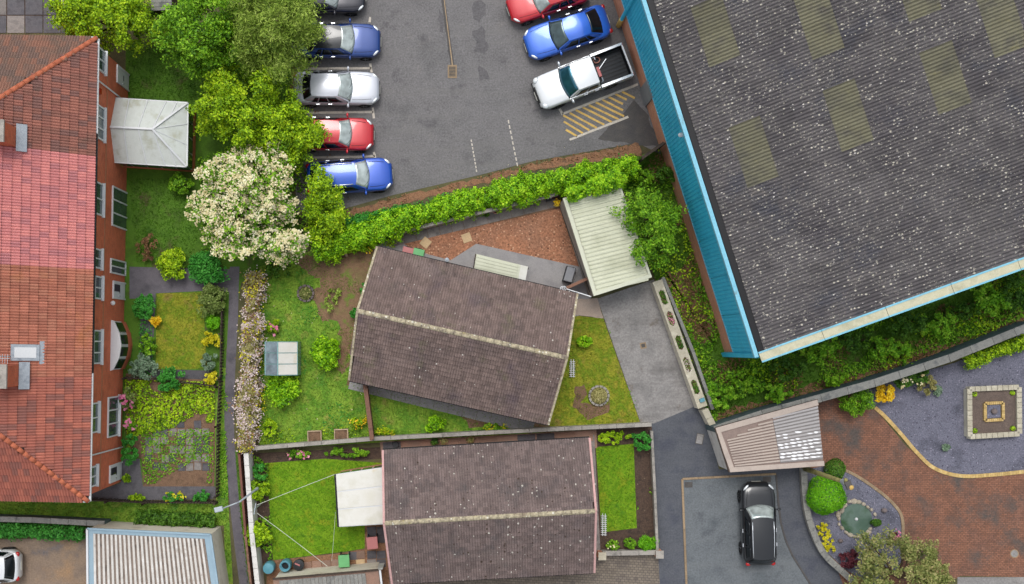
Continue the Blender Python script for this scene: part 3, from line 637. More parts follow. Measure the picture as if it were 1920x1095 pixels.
# neighbour (lower bungalow) plot
land('lawn', [(500,868),(610,860),(718,868),(722,985),(684,985),(684,1028),(648,1034),(512,1050)], .011, M['grass_rich'], 'bright green back lawn of the lower bungalow')
land('garden_bed', [(474,850),(718,838),(718,860),(505,872),(512,1048),(486,1060)], .0085, M['soil_dark'], 'dark planting bed round the lower back lawn')
yd = land('paved_yard', [(500,1052),(648,1036),(684,1028),(684,985),(740,980),(745,1095),(500,1110)], .0125, M['litter'], 'paved yard between the lower lawn and its garage')
for i, (px, py, mm) in enumerate([(697,995,'flag_dark'),(697,1010,'flag_dark'),(715,995,'flag_dark'),(715,1010,'flag_dark'),(697,1040,'flag_dark'),(715,1040,'flag_dark'),(676,1040,'flag_pink'),(662,1042,'flag_dark'),(697,1056,'flag'),(715,1056,'flag_dark'),(676,1056,'flag_buff'),(630,1056,'flag_pink'),(612,1058,'flag_pink'),(594,1059,'flag_pink'),(576,1061,'flag_pink')]):
    o = bpy.data.objects.new('paving_slab', bev_box((.5,.44,.05), M[mm])); COL.objects.link(o); p = P(px,py); o.location = (p.x,p.y,.02); o.rotation_euler[2] = .06; o.parent = yd
sp = land('side_path', [(712,828),(1118,806),(1120,840),(716,862)], .0125, M['flag_pink'], 'pinkish paved side path between the boundary wall and the lower bungalow')
for i in range(11):
    o = bpy.data.objects.new('paving_slab', bev_box((.98,.55,.04), M['flag_pink'] if i not in (7,8,0) else M['flag_dark'])); COL.objects.link(o); p = P(735+i*36, 838-i*2.0); o.location = (p.x,p.y,.018); o.rotation_euler[2] = .055; o.parent = sp
land('lawn', [(1117,838),(1188,832),(1194,990),(1128,998)], .011, M['grass_rich'], 'small bright front lawn of the lower bungalow')
land('garden_bed', [(1112,800),(1222,800),(1232,1035),(1126,1036)], .0085, M['soil_dark'], 'dark soil bed round the small front lawn')
pp = land('side_path', [(1100,815),(1114,815),(1126,1036),(1112,1036)], .0135, M['flag'], 'narrow concrete strip beside the small front lawn')
land('block_drive', [(1115,1042),(1234,1040),(1240,1150),(1115,1150)], .0125, M['block_grey'], 'brown grey block paved drive at the bottom edge')
land('patio', [(735,1080),(1116,1062),(1118,1150),(735,1150)], .0155, M['block_grey'], 'brown grey paved strip below the lower bungalow')
# alley and the red terrace gardens
land('verge', [(402,690),(428,690),(428,940),(440,1150),(425,1150),(420,985),(0,985),(-60,985),(-60,935),(405,945)], .0105, M['grass_mid'], 'grassy verge of the alley and the strip below the terrace')
land('verge', [(440,845),(470,845),(486,1150),(455,1150)], .0095, M['grass_dark'], 'narrow grassy strip between the alley path and the white wall')
ap = smooth_line([(440,500),(437,600),(432,700),(430,800),(436,900),(446,1000),(460,1110),(464,1150)], 5)
land('path', [(x-9,y) for x,y in ap]+[(x+9,y) for x,y in ap[::-1]], .0145, M['asphalt_path'], 'narrow dark tarmac alley path')
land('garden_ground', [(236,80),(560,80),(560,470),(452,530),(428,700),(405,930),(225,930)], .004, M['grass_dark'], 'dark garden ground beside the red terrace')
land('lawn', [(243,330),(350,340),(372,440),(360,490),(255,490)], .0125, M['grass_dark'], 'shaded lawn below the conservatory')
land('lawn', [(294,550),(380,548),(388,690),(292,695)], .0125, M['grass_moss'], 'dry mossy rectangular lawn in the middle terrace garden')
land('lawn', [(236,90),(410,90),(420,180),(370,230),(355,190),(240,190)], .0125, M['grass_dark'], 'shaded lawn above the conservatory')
tp = land('path', [(243,500),(440,505),(440,548),(390,545),(292,550),(285,700),(264,700),(262,560),(243,560)], .0085, M['asphalt_path'], 'dark tarmac path across the terrace gardens')
land('path', [(285,692),(405,695),(405,712),(285,708)], .0135, M['flag_dark'], 'dark paved strip below the mossy lawn')
land('path', [(226,860),(262,860),(268,912),(404,912),(404,935),(170,940),(170,925),(226,906)], .0135, M['flag_dark'], 'dark paved path round the lowest terrace garden')
og = land('overgrown_paving', [(236,700),(405,712),(402,912),(268,912),(266,860),(236,850)], .0075, M['soil'], 'weedy broken paving of the lowest terrace garden')
r = random.Random(5)
for i in range(8):
    for j in range(6):
        if r.random() < .22: continue
        px, py = 278+i*15.5+r.uniform(-1,1), 795+j*16+r.uniform(-1,1)
        o = bpy.data.objects.new('paving_slab', bev_box((.4,.42,.04), M['flag'] if r.random() < .6 else M['flag_dark'])); COL.objects.link(o); p = P(px,py)
        o.location = (p.x,p.y,.012+r.uniform(0,.008)); o.rotation_euler[2] = r.uniform(-.04,.04); o.parent = og
land('yard', [(-60,1012),(166,1008),(172,1150),(-60,1150)], .0125, M['yard'], 'brownish concrete yard with the white car')
land('paved_yard', [(-60,-40),(90,-40),(120,52),(-60,46)], .0085, M['soil_dark'], 'dark paved yard behind the terrace roof')
yd2 = bpy.data.objects['paved_yard.001'] if 'paved_yard.001' in bpy.data.objects else bpy.data.objects['paved_yard']
for i in range(6):
    for j in range(3):
        o = bpy.data.objects.new('paving_slab', bev_box((.95,.95,.04), M['flag_dark'] if (i*3+j)%4 else M['flag'])); COL.objects.link(o); p = P(-38+i*34,-22+j*34); o.location = (p.x,p.y,.016); o.parent = yd2
# ------------------------------------------------------------------ buildings
def tile_mesh(tw, g, m, rolls=2, amp=.025):
    mb = MB(); n = rolls*5; xs = [-tw/2+tw*i/n for i in range(n+1)]
    zf = lambda x: amp*(abs(math.sin(math.pi*rolls*(x+tw/2)/tw))**.8)
    L = g*1.18
    vs = [(x, 0, .07+zf(x)) for x in xs]+[(x, L, .01+zf(x)) for x in xs]+[(x, 0.0, .01+zf(x)*.6) for x in xs]
    fs = [(i, i+1, n+2+i, n+1+i) for i in range(n)]+[(2*(n+1)+i, 2*(n+1)+i+1, i+1, i) for i in range(n)]
    return mb.add(vs, fs).mesh('tile', m)
def tile_plane(parent, poly, e0, e1, tw, g, zones, nind, off=0.0):
    """tiles on the sloping plane through eave line e0->e1; poly = 3-D outline; zones = [(limit along eave, mesh)]"""
    e0, e1 = Vector(e0), Vector(e1); u = (e1-e0).normalized()
    nn = (Vector(poly[1])-Vector(poly[0])).cross(Vector(poly[2])-Vector(poly[0])).normalized()
    if nn.z < 0: nn = -nn
    v = nn.cross(u).normalized()
    if v.z < 0: v = -v
    q = [((Vector(p)-e0).dot(u), (Vector(p)-e0).dot(v)) for p in poly]; umax = max(a for a, b in q); umin = min(a for a, b in q); vmax = max(b for a, b in q)
    cand = []
    nr = max(1, round(vmax/g)); g2 = vmax/nr; ncol = max(1, round((umax-umin)/tw)); tw2 = (umax-umin)/ncol
    cs = [(umin+(i+.5)*tw2, j*g2) for j in range(nr) for i in range(ncol)]
    X = np.array([c[0] for c in cs]); Y = np.array([c[1]+g2*.5 for c in cs]); k = inpoly(X, Y, q)
    R = Matrix((u, v, nn)).transposed()
    rr = random.Random(5)
    for (a, b), kk in zip(cs, k):
        if kk: cand.append((e0+u*a+v*b+nn*(off+rr.uniform(-.004, .006)), a))
    cand.sort(key=lambda c: c[0].x**2+c[0].y**2)
    def zone(a):
        for lim, me in zones:
            if a <= lim: return me
        return zones[-1][1]
    eul = R.to_euler()
    for p, a in cand[:nind]:
        o = bpy.data.objects.new('tile', zone(a)); COL.objects.link(o); o.location = p; o.rotation_euler = eul; o.parent = parent
    by = {}
    for p, a in cand[nind:]: by.setdefault(zone(a), []).append(p)
    Rn = np.array(R)
    for me, ps in by.items():
        n = len(me.vertices); co = np.empty(n*3); me.vertices.foreach_get("co", co); co = co.reshape(-1, 3) @ Rn.T
        V = (co[None]+np.array([tuple(p) for p in ps])[:, None]).reshape(-1, 3)
        fq = np.array([tuple(p.vertices) for p in me.polygons]); FQ = (fq[None]+np.arange(len(ps))[:, None, None]*n).reshape(-1, 4)
        o = link('roof_tiles', bigmesh('roof_tiles', V, FQ, me.materials[0]), parent); o["kind"] = "stuff"
def ridge_tiles(parent, a, b, m, r=.11, L=.42, name='ridge_tile'):
    a, b = Vector(a), Vector(b); d = b-a; n = max(1, round(d.length/L)); st = d.length/n; dn = d.normalized()
    u = Vector((0,0,1)).cross(dn).normalized(); w = dn.cross(u); mb = MB(); k = 6
    vs = []
    for x, s in ((-st/2, 1.0), (st/2-.01, 1.06)):
        for i in range(k+1):
            t = math.pi*i/k; vs.append((x, r*s*math.cos(t)*1.15, r*s*math.sin(t)*.8))
    mb.add(vs, [(i, i+1, k+2+i, k+1+i) for i in range(k)]+[tuple(range(k, -1, -1)), tuple(range(k+1, 2*k+2))])
    me = mb.mesh(name, m, True); R = Matrix((dn, u, w)).transposed().to_euler()
    for i in range(n):
        o = bpy.data.objects.new(name, me); COL.objects.link(o); o.location = a+dn*(st*(i+.5)); o.rotation_euler = R; o.parent = parent
def window(parent, c, u, nrm, w, h, panes=2, gl='glass', name='window', sill=True):
    """upright window: centre c, along u, outward nrm, world coordinates"""
    c, u, nrm = Vector(c), Vector(u).normalized(), Vector(nrm).normalized(); z = Vector((0,0,1)); f = .075
    mb = MB(); R = Matrix((u, nrm, z)).transposed()
    for s in (-1, 1):
        mb.box(c+u*s*(w/2-f/2)+nrm*.03, (f, .1, h), R=R); mb.box(c+z*s*(h/2-f/2)+nrm*.03, (w-2*f, .098, f), R=R)
    for i in range(1, panes): mb.box(c+u*(-w/2+w*i/panes)+nrm*.03, (f*.9, .096, h-2*f), R=R)
    if sill: mb.box(c-z*(h/2+.04)+nrm*.06, (w+.12, .2, .07), R=R)
    fr = mb.build(name, M['upvc'], parent)
    for i in range(panes):
        pw = w/panes; MB().box(c+u*(-w/2+pw*(i+.5))+nrm*.025, (pw-f, .02, h-2*f+.01), R=R).build('pane', M[gl], fr)
    return fr
def door(parent, c, u, nrm, w, h, glazed=0.0, m='upvc'):
    c, u, nrm = Vector(c), Vector(u).normalized(), Vector(nrm).normalized(); z = Vector((0,0,1)); R = Matrix((u, nrm, z)).transposed(); f = .08
    mb = MB(); mb.box(c+nrm*.02, (w-2*f, .06, h-f), R=R)
    for s in (-1, 1): mb.box(c+u*s*(w/2-f/2)+nrm*.03, (f, .11, h), R=R)
    mb.box(c+z*(h/2-f/2)+nrm*.03, (w-2*f, .108, f), R=R)
    d = mb.build('door', M[m], parent)
    if glazed: MB().box(c+nrm*.055+u*(-w*.12)+z*h*.18, (w*.4, .02, h*.46), R=R).build('pane', M['glass_dark'], d)
    MB().box(c+nrm*.06-z*.05, (.3, .02, .06), R=R).build('letterbox', M['black_plastic'], d)
    MB().box(c+nrm*.07+u*(w*.32), (.04, .05, .14), R=R).build('handle', M['chrome'], d)
    return d
def gutter(parent, a, b, m, r=.06, name='gutter'):
    return MB().bar(a, b, r*2, r*1.6).build(name, m, parent)

def bungalow(label, nw, ne, se, sw, rw, re_, eave, ridge, tm, group, verge_m, seedname):
    NW, NE, SE, SW = [P(*p, eave) for p in (nw, ne, se, sw)]; RW, RE = P(*rw, ridge), P(*re_, ridge)
    ctr = (NW+NE+SE+SW)/4
    b = T('bungalow', label, 'house', (ctr.x, ctr.y, 0), 0)
    ins = lambda p, k=.955: Vector((ctr.x+(p.x-ctr.x)*k, ctr.y+(p.y-ctr.y)*(k-.03), 0))
    q = [ins(p) for p in (SW, SE, NE, NW)]; hw = eave-.12
    wl = MB(); wl.prism([(p.x, p.y) for p in q], 0, hw)
    mw, me_ = (q[0]+q[3])/2, (q[1]+q[2])/2
    hg = ridge-.28
    wl.add([(q[0].x,q[0].y,hw),(q[3].x,q[3].y,hw),(mw.x,mw.y,hg)], [(0,1,2)]); wl.add([(q[1].x,q[1].y,hw),(q[2].x,q[2].y,hw),(me_.x,me_.y,hg)], [(2,1,0)])
    wall = wl.build('wall', M['brick_pale'], b)
    rf = MB(); dz_ = Vector((0,0,-.05)); rf.slab([p+dz_ for p in (SW, SE, RE, RW)], .08); rf.slab([p+dz_ for p in (NE, NW, RW, RE)], .08); roof = rf.build('roof', M['deck'], b)
    tme = tile_mesh(.27, .25, tm, 2, .036)
    up = Vector((0,0,.0))
    tile_plane(roof, [SW, SE, RE, RW], SW, SE, .27, .25, [(999, tme)], 150, .02)
    tile_plane(roof, [NE, NW, RW, RE], NE, NW, .27, .25, [(999, tme)], 150, .02)
    ridge_tiles(roof, RW+Vector((0,0,.03)), RE+Vector((0,0,.03)), M['ridge_lichen'], .105)
    for a, c in ((SW, RW), (NW, RW), (SE, RE), (NE, RE)):
        MB().bar(a+Vector((0,0,.06)), c+Vector((0,0,.06)), .11, .16).build('verge', verge_m, roof)
    for a, c in ((NW, NE), (SW, SE)):
        d = Vector((0,0,-.06)); o = ((a+c)/2-ctr); o.z = 0; o = o.normalized()*.05
        gutter(b, a+d+o, c+d+o, M['black_gutter'], .055)
    # windows and doors under the eaves
    for (A, B, ts) in ((q[0], q[1], (.15, .42, .72, .9)), (q[2], q[3], (.12, .35, .62, .86))):
        u = (B-A).normalized(); n = Vector((u.y, -u.x, 0)); L = (B-A).length
        for i, t in enumerate(ts):
            c = A+u*L*t
            if i == 1: door(b, c+Vector((0,0,1.03)), u, n, .95, 2.05, .4)
            else: window(b, c+Vector((0,0,1.45)), u, n, 1.5 if i != 3 else 1.0, 1.1, 3 if i != 3 else 2)
    for (A, B) in ((q[1], q[2]), (q[3], q[0])):
        u = (B-A).normalized(); n = Vector((u.y, -u.x, 0)); window(b, (A+B)/2+Vector((0,0,1.45)), u, n, 1.9, 1.2, 3)
    return b, (NW, NE, SE, SW, RW, RE)
B1, c1 = bungalow('brown tiled bungalow with lichened ridge in the middle plot', (707,464),(1082,552),(1028,795),(655,712),(670,583),(1063,671), 2.35, 4.25, M['tile_brown'], None, M['ridge_lichen'], 1)
B2, c2 = bungalow('brown tiled bungalow with pink verges at the bottom of the frame', (718,845),(1105,822),(1114,1072),(735,1093),(720,981),(1117,958), 2.35, 4.3, M['tile_brown2'], None, mat('pink_verge', [(206,166,162),(190,150,148)], 4, fine=.3), 2)
# flue and small dish on the middle bungalow
MB().tube([P(838,487,2.2),P(838,487,2.75)], .05, 8).build('flue', M['black_plastic'], B1); MB().lathe(P(838,487,2.75), [(.09,0),(.11,.04),(.02,.1)], 10).build('flue_cap', M['metal_grey'], B1)
MB().bar(P(1063,542,2.2), P(1108,556,2.2), .05, .06).build('gutter_link', M['upvc'], B1)
for a in (0, .09): MB().tube([P(1054,541,2.3)+Vector((.11*math.cos(t)+a, .11*math.sin(t), .1)) for t in np.linspace(0, 6.28, 13)], .018, 6, False).build('cable_loop', M['upvc'], B1)

# corrugated / box-profile sheets
def profile_sheet(w, L, pitch, amp, m, box=False, n_per=6, name='sheet', skew=0.0):
    """sheet lying in local xy: ribs run along x (length L), profile across y (width w)"""
    n = int(round(w/pitch*n_per)); ys = [w*i/n for i in range(n+1)]
    if box:
        def zf(y):
            t = (y/pitch) % 1.0
            return amp if t < .38 else (amp*(1-(t-.38)/.12) if t < .5 else (0 if t < .88 else amp*(t-.88)/.12))
    else: zf = lambda y: amp*.5*math.cos(2*math.pi*y/pitch)
    vs = [(0+y*skew, y, zf(y)) for y in ys]+[(L+y*skew, y, zf(y)) for y in ys]+[(0+y*skew, y, zf(y)-.012) for y in ys]
    k = n+1; fs = [(i, k+i, k+i+1, i+1) for i in range(n)]+[(i, i+1, 2*k+i+1, 2*k+i) for i in range(n)]
    return MB().add(vs, fs).mesh(name, m, smooth=False)
def garage_box(b, base, eave, m, name='wall'):
    return MB().prism([(p.x, p.y) for p in base], 0, eave).build(name, m, b)

# --- pale green garage beside the drive
z = 2.25
GN = [P(1055,372,z), P(1163,345,z), P(1222,520,z), P(1113,555,z)]
g = T('garage', 'grey walled garage with pale green ribbed roof beside the concrete drive', 'garage', (sum(p.x for p in GN)/4, sum(p.y for p in GN)/4, 0))
wb = [GN[0]+Vector((.06,.0,0)), GN[1]+Vector((-.05,-.05,0)), GN[2]+Vector((-.05,.05,0)), GN[3]+Vector((.06,.05,0))]
garage_box(g, wb, z-.12, M['wall_grey'])
u = (GN[1]-GN[0]); Lx = u.length; u.normalize(); v = (GN[3]-GN[0]); Ly = v.length; v.normalize()
rfb = MB().slab([p+Vector((0,0,-.03)) for p in (GN[0],GN[3],GN[2],GN[1])], .08).build('roof', M['sheet_green_dk'], g)
ns = 6; sh = profile_sheet(Ly/ns*.995*.97, Lx-.34, Ly/ns*.97/4, .05, M['sheet_green'], True, 8, 'roof_sheet')
R = Matrix((u, -v, Vector((0,0,1)))).transposed()
for i in range(ns):
    o = bpy.data.objects.new('roof_sheet', sh); COL.objects.link(o); o.parent = rfb
    o.location = GN[0]+u*.22+v*(.1+(Ly-.2)*(i+1)/ns)+Vector((0,0,.0)); o.rotation_euler = R.to_euler()
MB().bar(GN[0]+u*.1+Vector((0,0,.03)), GN[3]+u*.1+Vector((0,0,.03)), .2, .1).build('bargeboard', M['sheet_green_dk'], g)
MB().bar(GN[3]+u*.2-v*.1+Vector((0,0,.028)), GN[2]-v*.1+Vector((0,0,.028)), .2, .1).build('bargeboard', M['sheet_green_dk'], g)
MB().bar(GN[1]-u*.08+Vector((0,0,.026)), GN[2]-u*.08-v*.2+Vector((0,0,.026)), .13, .1).build('gutter', M['sheet_green_dk'], g)
dd = (GN[2]-GN[3]).normalized(); nn = Vector((dd.y, -dd.x, 0)); cc = (wb[2]+wb[3])/2
dm = MB(); RR = Matrix((dd, nn, Vector((0,0,1)))).transposed()
for i in range(9): dm.box(Vector((cc.x,cc.y,.12+.22*i+.09))+nn*.03, (2.3, .05, .2), R=RR)
dm.build('garage_door', M['upvc'], g)
MB().bar(P(1050,390,1.1), P(1106,548,1.1), .03, .03).build('wall_rail', M['black_plastic'], g)

# --- lean-to roof behind the house
z = 2.25; q = [P(893,476,z+.12), P(990,500,z+.12), P(985,527,z-.05), P(888,508,z-.05)]
g = T('lean_to', 'small pale green ribbed lean-to canopy against the middle bungalow', 'canopy', (sum(p.x for p in q)/4, sum(p.y for p in q)/4, 0))
fr = MB().slab(q, .06).build('roof', M['sheet_green_dk'], g)
for i in range(5):
    t0, t1 = i/5+.01, (i+1)/5-.01
    MB().slab([q[0].lerp(q[3],t0)+Vector((.03,0,.035)), q[1].lerp(q[2],t0)+Vector((-.5,.1,.035)), q[1].lerp(q[2],t1)+Vector((-.5,.1,.035)), q[0].lerp(q[3],t1)+Vector((.03,0,.035))], .035).build('roof_sheet', M['sheet_green'], fr)
MB().slab([q[0].lerp(q[1],.86)+Vector((0,0,.03)), q[1]+Vector((0,0,.03)), q[2]+Vector((0,0,.03)), q[3].lerp(q[2],.86)+Vector((0,0,.03))], .03).build('flat_panel', M['poly_white'], fr)
for p in (q[0], q[1]): MB().box((p.x*1.0, p.y-.08, 1.15), (.08,.08,2.26)).build('post', M['wood_dark'], g)
MB().bar(q[0]+Vector((-.03,0,-.02)), q[3]+Vector((-.03,0,-.02)), .05, .14).build('fascia', M['wood_dark'], g)

# --- beige garage lower right (sheets part clear, with white paint drips)
z = 2.25
gq = [P(1342,803,z), P(1533,750,z), P(1545,873,z), P(1368,885,z)]
g = T('garage', 'pale walled garage with beige and clear ribbed roof streaked with white paint', 'garage', (sum(p.x for p in gq)/4, sum(p.y for p in gq)/4, 0))
wb = [gq[0]+Vector((.02,-.04,0)), gq[1]+Vector((-.06,-.06,0)), gq[2]+Vector((-.06,.06,0)), gq[3]+Vector((.02,.06,0))]
garage_box(g, wb, z-.1, M['render_white'])
fr = MB().slab([p+Vector((0,0,-.02)) for p in (gq[0],gq[3],gq[2],gq[1])], .09).build('roof', mat('beige_valley_shade', [(146,128,120),(130,114,108)], 2, fine=.3), g)  # darker beige paints the shade of the valleys between the ribs
for a, b, w_ in ((gq[3]+Vector((0,.12,.02)),gq[2]+Vector((0,.12,.02)),.26),(gq[0]+Vector((.02,-.12,.024)),gq[1]+Vector((.0,-.12,.024)),.3),(gq[0]+Vector((.14,-.2,.018)),gq[3]+Vector((.14,.1,.018)),.26)): MB().bar(a, b, w_, .06).build('roof_trim', M['sheet_beige'], fr)
ur = (gq[2]-gq[3]).normalized(); nrib = 15
A0, A1 = gq[3].lerp(gq[0], .14), gq[0].lerp(gq[3], .06)
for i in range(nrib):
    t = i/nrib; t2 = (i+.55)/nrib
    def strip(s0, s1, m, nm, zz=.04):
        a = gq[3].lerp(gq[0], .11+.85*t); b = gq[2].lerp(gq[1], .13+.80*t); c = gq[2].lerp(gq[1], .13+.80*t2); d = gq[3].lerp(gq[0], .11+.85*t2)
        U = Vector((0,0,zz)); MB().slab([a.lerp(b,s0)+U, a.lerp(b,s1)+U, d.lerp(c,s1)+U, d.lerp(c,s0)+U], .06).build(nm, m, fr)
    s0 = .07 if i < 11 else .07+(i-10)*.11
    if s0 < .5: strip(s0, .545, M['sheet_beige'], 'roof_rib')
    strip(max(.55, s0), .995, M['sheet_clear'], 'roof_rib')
cb = MB().slab([gq[3].lerp(gq[2],.55).lerp(gq[0].lerp(gq[1],.55),.1)+Vector((0,0,.012)), gq[2].lerp(gq[1],.1)+Vector((-.05,0,.012)), gq[1].lerp(gq[2],.1)+Vector((-.05,0,.012)), gq[0].lerp(gq[1],.55).lerp(gq[3].lerp(gq[2],.55),.14)+Vector((0,0,.012))], .03).build('clear_panel', mat('clear_valley_shade', [(120,116,116),(134,130,128)], 2, rough=.5, fine=.25), fr)  # panel colour darkened to paint shade into the gaps between clear ribs
r = random.Random(2); mb = MB()
for i in range(nrib):
    for j in range(7):
        if i < 6 and not (i == 3 and r.random() < .75) and r.random() < .93 or (i == 8 and r.random() < .3) or (i in (6,7) and r.random() < .3):
            t = (i+.35)/nrib; a = gq[3].lerp(gq[0], .11+.85*t); b = gq[2].lerp(gq[1], .13+.80*t); c = a.lerp(b, .58+.062*j+r.uniform(-.01,.01))
            w, d2 = r.uniform(.1,.19), r.uniform(.03,.065); mb.prism([(c.x+w*math.cos(k)*(1+.2*math.sin(3*k)), c.y+d2*math.sin(k)) for k in np.linspace(0, 6.28, 11)[:-1]], z+.041, z+.047)
mb.build('paint_drip', M['white_drip'], fr)
MB().bar(gq[0]+Vector((-.03,.02,.0)), gq[1]+Vector((0,.02,0)), .06, .1).build('gutter', M['wood_dark'], g); MB().bar(gq[0]+Vector((-.04,0,0)), gq[3]+Vector((-.04,0,0)), .06, .1).build('fascia', M['wood_dark'], g)
MB().box(((gq[2]+gq[1])/2)+Vector((-.02,0,-1.2)), (.05,2.6,2.0), .09).build('garage_door', M['wood_brown'], g)

# --- garage with dark fascia at the bottom edge, next to the lower bungalow
z = 2.25
gq = [P(512,1086,z), P(709,1069,z), P(722,1180,z), P(520,1200,z)]
g = T('garage', 'low garage with grey board roof and dark brown fascia at the bottom edge', 'garage', (sum(p.x for p in gq)/4, sum(p.y for p in gq)/4, 0))
garage_box(g, [gq[0]+Vector((.05,-.02,0)), gq[1]+Vector((-.08,-.02,0)), gq[2]+Vector((-.08,0,0)), gq[3]+Vector((.05,0,0))], z-.1, M['render'])
fr = MB().slab([p+Vector((0,0,-.02)) for p in (gq[0],gq[3],gq[2],gq[1])], .08).build('roof', M['flag_pink'], g)
for i in range(22):
    t0, t1 = .06+.82*i/22, .06+.82*(i+.93)/22; U = Vector((0,0,.03+.012*(i%2)))
    MB().slab([gq[0].lerp(gq[1],t0)+U+Vector((0,-.1,0)), gq[3].lerp(gq[2],t0)+U, gq[3].lerp(gq[2],t1)+U, gq[0].lerp(gq[1],t1)+U+Vector((0,-.1,0))], .05).build('roof_board', M['sheet_grey'] if 'sheet_grey' in M else M['coping_grey'], fr)
MB().bar(gq[0]+Vector((0,.02,.02)), gq[1]+Vector((0,.02,.02)), .09, .12).build('fascia', M['wood_dark'], g)
MB().box(P(697,1063,1.1)+Vector((0,.0,0)), (1.3,.03,1.5), .08).build('pale_panel', M['poly_panel'], g)
MB().bar(gq[1]+Vector((.1,0,0)), gq[2]+Vector((.1,0,0)), .1, .12).build('gutter', M['upvc'], g)

# --- large pale garage bottom left with white ribbed roof
z = 2.7
gq = [P(164,991,z), P(395,1002,z), P(428,1230,z), P(166,1230,z)]
g = T('garage', 'cream garage with white ribbed roof and blue grey border at bottom left', 'garage', (sum(p.x for p in gq)/4, sum(p.y for p in gq)/4, 0))
garage_box(g, [gq[0]+Vector((.04,-.04,0)), gq[1]+Vector((-.04,-.04,0)), gq[2]+Vector((-.04,0,0)), gq[3]+Vector((.04,0,0))], z-.1, M['render'])
fr = MB().slab([p+Vector((0,0,-.02)) for p in (gq[0],gq[3],gq[2],gq[1])], .1).build('roof', M['trim_blue_grey'], g)
a0, a1, b0, b1 = gq[0].lerp(gq[1],.05)+Vector((0,-.25,0)), gq[0].lerp(gq[1],.95)+Vector((0,-.25,0)), gq[3].lerp(gq[2],.05), gq[3].lerp(gq[2],.95)
MB().slab([a0+Vector((0,0,.01)), b0+Vector((0,0,.01)), b1+Vector((0,0,.01)), a1+Vector((0,0,.01))], .03).build('roof_pan', mat('dark_brown_pan', [(112,100,92),(136,122,112),(90,80,74)], 1.5, fine=.4), fr)  # darker brown-grey base showing between the white ribs
for i in range(26):
    t0, t1 = i/26, (i+.5)/26; U = Vector((0,0,.06))
    MB().slab([a0.lerp(a1,t0)+U, b0.lerp(b1,t0)+U, b0.lerp(b1,t1)+U, a0.lerp(a1,t1)+U], .06).build('roof_rib', M['sheet_white'], fr)
for a, b in ((gq[0],gq[1]),(gq[0],gq[3]),(gq[1],gq[2])): MB().bar(a+Vector((0,0,.03)), b+Vector((0,0,.03)), .1, .12).build('roof_trim', M['upvc'] if a is gq[0] and b is gq[3] else M['trim_blue_grey'], fr)

# --- conservatory of the lower bungalow (white lean-to)
z0, z1 = 2.1, 2.45
q = [P(630,889,z0), P(718,876,z1), P(719,983,z1), P(636,988,z0)]
g = T('conservatory', 'white lean-to conservatory with flat sheet roof on the lower bungalow', 'conservatory', (sum(p.x for p in q)/4, sum(p.y for p in q)/4, 0))
fr = MB().slab([q[0],q[3],q[2],q[1]], .06).build('roof', M['upvc'], g)
for i in range(3):
    t0, t1 = i/3+.012, (i+1)/3-.012; U = Vector((0,0,.035))
    MB().slab([q[0].lerp(q[3],t0)+U, q[0].lerp(q[3],t1)+U, q[1].lerp(q[2],t1)+U, q[1].lerp(q[2],t0)+U], .03).build('roof_panel', M['poly_white'], fr)
wq = [Vector((p.x,p.y,0)) for p in (q[0]+Vector((.08,-.06,0)), q[1]+Vector((0,-.06,0)), q[2]+Vector((0,.06,0)), q[3]+Vector((.08,.06,0)))]
MB().prism([(p.x,p.y) for p in wq], 0, .7).build('dwarf_wall', M['brick_pale'], g)
MB().prism([(p.x*.999,p.y) for p in [w.lerp((wq[0]+wq[2])/2,.02) for w in wq]], .7, 2.02).build('frame', M['upvc'], g)
for A, B, n in ((wq[3],wq[0],5),(wq[0],wq[1],4),(wq[2],wq[3],4)):
    u = (B-A).normalized(); nn = Vector((-u.y,u.x,0))
    for i in range(n): MB().box(A.lerp(B,(i+.5)/n)+Vector((0,0,1.35)), ((B-A).length/n-.1,.03,1.15), R=Matrix((u,nn,Vector((0,0,1)))).transposed()).build('pane', M['glass'], g)
gutter(g, q[0]+Vector((-.05,0,-.03)), q[3]+Vector((-.05,0,-.03)), M['black_gutter'], .05)

# ------------------------------------------------------------------ warehouse
ze = 6.7
sw = P(1424,668,ze); nw = P(1424-.3165*1068, 668-1068, ze)          # west eave line
v = (nw-sw).normalized(); 
E = P(1930,487,ze+1.95); u3 = (E-sw); run = math.hypot(u3.x,u3.y); u = Vector((u3.x,u3.y,0)).normalized(); slope = 1.95/run
LU, LV = run+9.0, (nw-sw).length-4.5
wh = T('warehouse', 'large warehouse with lichen spotted corrugated roof and blue cladding', 'warehouse', (sw.x, sw.y, 0))
A = Vector((sw.x,sw.y,0))+u*.12+v*.15; Bn = A+v*LV; Cn = A+u*LU+v*LV; D = A+u*LU
hb = 2.1
MB().prism([(p.x,p.y) for p in (A,D,Cn,Bn)], 0, hb).build('brick_wall', M['brick_pale'], wh)
# blue cladding: ribbed wall sheets on the west and south sides
nrm = -u-v*u.dot(v)*-1; nw_n = Vector((-v.y, v.x, 0)); nw_n = nw_n if nw_n.dot(u) < 0 else -nw_n
def clad(a, b, n, z0, z1fn, m, name, pitch=.2, amp=.035, pieces=1):
    d = (b-a); L = d.length; d.normalize()
    for k in range(pieces):
        s0, s1 = L*k/pieces, L*(k+1)/pieces; cnt = int(round((s1-s0)/pitch)); mb = MB()
        top = []; bot = []
        for i in range(cnt):
            for f, o in ((0,0),(.35,0),(.45,amp),(.9,amp)):
                s = s0+(s1-s0)*(i+f)/cnt; p = a+d*s+n*(.05+o); bot.append((p.x,p.y,z0)); top.append((p.x,p.y,z1fn(s)))
        nn = len(top); mb.add(bot+top, [(i, i+1, nn+i+1, nn+i) for i in range(nn-1)])
        solid(mb.build(name, m, wh), .02)
clad(A, Bn, nw_n, hb-.05, lambda s: ze-.12, M['clad_blue'], 'cladding_sheet', .2, .03, 12)
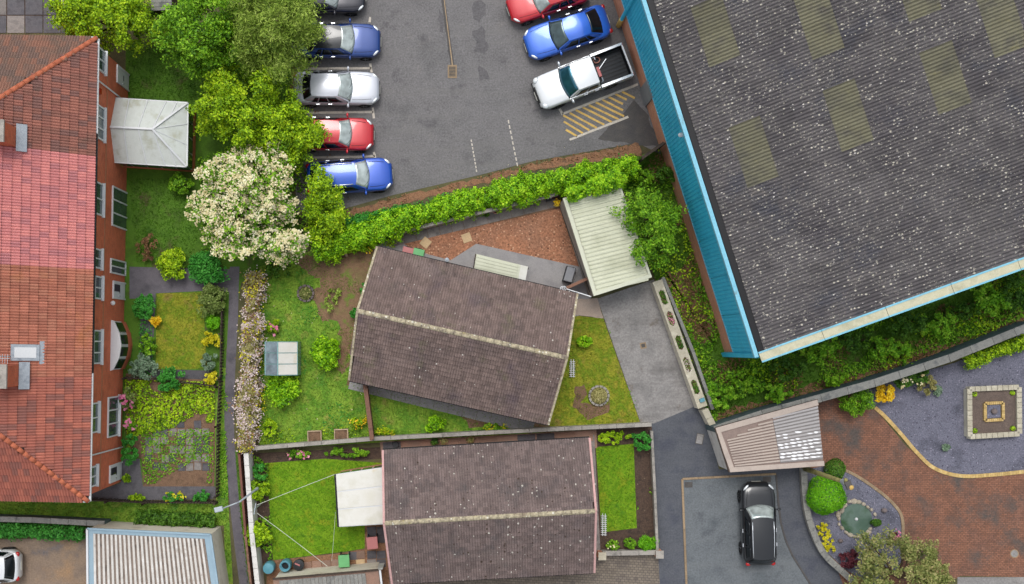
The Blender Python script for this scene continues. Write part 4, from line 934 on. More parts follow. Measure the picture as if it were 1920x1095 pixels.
sn = Vector((u.y,-u.x,0))
MB().prism([(p.x,p.y) for p in (A+nw_n*-.02,D,Cn,Bn)], hb, ze-.3).build('upper_wall', M['clad_blue'], wh)
clad(A, D, sn, hb-.05, lambda s: ze-.1+slope*s, M['clad_blue'], 'cladding_sheet', .2, .03, 8)
MB().bar(A+nw_n*.06+Vector((0,0,hb)), Bn+nw_n*.06+Vector((0,0,hb)), .1, .09).build('drip_flashing', M['clad_trim'], wh)
MB().bar(sw+nw_n*.15+Vector((0,0,-.05)), sw+nw_n*.15+v*LV+Vector((0,0,-.05)), .2, .24).build('eave_trim', M['clad_trim'], wh)
MB().bar(sw-nw_n*.13+Vector((0,0,.06)), sw-nw_n*.13+v*LV+Vector((0,0,.06)), .3, .06).build('gutter', M['black_gutter'], wh)
dp = A+nw_n*.1+sn*.12; MB().box((dp.x,dp.y,ze/2-.1),(.22,.22,ze-.2),math.atan2(v.y,v.x)).build('corner_post', M['clad_trim'] if False else M['clad_blue'], wh)
dp = A+v*(18.9)+nw_n*.16; MB().tube([(dp.x,dp.y,0),(dp.x,dp.y,ze-.2)], .11, 10).build('downpipe', M['clad_blue'], wh); MB().tube([(dp.x,dp.y,.05),(dp.x,dp.y,1.2)], .14, 10).build('pipe_guard', M['line_yellow'], wh)
# side door, lamp and brackets on the west wall
dcen = P(1207,183,0); s_ = (Vector((dcen.x,dcen.y,0))-A).dot(v); cc = A+v*s_
MB().box((cc.x,cc.y,1.1)+Vector() if False else Vector((cc.x,cc.y,1.1))+nw_n*.05, (1.0,.12,2.2), math.atan2(v.y,v.x)).build('side_door', M['plastic_grey'], wh)
for py, zz in ((14,6.2),(245,6.2),(460,6.2)):
    p = P(1212+.3165*py,py,zz); s_ = (Vector((p.x,p.y,0))-A).dot(v); cc = A+v*s_+nw_n*.22
    MB().box((cc.x,cc.y,zz+.2),(.3,.16,.2),math.atan2(v.y,v.x)).build('gutter_bracket', M['black_plastic'], wh)
p = P(1277,253,5.6); s_ = (Vector((p.x,p.y,0))-A).dot(v); cc = A+v*s_+nw_n*.2
MB().ell((cc.x,cc.y,5.6),(.16,.12,.1)).build('floodlight', M['upvc'], wh)
# roof: deck and lapped corrugated sheets, rooflights among them
nrm3 = Vector((u.x,u.y,slope)).normalized()
U3 = nrm3; V3 = Vector((v.x,v.y,0)); N3 = U3.cross(V3).normalized()
N3 = N3 if N3.z > 0 else -N3
base = sw+Vector((0,0,.0))
dk = MB().slab([base+V3*.1, base+U3*(LU)+V3*.1, base+U3*LU+V3*LV, base+V3*LV], .12)
rf = dk.build('roof', M['deck'], wh)
sl_, swd = 1.55, 1.53
sinsk = V3.dot(U3); CK = math.sqrt(1-sinsk**2); SK = sinsk/CK
me_a = profile_sheet(swd-.004, sl_-.004, .17, .085, M['asbestos'], False, 8, 'roof_sheet', SK); me_r = profile_sheet(swd-.004, sl_-.004, .17, .085, M['rooflight'], False, 8, 'rooflight', SK)
Vp = (V3-U3*sinsk).normalized(); Rm = Matrix((U3, Vp, N3)).transposed().to_euler()
RL = [(1368,82),(1540,40),(1430,276),(1590,212),(1762,150),(1722,-30),(1908,55)]
rlc = []
for px, py in RL:
    hz = ze+.6
    for _ in range(4):
        p = P(px,py,hz); s_ = (Vector((p.x,p.y,0))-Vector((base.x,base.y,0))).dot(u); hz = ze+slope*s_
    d_ = (Vector((p.x,p.y,0))-Vector((base.x,base.y,0))); b_ = (d_-u*d_.dot(u)).dot(Vp)
    rlc.append((d_.dot(u)/nrm3.dot(u)-b_*SK, b_))
nu_, nv_ = int(math.ceil(LU/sl_)), int(math.ceil(LV/swd)); r = random.Random(4)
isr = set()
for a_, b_ in rlc:
    i0 = round((a_-.3)/sl_-.5); j0 = b_/swd-1+.0
    for j in range(2): isr.add((i0, int(round(j0))+j))
for i in range(nu_):
    for j in range(nv_):
        lit = (i, j) in isr
        cw = base+U3*(i+.5)*sl_+Vp*(j+.5)*swd; kx = NX+cw.x*F/(H-cw.z); ky = NY-cw.y*F/(H-cw.z)
        if kx > 2010 or ky < -110: continue
        o = bpy.data.objects.new('rooflight' if lit else 'roof_sheet', me_r if lit else me_a); COL.objects.link(o); o.parent = rf
        o.location = base+U3*(.3+i*sl_)+V3*((.22+j*swd)/CK)+N3*(.06+r.uniform(0,.005))
        o.rotation_euler = Rm
# bargeboard flashing on the south verge
for k in range(7):
    a, b = base+U3*(LU*k/7)-Vp*.05, base+U3*(LU*(k+1)/7-.02)-Vp*.05
    o = MB().bar(a+N3*.1, b+N3*.1, .5, .1).build('verge_flashing', M['verge_cream'], rf)
    for s_ in (-1, 1): MB().bar(a+N3*.13+Vp*s_*.23, b+N3*.13+Vp*s_*.23, .08, .1).build('verge_edge', M['clad_trim'], rf)

# ------------------------------------------------------------------ red brick terrace at the left
A = P(241,137,0); B = P(227,903,0); th = math.atan2(A.x-B.x, A.y-B.y)     # facade from B (south) to A (north)
uN = (A-B).normalized(); nE = Vector((uN.y,-uN.x,0)); LH = (A-B).length
te = T('terraced_houses', 'red brick terrace with hipped tiled roof in four shades of red', 'houses', (B.x,B.y,0))
EZ, OV, DEP, PT = 5.9, .22, 8.8, math.tan(math.radians(35))
back = -nE*DEP
MB().prism([(p.x,p.y) for p in (B,A,A+back,B+back)], 0, EZ-.05).build('wall', M['brick'], te)
eSE, eNE = B+nE*OV-uN*OV, A+nE*OV+uN*OV; eNW, eSW = A+back-nE*OV+uN*OV, B+back-nE*OV-uN*OV
for p in (eSE,eNE,eNW,eSW): p.z = EZ
hd = DEP/2+OV; rz_ = EZ+hd*PT
rS, rN = eSE-nE*hd+uN*hd, eNE-nE*hd-uN*hd; rS.z = rN.z = rz_
rf = MB(); rf.slab([eSE,eNE,rN,rS], .1); rf.slab([eNE,eNW,rN], .1); rf.slab([eNW,eSW,rS,rN], .1); rf.slab([eSW,eSE,rS], .1)
roof = rf.build('roof', M['deck'], te)
tw, tg = .28, .42
def zone_u(py): return (P(175,py,EZ)-eSE).dot(uN)
tm = {k: tile_mesh(tw, tg, M['tile_'+k], 2, .03) for k in ('north','pink','orange','south','hip')} if False else {a: tile_mesh(tw, tg, M[b], 2, .048) for a, b in (('n','tile_n'),('p','tile_pink'),('o','tile_orange'),('s','tile_south'),('h','tile_hip'))}
tile_plane(roof, [eSE,eNE,rN,rS], eSE, eNE, tw, tg, [(zone_u(712),tm['s']),(zone_u(506),tm['o']),(zone_u(298),tm['p']),(99,tm['n'])], 300)
tile_plane(roof, [eNE,eNW,rN], eNE, eNW, tw, tg, [(99,tm['h'])], 0)
tile_plane(roof, [eSW,eSE,rS], eSW, eSE, tw, tg, [(99,tm['s'])], 0)
tile_plane(roof, [eNW,eSW,rS,rN], eNW, eSW, tw, tg, [(99,tm['s'])], 0)
for a, b in ((eNE,rN),(eSE,rS),(eNW,rN),(eSW,rS)): ridge_tiles(roof, a+Vector((0,0,.05)), b+Vector((0,0,.05)), M['ridge_red'], .1, .36, 'hip_tile')
ridge_tiles(roof, rS+Vector((0,0,.05)), rN+Vector((0,0,.05)), M['ridge_red'], .13, .45)
for a, b, m in ((eNE,eNW,'upvc'),(eSW,eSE,'upvc')): gutter(te, a+Vector((0,0,-.05)), b+Vector((0,0,-.05)), M[m], .06)
for t0, t1, m in ((0,zone_u(700),'upvc'),(zone_u(700),zone_u(250),'black_gutter'),(zone_u(250),LH+.4,'upvc')):
    gutter(te, eSE+uN*t0+nE*.04+Vector((0,0,-.06)), eSE+uN*t1+nE*.04+Vector((0,0,-.06)), M[m], .06)
def fac(px, py):                                   # photo point on the facade plane -> (distance north of B, height)
    a, b = (px-NX)/F, -(py-NY)/F; c = B.dot(nE); k = c/(a*nE.x+b*nE.y); p = Vector((a*k,b*k,0)); return (p-B).dot(uN), H-k
def fpt(s, h): return B+uN*s+Vector((0,0,h))
for sx, yn, ys, hgt, panes in [(195,97,140,1.15,2),(193,203,266,1.15,3),(190.5,345,406,1.2,2),(188,468,505,1.1,2),(189,519,562,1.1,2),(187.5,619,682,1.2,3),(182,754,810,1.15,2),(179,872,910,1.1,2)]:
    s0, h0 = fac(sx, ys); s1, _ = fac(sx, yn); hgt = min(hgt, EZ-.14-h0); window(te, fpt((s0+s1)/2, h0+hgt/2), -uN, nE, s1-s0, hgt, panes)
for sx, tx, yn, ys, panes in [(237,209,361,433,3),(234,206,491,518,2),(220,201,742,816,3)]:
    s0, h0 = fac(sx, ys); s1, _ = fac(sx, yn); _, h1 = fac(tx, (yn+ys)/2); window(te, fpt((s0+s1)/2, (h0+h1)/2), -uN, nE, s1-s0, h1-h0, panes)
for sx, yn, ys, gl in [(240,143,168,0),(233,533,560,1),(226,867,896,1)]:
    s0, h0 = fac(sx, ys); s1, _ = fac(sx, yn); door(te, fpt((s0+s1)/2, 1.08), -uN, nE, max(.95,s1-s0), 2.1, gl)
# bow window
s0, _ = fac(226, 692); s1, _ = fac(226, 603); bw = MB(); bt = MB(); K = 4; hs, ht = .75, 2.15
arc = [(s0+(s1-s0)*i/K, .1+.4*(1-(2*i/K-1)**2)) for i in range(K+1)]
pts = [fpt(s,0)+nE*d for s, d in arc]
MB().prism([(p.x,p.y) for p in [fpt(s0,0)]+pts+[fpt(s1,0)]], 0, hs).build('bow_wall', M['brick'], te)
bo = MB().prism([(p.x,p.y) for p in [fpt(s0-.05,0)]+[p+nE*.06 for p in pts]+[fpt(s1+.05,0)]], ht, ht+.1)
bow = bo.build('bow_window', M['upvc'], te)
MB().prism([(p.x,p.y) for p in [fpt(s0,0)]+[p-nE*.03 for p in pts]+[fpt(s1,0)]], hs, ht).build('bow_frame', M['upvc'], bow)
for a, b in zip(pts, pts[1:]):
    d = (b-a).normalized(); n_ = Vector((d.y,-d.x,0)); MB().box((a+b)/2+n_*.01+Vector((0,0,(hs+ht)/2)), ((b-a).length-.16,.06,ht-hs-.2), R=Matrix((d,n_,Vector((0,0,1)))).transposed()).build('pane', M['glass_dark'], bow)
# string course, downpipes, alarm box, lamp
_, hsr = fac(194, 500); MB().bar(fpt(.02,hsr)+nE*.02, fpt(LH-.02,hsr)+nE*.02, .05, .1).build('string_course', M['stone_string'], te)
for (ax, ay), (bx, by) in (((183,152),(222,183)),((170,853),(232,839))):
    s_, h_ = fac(ax, ay); s2, h2 = fac(bx, by); MB().tube([fpt(s_,EZ-.1)+nE*.08, fpt((s_+s2)/2,max(.1,h2))+nE*.08], .04, 8).build('downpipe', M['upvc'], te)
s_, h_ = fac(185,171); MB().box(fpt(s_,h_)+nE*.06, (.12,.28,.28), math.atan2(nE.y,nE.x)).build('alarm_box', M['lamp_red'], te)
s_, h_ = fac(208,568); MB().ell(fpt(s_,h_)+nE*.1, (.13,.13,.13)).build('wall_lamp', M['upvc'], te)
# chimneys, roof window
def roof_at(px, py):
    p = None; h = 7.0
    for _ in range(8):
        p = P(px, py, h); d = (eSE-p); d.z = 0; h = EZ+max(0, d.dot(nE))*PT
    return p
for px, py, sz in ((26,258,(.7,.9)),(30,704,(.75,1.0))):
    p = roof_at(px, py)-nE*.2; ch = MB().box((p.x,p.y,p.z+.55),(sz[0],sz[1],2.0),th*-1).build('chimney', M['brick'], roof)
    MB().box((p.x,p.y,p.z+1.6),(sz[0]+.12,sz[1]+.12,.12),-th).build('chimney_cap', M['coping'], roof)
    MB().lathe((p.x,p.y,p.z+1.66),[(.13,0),(.12,.4),(.14,.42)],12).build('chimney_pot', M['terracotta'], roof)
    q = p+nE*(sz[0]/2+.12); MB().slab([q-uN*.65+Vector((-.1,0,.16)), q-uN*.65+nE*.3+Vector((0,0,-.13)), q+uN*.65+nE*.3+Vector((0,0,-.13)), q+uN*.65+Vector((-.1,0,.16))], .03).build('lead_flashing', M['lead'], roof)
    for s_ in (-1,1): MB().slab([p+uN*s_*(sz[1]/2+.02)-nE*.5+Vector((0,0,.45)), p+uN*s_*(sz[1]/2+.02)+nE*.55+Vector((0,0,-.25)), p+uN*s_*(sz[1]/2+.2)+nE*.55+Vector((0,0,-.25)), p+uN*s_*(sz[1]/2+.2)-nE*.5+Vector((0,0,.45))], .03).build('lead_flashing', M['lead'], roof)
p = roof_at(22,668); ae = MB(); ae.tube([p, p+Vector((0,0,1.3))], .025, 6)
for i in range(6): ae.tube([p+Vector((-.3,-.1+.0*i,1.2))+nE*.12*i-uN*.22, p+Vector((-.3,-.1,1.2))+nE*.12*i+uN*.22], .012, 5)
ae.tube([p+Vector((-.35,-.1,1.2)), p+Vector((.4,-.1,1.2))], .015, 6); ae.build('aerial', M['metal_grey'], roof)
pc = roof_at(46,661); ns_ = Vector((-PT*-1,0,1)); sl_d = (nE+Vector((0,0,-PT))).normalized(); n_ = uN.cross(sl_d); n_ = n_ if n_.z > 0 else -n_; Rw = Matrix((sl_d, uN, n_)).transposed()
vw = MB(); vw.box(pc+n_*.1, (1.3,.78,.1), R=Rw); vw.box(pc+sl_d*.78+n_*.07, (.22,1.1,.05), R=Rw); rw = vw.build('roof_window', M['lead'], roof)
MB().box(pc+n_*.155, (1.0,.5,.02), R=Rw).build('pane', M['upvc'], rw)
# gate-side conservatory with hipped polycarbonate roof
z0, z1 = 2.15, 2.95
q = [P(208,184,z0), P(352,193,z0), P(350,312,z0), P(206,303,z0)]; w0, w1 = P(205,238,z1), P(286,242,z1)
cv = T('conservatory', 'white framed conservatory with hipped translucent roof on the red terrace', 'conservatory', (sum(p.x for p in q)/4, sum(p.y for p in q)/4, 0))
fr = MB().slab([q[0],w0,w1,q[1]], .03)
fr.slab([w0,q[3],q[2],w1], .03); fr.slab([w1,q[2],q[1]], .03); roof2 = fr.build('roof', M['poly_panel'], cv)
def bars(a0, a1, b0, b1, n, w=.05, inc=(0,)):
    for i in range(n+1):
        if i in (0,) and 0 not in inc: continue
        t = i/n; MB().bar(a0.lerp(a1,t)+Vector((0,0,.02)), b0.lerp(b1,t)+Vector((0,0,.02)), w, .05).build('glazing_bar', M['upvc'], roof2)
def panes(a0, a1, b0, b1, n):
    for i in range(n):
        t0, t1 = (i+.06)/n, (i+.94)/n; U = Vector((0,0,.014)); MB().slab([a0.lerp(a1,t0)+U, b0.lerp(b1,t0)+U, b0.lerp(b1,t1)+U, a0.lerp(a1,t1)+U], .012).build('roof_pane', M['poly_panel'], roof2)
m1 = q[0].lerp(q[1],.72); m2 = q[3].lerp(q[2],.72)
bars(w0, w1, q[0], m1, 3); bars(w0, w1, q[3], m2, 3); panes(q[0], m1, w0, w1, 3); panes(w0, w1, q[3], m2, 3)
bars(w1.lerp(q[1],.5), q[1], m1.lerp(q[1],.5), q[1], 1); bars(w1.lerp(q[2],.5), q[2], m2.lerp(q[2],.5), q[2], 1)
for k in (.33, .66): MB().bar(w1+Vector((0,0,.02)), q[1].lerp(q[2],k)+Vector((0,0,.02)), .03, .04).build('glazing_bar', M['upvc'], roof2)
for a, b in ((w0,w1),(w1,q[1]),(w1,q[2])): MB().bar(a+Vector((0,0,.04)), b+Vector((0,0,.04)), .1, .08).build('ridge_bar', M['upvc'], roof2)
for a, b in ((q[0],q[1]),(q[1],q[2]),(q[2],q[3])): MB().bar(a+Vector((0,0,-.04)), b+Vector((0,0,-.04)), .1, .1).build('gutter', M['upvc'], cv)
wq = [Vector((p.x,p.y,0)) for p in q]; cc = (wq[0]+wq[2])/2; wq = [p.lerp(cc,.03) for p in wq]
MB().prism([(p.x,p.y) for p in wq], 0, .6).build('dwarf_wall', M['brick'], cv)
MB().prism([(p.x,p.y) for p in [p.lerp(cc,.02) for p in wq]], .6, 2.08).build('frame', M['upvc'], cv)
for A_, B_, n in ((wq[1],wq[2],4),(wq[2],wq[3],5),(wq[0],wq[1],5)):
    d = (B_-A_).normalized(); n_ = Vector((-d.y,d.x,0)); L_ = (B_-A_).length
    for i in range(n): MB().box(A_.lerp(B_,(i+.5)/n)+Vector((0,0,1.35)), (L_/n-.1,.04,1.25), R=Matrix((d,n_,Vector((0,0,1)))).transposed()).build('pane', M['glass_dark'] if n == 4 else M['glass'], cv)
# ------------------------------------------------------------------ boundary walls and fences
def wall(label, pts, th, h, m, cm, cw=None, step=.9, z=0.0, cat='wall', ch=.07):
    q = [P(x, y, h) for x, y in pts]; o = T('garden_wall', label, cat, (q[0].x, q[0].y, z)); mb = MB()
    for a, b in zip(q, q[1:]): mb.bar(Vector((a.x,a.y,z+(h-z-ch)/2)), Vector((b.x,b.y,z+(h-z-ch)/2)), th, h-z-ch)
    mb.build('wall_body', m, o); w = cw or th+.06
    for a, b in zip(q, q[1:]):
        L = (b-a).length; n = max(1, round(L/step)); ang = math.atan2((b-a).y, (b-a).x); me = bev_box((L/n-.012, w, ch), cm)
        for i in range(n):
            c = bpy.data.objects.new('coping_stone', me); COL.objects.link(c); p = a.lerp(b, (i+.5)/n)
            c.location = (p.x, p.y, h-ch/2+random.uniform(0,.006)); c.rotation_euler[2] = ang+random.uniform(-.006,.006); adopt(c, o, True)
    return o
wall('concrete coped boundary wall between the two bungalows', [(474,841),(700,823),(960,809),(1222,796)], .16, 1.0, M['wall_grey'], M['coping'], .21)
wall('pale coped wall under the long bright hedge', [(636,462),(740,437),(1046,363)], .16, .9, M['wall_grey'], M['coping'], .2)
wall('grey coped back wall along the rough bank', [(1340,806),(1430,776),(1540,746),(1640,718),(1780,672),(1945,606)], .3, 2.0, M['wall_dark'], M['coping_grey'], .42, 1.2)
wall('white painted wall along the alley beside the lower garden', [(461,850),(466,920),(472,1000),(484,1110),(488,1150)], .2, 1.5, M['render_white'], M['render_white'], .26, .6)
board_fence_later = True
wall('grey wall below the grass strip at the lower left', [(-60,972),(60,975),(196,982)], .2, 1.1, M['wall_dark'], M['coping_grey'], .3)
wall('low wall with concrete coping at the end of the small front lawn', [(1130,1038),(1232,1036)], .2, .6, M['wall_grey'], M['coping'], .26)
o = wall('low concrete wall along the dark tarmac beside the small front lawn', [(1222,808),(1228,920),(1233,1034)], .12, .5, M['wall_grey'], M['coping'], .15, .45)
for px, py, lb in ((1127,1040,'left'),(1234,1037,'right')):
    g = T('gate_pier', 'short capped pier at the %s end of the low wall below the small lawn' % lb, 'pier', P(px,py,0))
    MB().box(P(px,py,.4)+Vector((0,0,-.02)),(.34,.34,.76)).build('pier_body', M['brick_pale'], g); MB().box(P(px,py,.4)+Vector((0,0,.43)),(.42,.42,.1)).build('pier_cap', M['coping_cream'] if lb == 'left' else M['coping'], g)
# curved low wall round the slate island
wall('low curved rendered wall round the slate island', smooth_line([(1508,878),(1510,925),(1518,975),(1543,1035),(1580,1072),(1600,1090)],3), .22, .5, M['wall_grey'], M['coping_grey'], .34, .7)
# planter wall along the drive with five flower pockets
h = .95; a, b = P(1233,528,h), P(1317,762,h); d = (b-a).normalized(); nn = Vector((-d.y, d.x, 0)); ang = math.atan2(d.y, d.x); L = (b-a).length
pwall = T('planter_wall', 'cream topped thick wall with five flower pockets beside the drive', 'wall', (a.x,a.y,0))
def pt(s, t, z): p = a+d*s+nn*t; return Vector((p.x,p.y,z))
hw = .24; pk = []
for px, py in ((1236,560),(1250,600),(1267,645),(1284,685),(1297,728)): p = P(px,py,h); pk.append((p-a).dot(d))
body = MB(); top = MB(); prev = -.05
for s_ in pk+[None]:
    e = L+.05 if s_ is None else s_-.42
    body.bar(pt(prev,0,(h-.08)/2), pt(e,0,(h-.08)/2), hw*2, h-.08); top.bar(pt(prev,0,h-.04), pt(e,0,h-.04), hw*2+.06, .08)
    if s_ is not None:
        for t in (-1, 1): body.bar(pt(e,t*(hw-.05),(h-.08)/2), pt(s_+.42,t*(hw-.05),(h-.08)/2), .1, h-.08); top.bar(pt(e,t*(hw-.03),h-.04), pt(s_+.42,t*(hw-.03),h-.04), .12, .08)
        body.bar(pt(e,0,.3), pt(s_+.42,0,.3), .4, .6)
        for sg in (-1, 1):
            for t in (-1, 1): q0, q1, q2 = pt(s_+sg*.42,t*.2,0), pt(s_+sg*.42,t*.02,0), pt(s_+sg*.24,t*.2,0); top.prism([(q.x,q.y) for q in (q0,q1,q2)], h-.079, h-.004)
        prev = s_+.42
body.build('wall_body', M['render'], pwall); top.build('coping', M['coping_cream'], pwall)
for i, s_ in enumerate(pk):
    MB().bar(pt(s_-.41,0,h-.14), pt(s_+.41,0,h-.14), .38, .05).build('soil', M['soil'], pwall)
wall('grey upstand wall behind the planter wall', [(1243,520),(1300,660),(1337,768)], .14, .8, M['wall_grey'], M['coping_grey'], .18)
wall('cream garage return wall at the end of the planter wall', [(1322,768),(1338,800)], .3, 1.0, M['render'], M['coping_cream'], .36, .6)
bx = P(1316,750,1.0); o = MB().box(bx+Vector((0,0,.05)),(.2,.26,.12),ang).build('small_box', M['plastic_blue']); tag(o, 'small teal box on the lower end of the planter wall', 'box')
# fences
def fence(label, pts, h, gap, pick, m, rails=(.3,.75), tilt=0.0, cat='fence', pw=(.07,.02), post=2.0, z=0.0, jit=.04):
    q = [P(x, y, h*.6) for x, y in pts]; q = [Vector((p.x,p.y,z)) for p in q]; o = T('picket_fence', label, cat, q[0]); r = random.Random(len(pts)+int(h*100))
    me = bev_box((pw[0], pw[1], h), m)
    for a, b in zip(q, q[1:]):
        L = (b-a).length; dn = (b-a).normalized(); n_ = Vector((-dn.y,dn.x,0)); ang = math.atan2(dn.y,dn.x); cnt = int(L/gap)
        for rl in rails: MB().bar(a+Vector((0,0,h*rl)), b+Vector((0,0,h*rl)), .05, .07).build('rail', m, o)
        for i in range(cnt):
            p = a+dn*(L*(i+.5)/cnt)+n_*.045; c = bpy.data.objects.new('picket', me); COL.objects.link(c); c.location = (p.x,p.y,z+h/2+r.uniform(-jit,jit)); c.rotation_euler = (r.uniform(-.05,.05)+tilt, r.uniform(-.04,.04), ang); adopt(c, o, True)
        for i in range(max(2, int(L/post)+1)):
            p = a.lerp(b, i/max(1, max(2, int(L/post)+1)-1)); MB().box((p.x,p.y,z+h*.52)-n_*.06 if False else Vector((p.x,p.y,z+h*.52))-n_*.06,(.08,.08,h*1.04),ang).build('post', m, o)
    return o
fence('dark picket fence along the alley beside the lowest terrace garden', [(412,712),(408,800),(406,932)], .95, .19, True, M['wood_dark'], pw=(.1,.025))
fence('dark picket fence along the alley beside the mossy lawn', [(417,545),(413,708)], .8, .17, True, M['wood_dark'])
fence('dark picket fence between the mossy lawn garden and the overgrown garden', [(232,708),(300,712),(405,724)], .7, .2, True, M['wood_dark'])
fence('dark picket fence along the grass strip below the terrace', [(-60,925),(60,932),(270,942),(404,942)], .9, .15, True, M['wood_dark'])
def board_fence(label, a, b, h, m, t=.2, step=.13, name='board_fence'):
    a, b = P(*a, h*.6), P(*b, h*.6); a.z = b.z = 0; L = (b-a).length; dn = (b-a).normalized(); ang = math.atan2(dn.y,dn.x); n_ = Vector((-dn.y,dn.x,0)); o = T(name, label, 'fence', a); n = int(L/step); me = bev_box((step*.96,.03,h-.05), m)
    for i in range(n):
        c = bpy.data.objects.new('board', me); COL.objects.link(c); p = a+dn*(L*(i+.5)/n)+n_*(.02+.015*(i%2)); c.location = (p.x,p.y,(h-.05)/2); c.rotation_euler[2] = ang; adopt(c, o, True)
    for i in range(max(2,int(L/1.8)+1)):
        p = a.lerp(b, i/max(1,int(L/1.8))); MB().box((p.x,p.y,h/2)-n_*.05 if False else Vector((p.x,p.y,h/2))-n_*.05,(.1,.1,h),ang).build('post', m, o)
    MB().bar(a+Vector((0,0,h)), b+Vector((0,0,h)), t, .05).build('cap_rail', m, o); return o
board_fence('brown timber fence from the bungalow to the boundary wall', (686,720), (699,822), 1.7, M['wood_brown'], .22)
board_fence('brown timber gate between the bungalow and the green garage', (1060,541), (1102,522), 1.6, M['wood_brown'], .16, name='timber_gate')
board_fence('low brown board fence on the alley side of the white wall, upper stretch', (452,850), (464,1000), 1.4, mat('red_brown_timber', [(122,80,68),(104,70,62)], 3, fine=.4, rnd=.15), .12)
board_fence('low brown board fence on the alley side of the white wall, lower stretch', (464,1002), (478,1130), 1.4, M['wood_brown'], .12)
board_fence('dark timber fence at the car park corner by the warehouse', (1200,300), (1240,272), 1.7, M['wood_dark'], .16)
for (px, py, lb) in ((1072,690,'white miniature picket fence leaning by the front lawn of the middle bungalow'),(1131,982,'white miniature picket fence beside the small front lawn')):
    o = T('ornamental_fence', lb, 'fence', P(px,py,0)); me = bev_box((.34,.045,.025), M['upvc']); n = 8 if px < 1100 else 10
    for i in range(n):
        c = bpy.data.objects.new('picket', me); COL.objects.link(c); c.parent = o; c.location = (0,-.46*n/8+i*.115,.2); c.rotation_euler = (0,-.55,0.05)
    for xx in (-.06,.07): MB().bar((xx,-.5*n/8,.2+xx*.55+.03),(xx,.48*n/8,.2+xx*.55+.03),.035,.02).build('rail', M['upvc'], o, w=False)
    for yy in (-.4,.35): MB().box((-.1,yy,.1),(.03,.03,.22)).build('stake', M['upvc'], o, w=False)

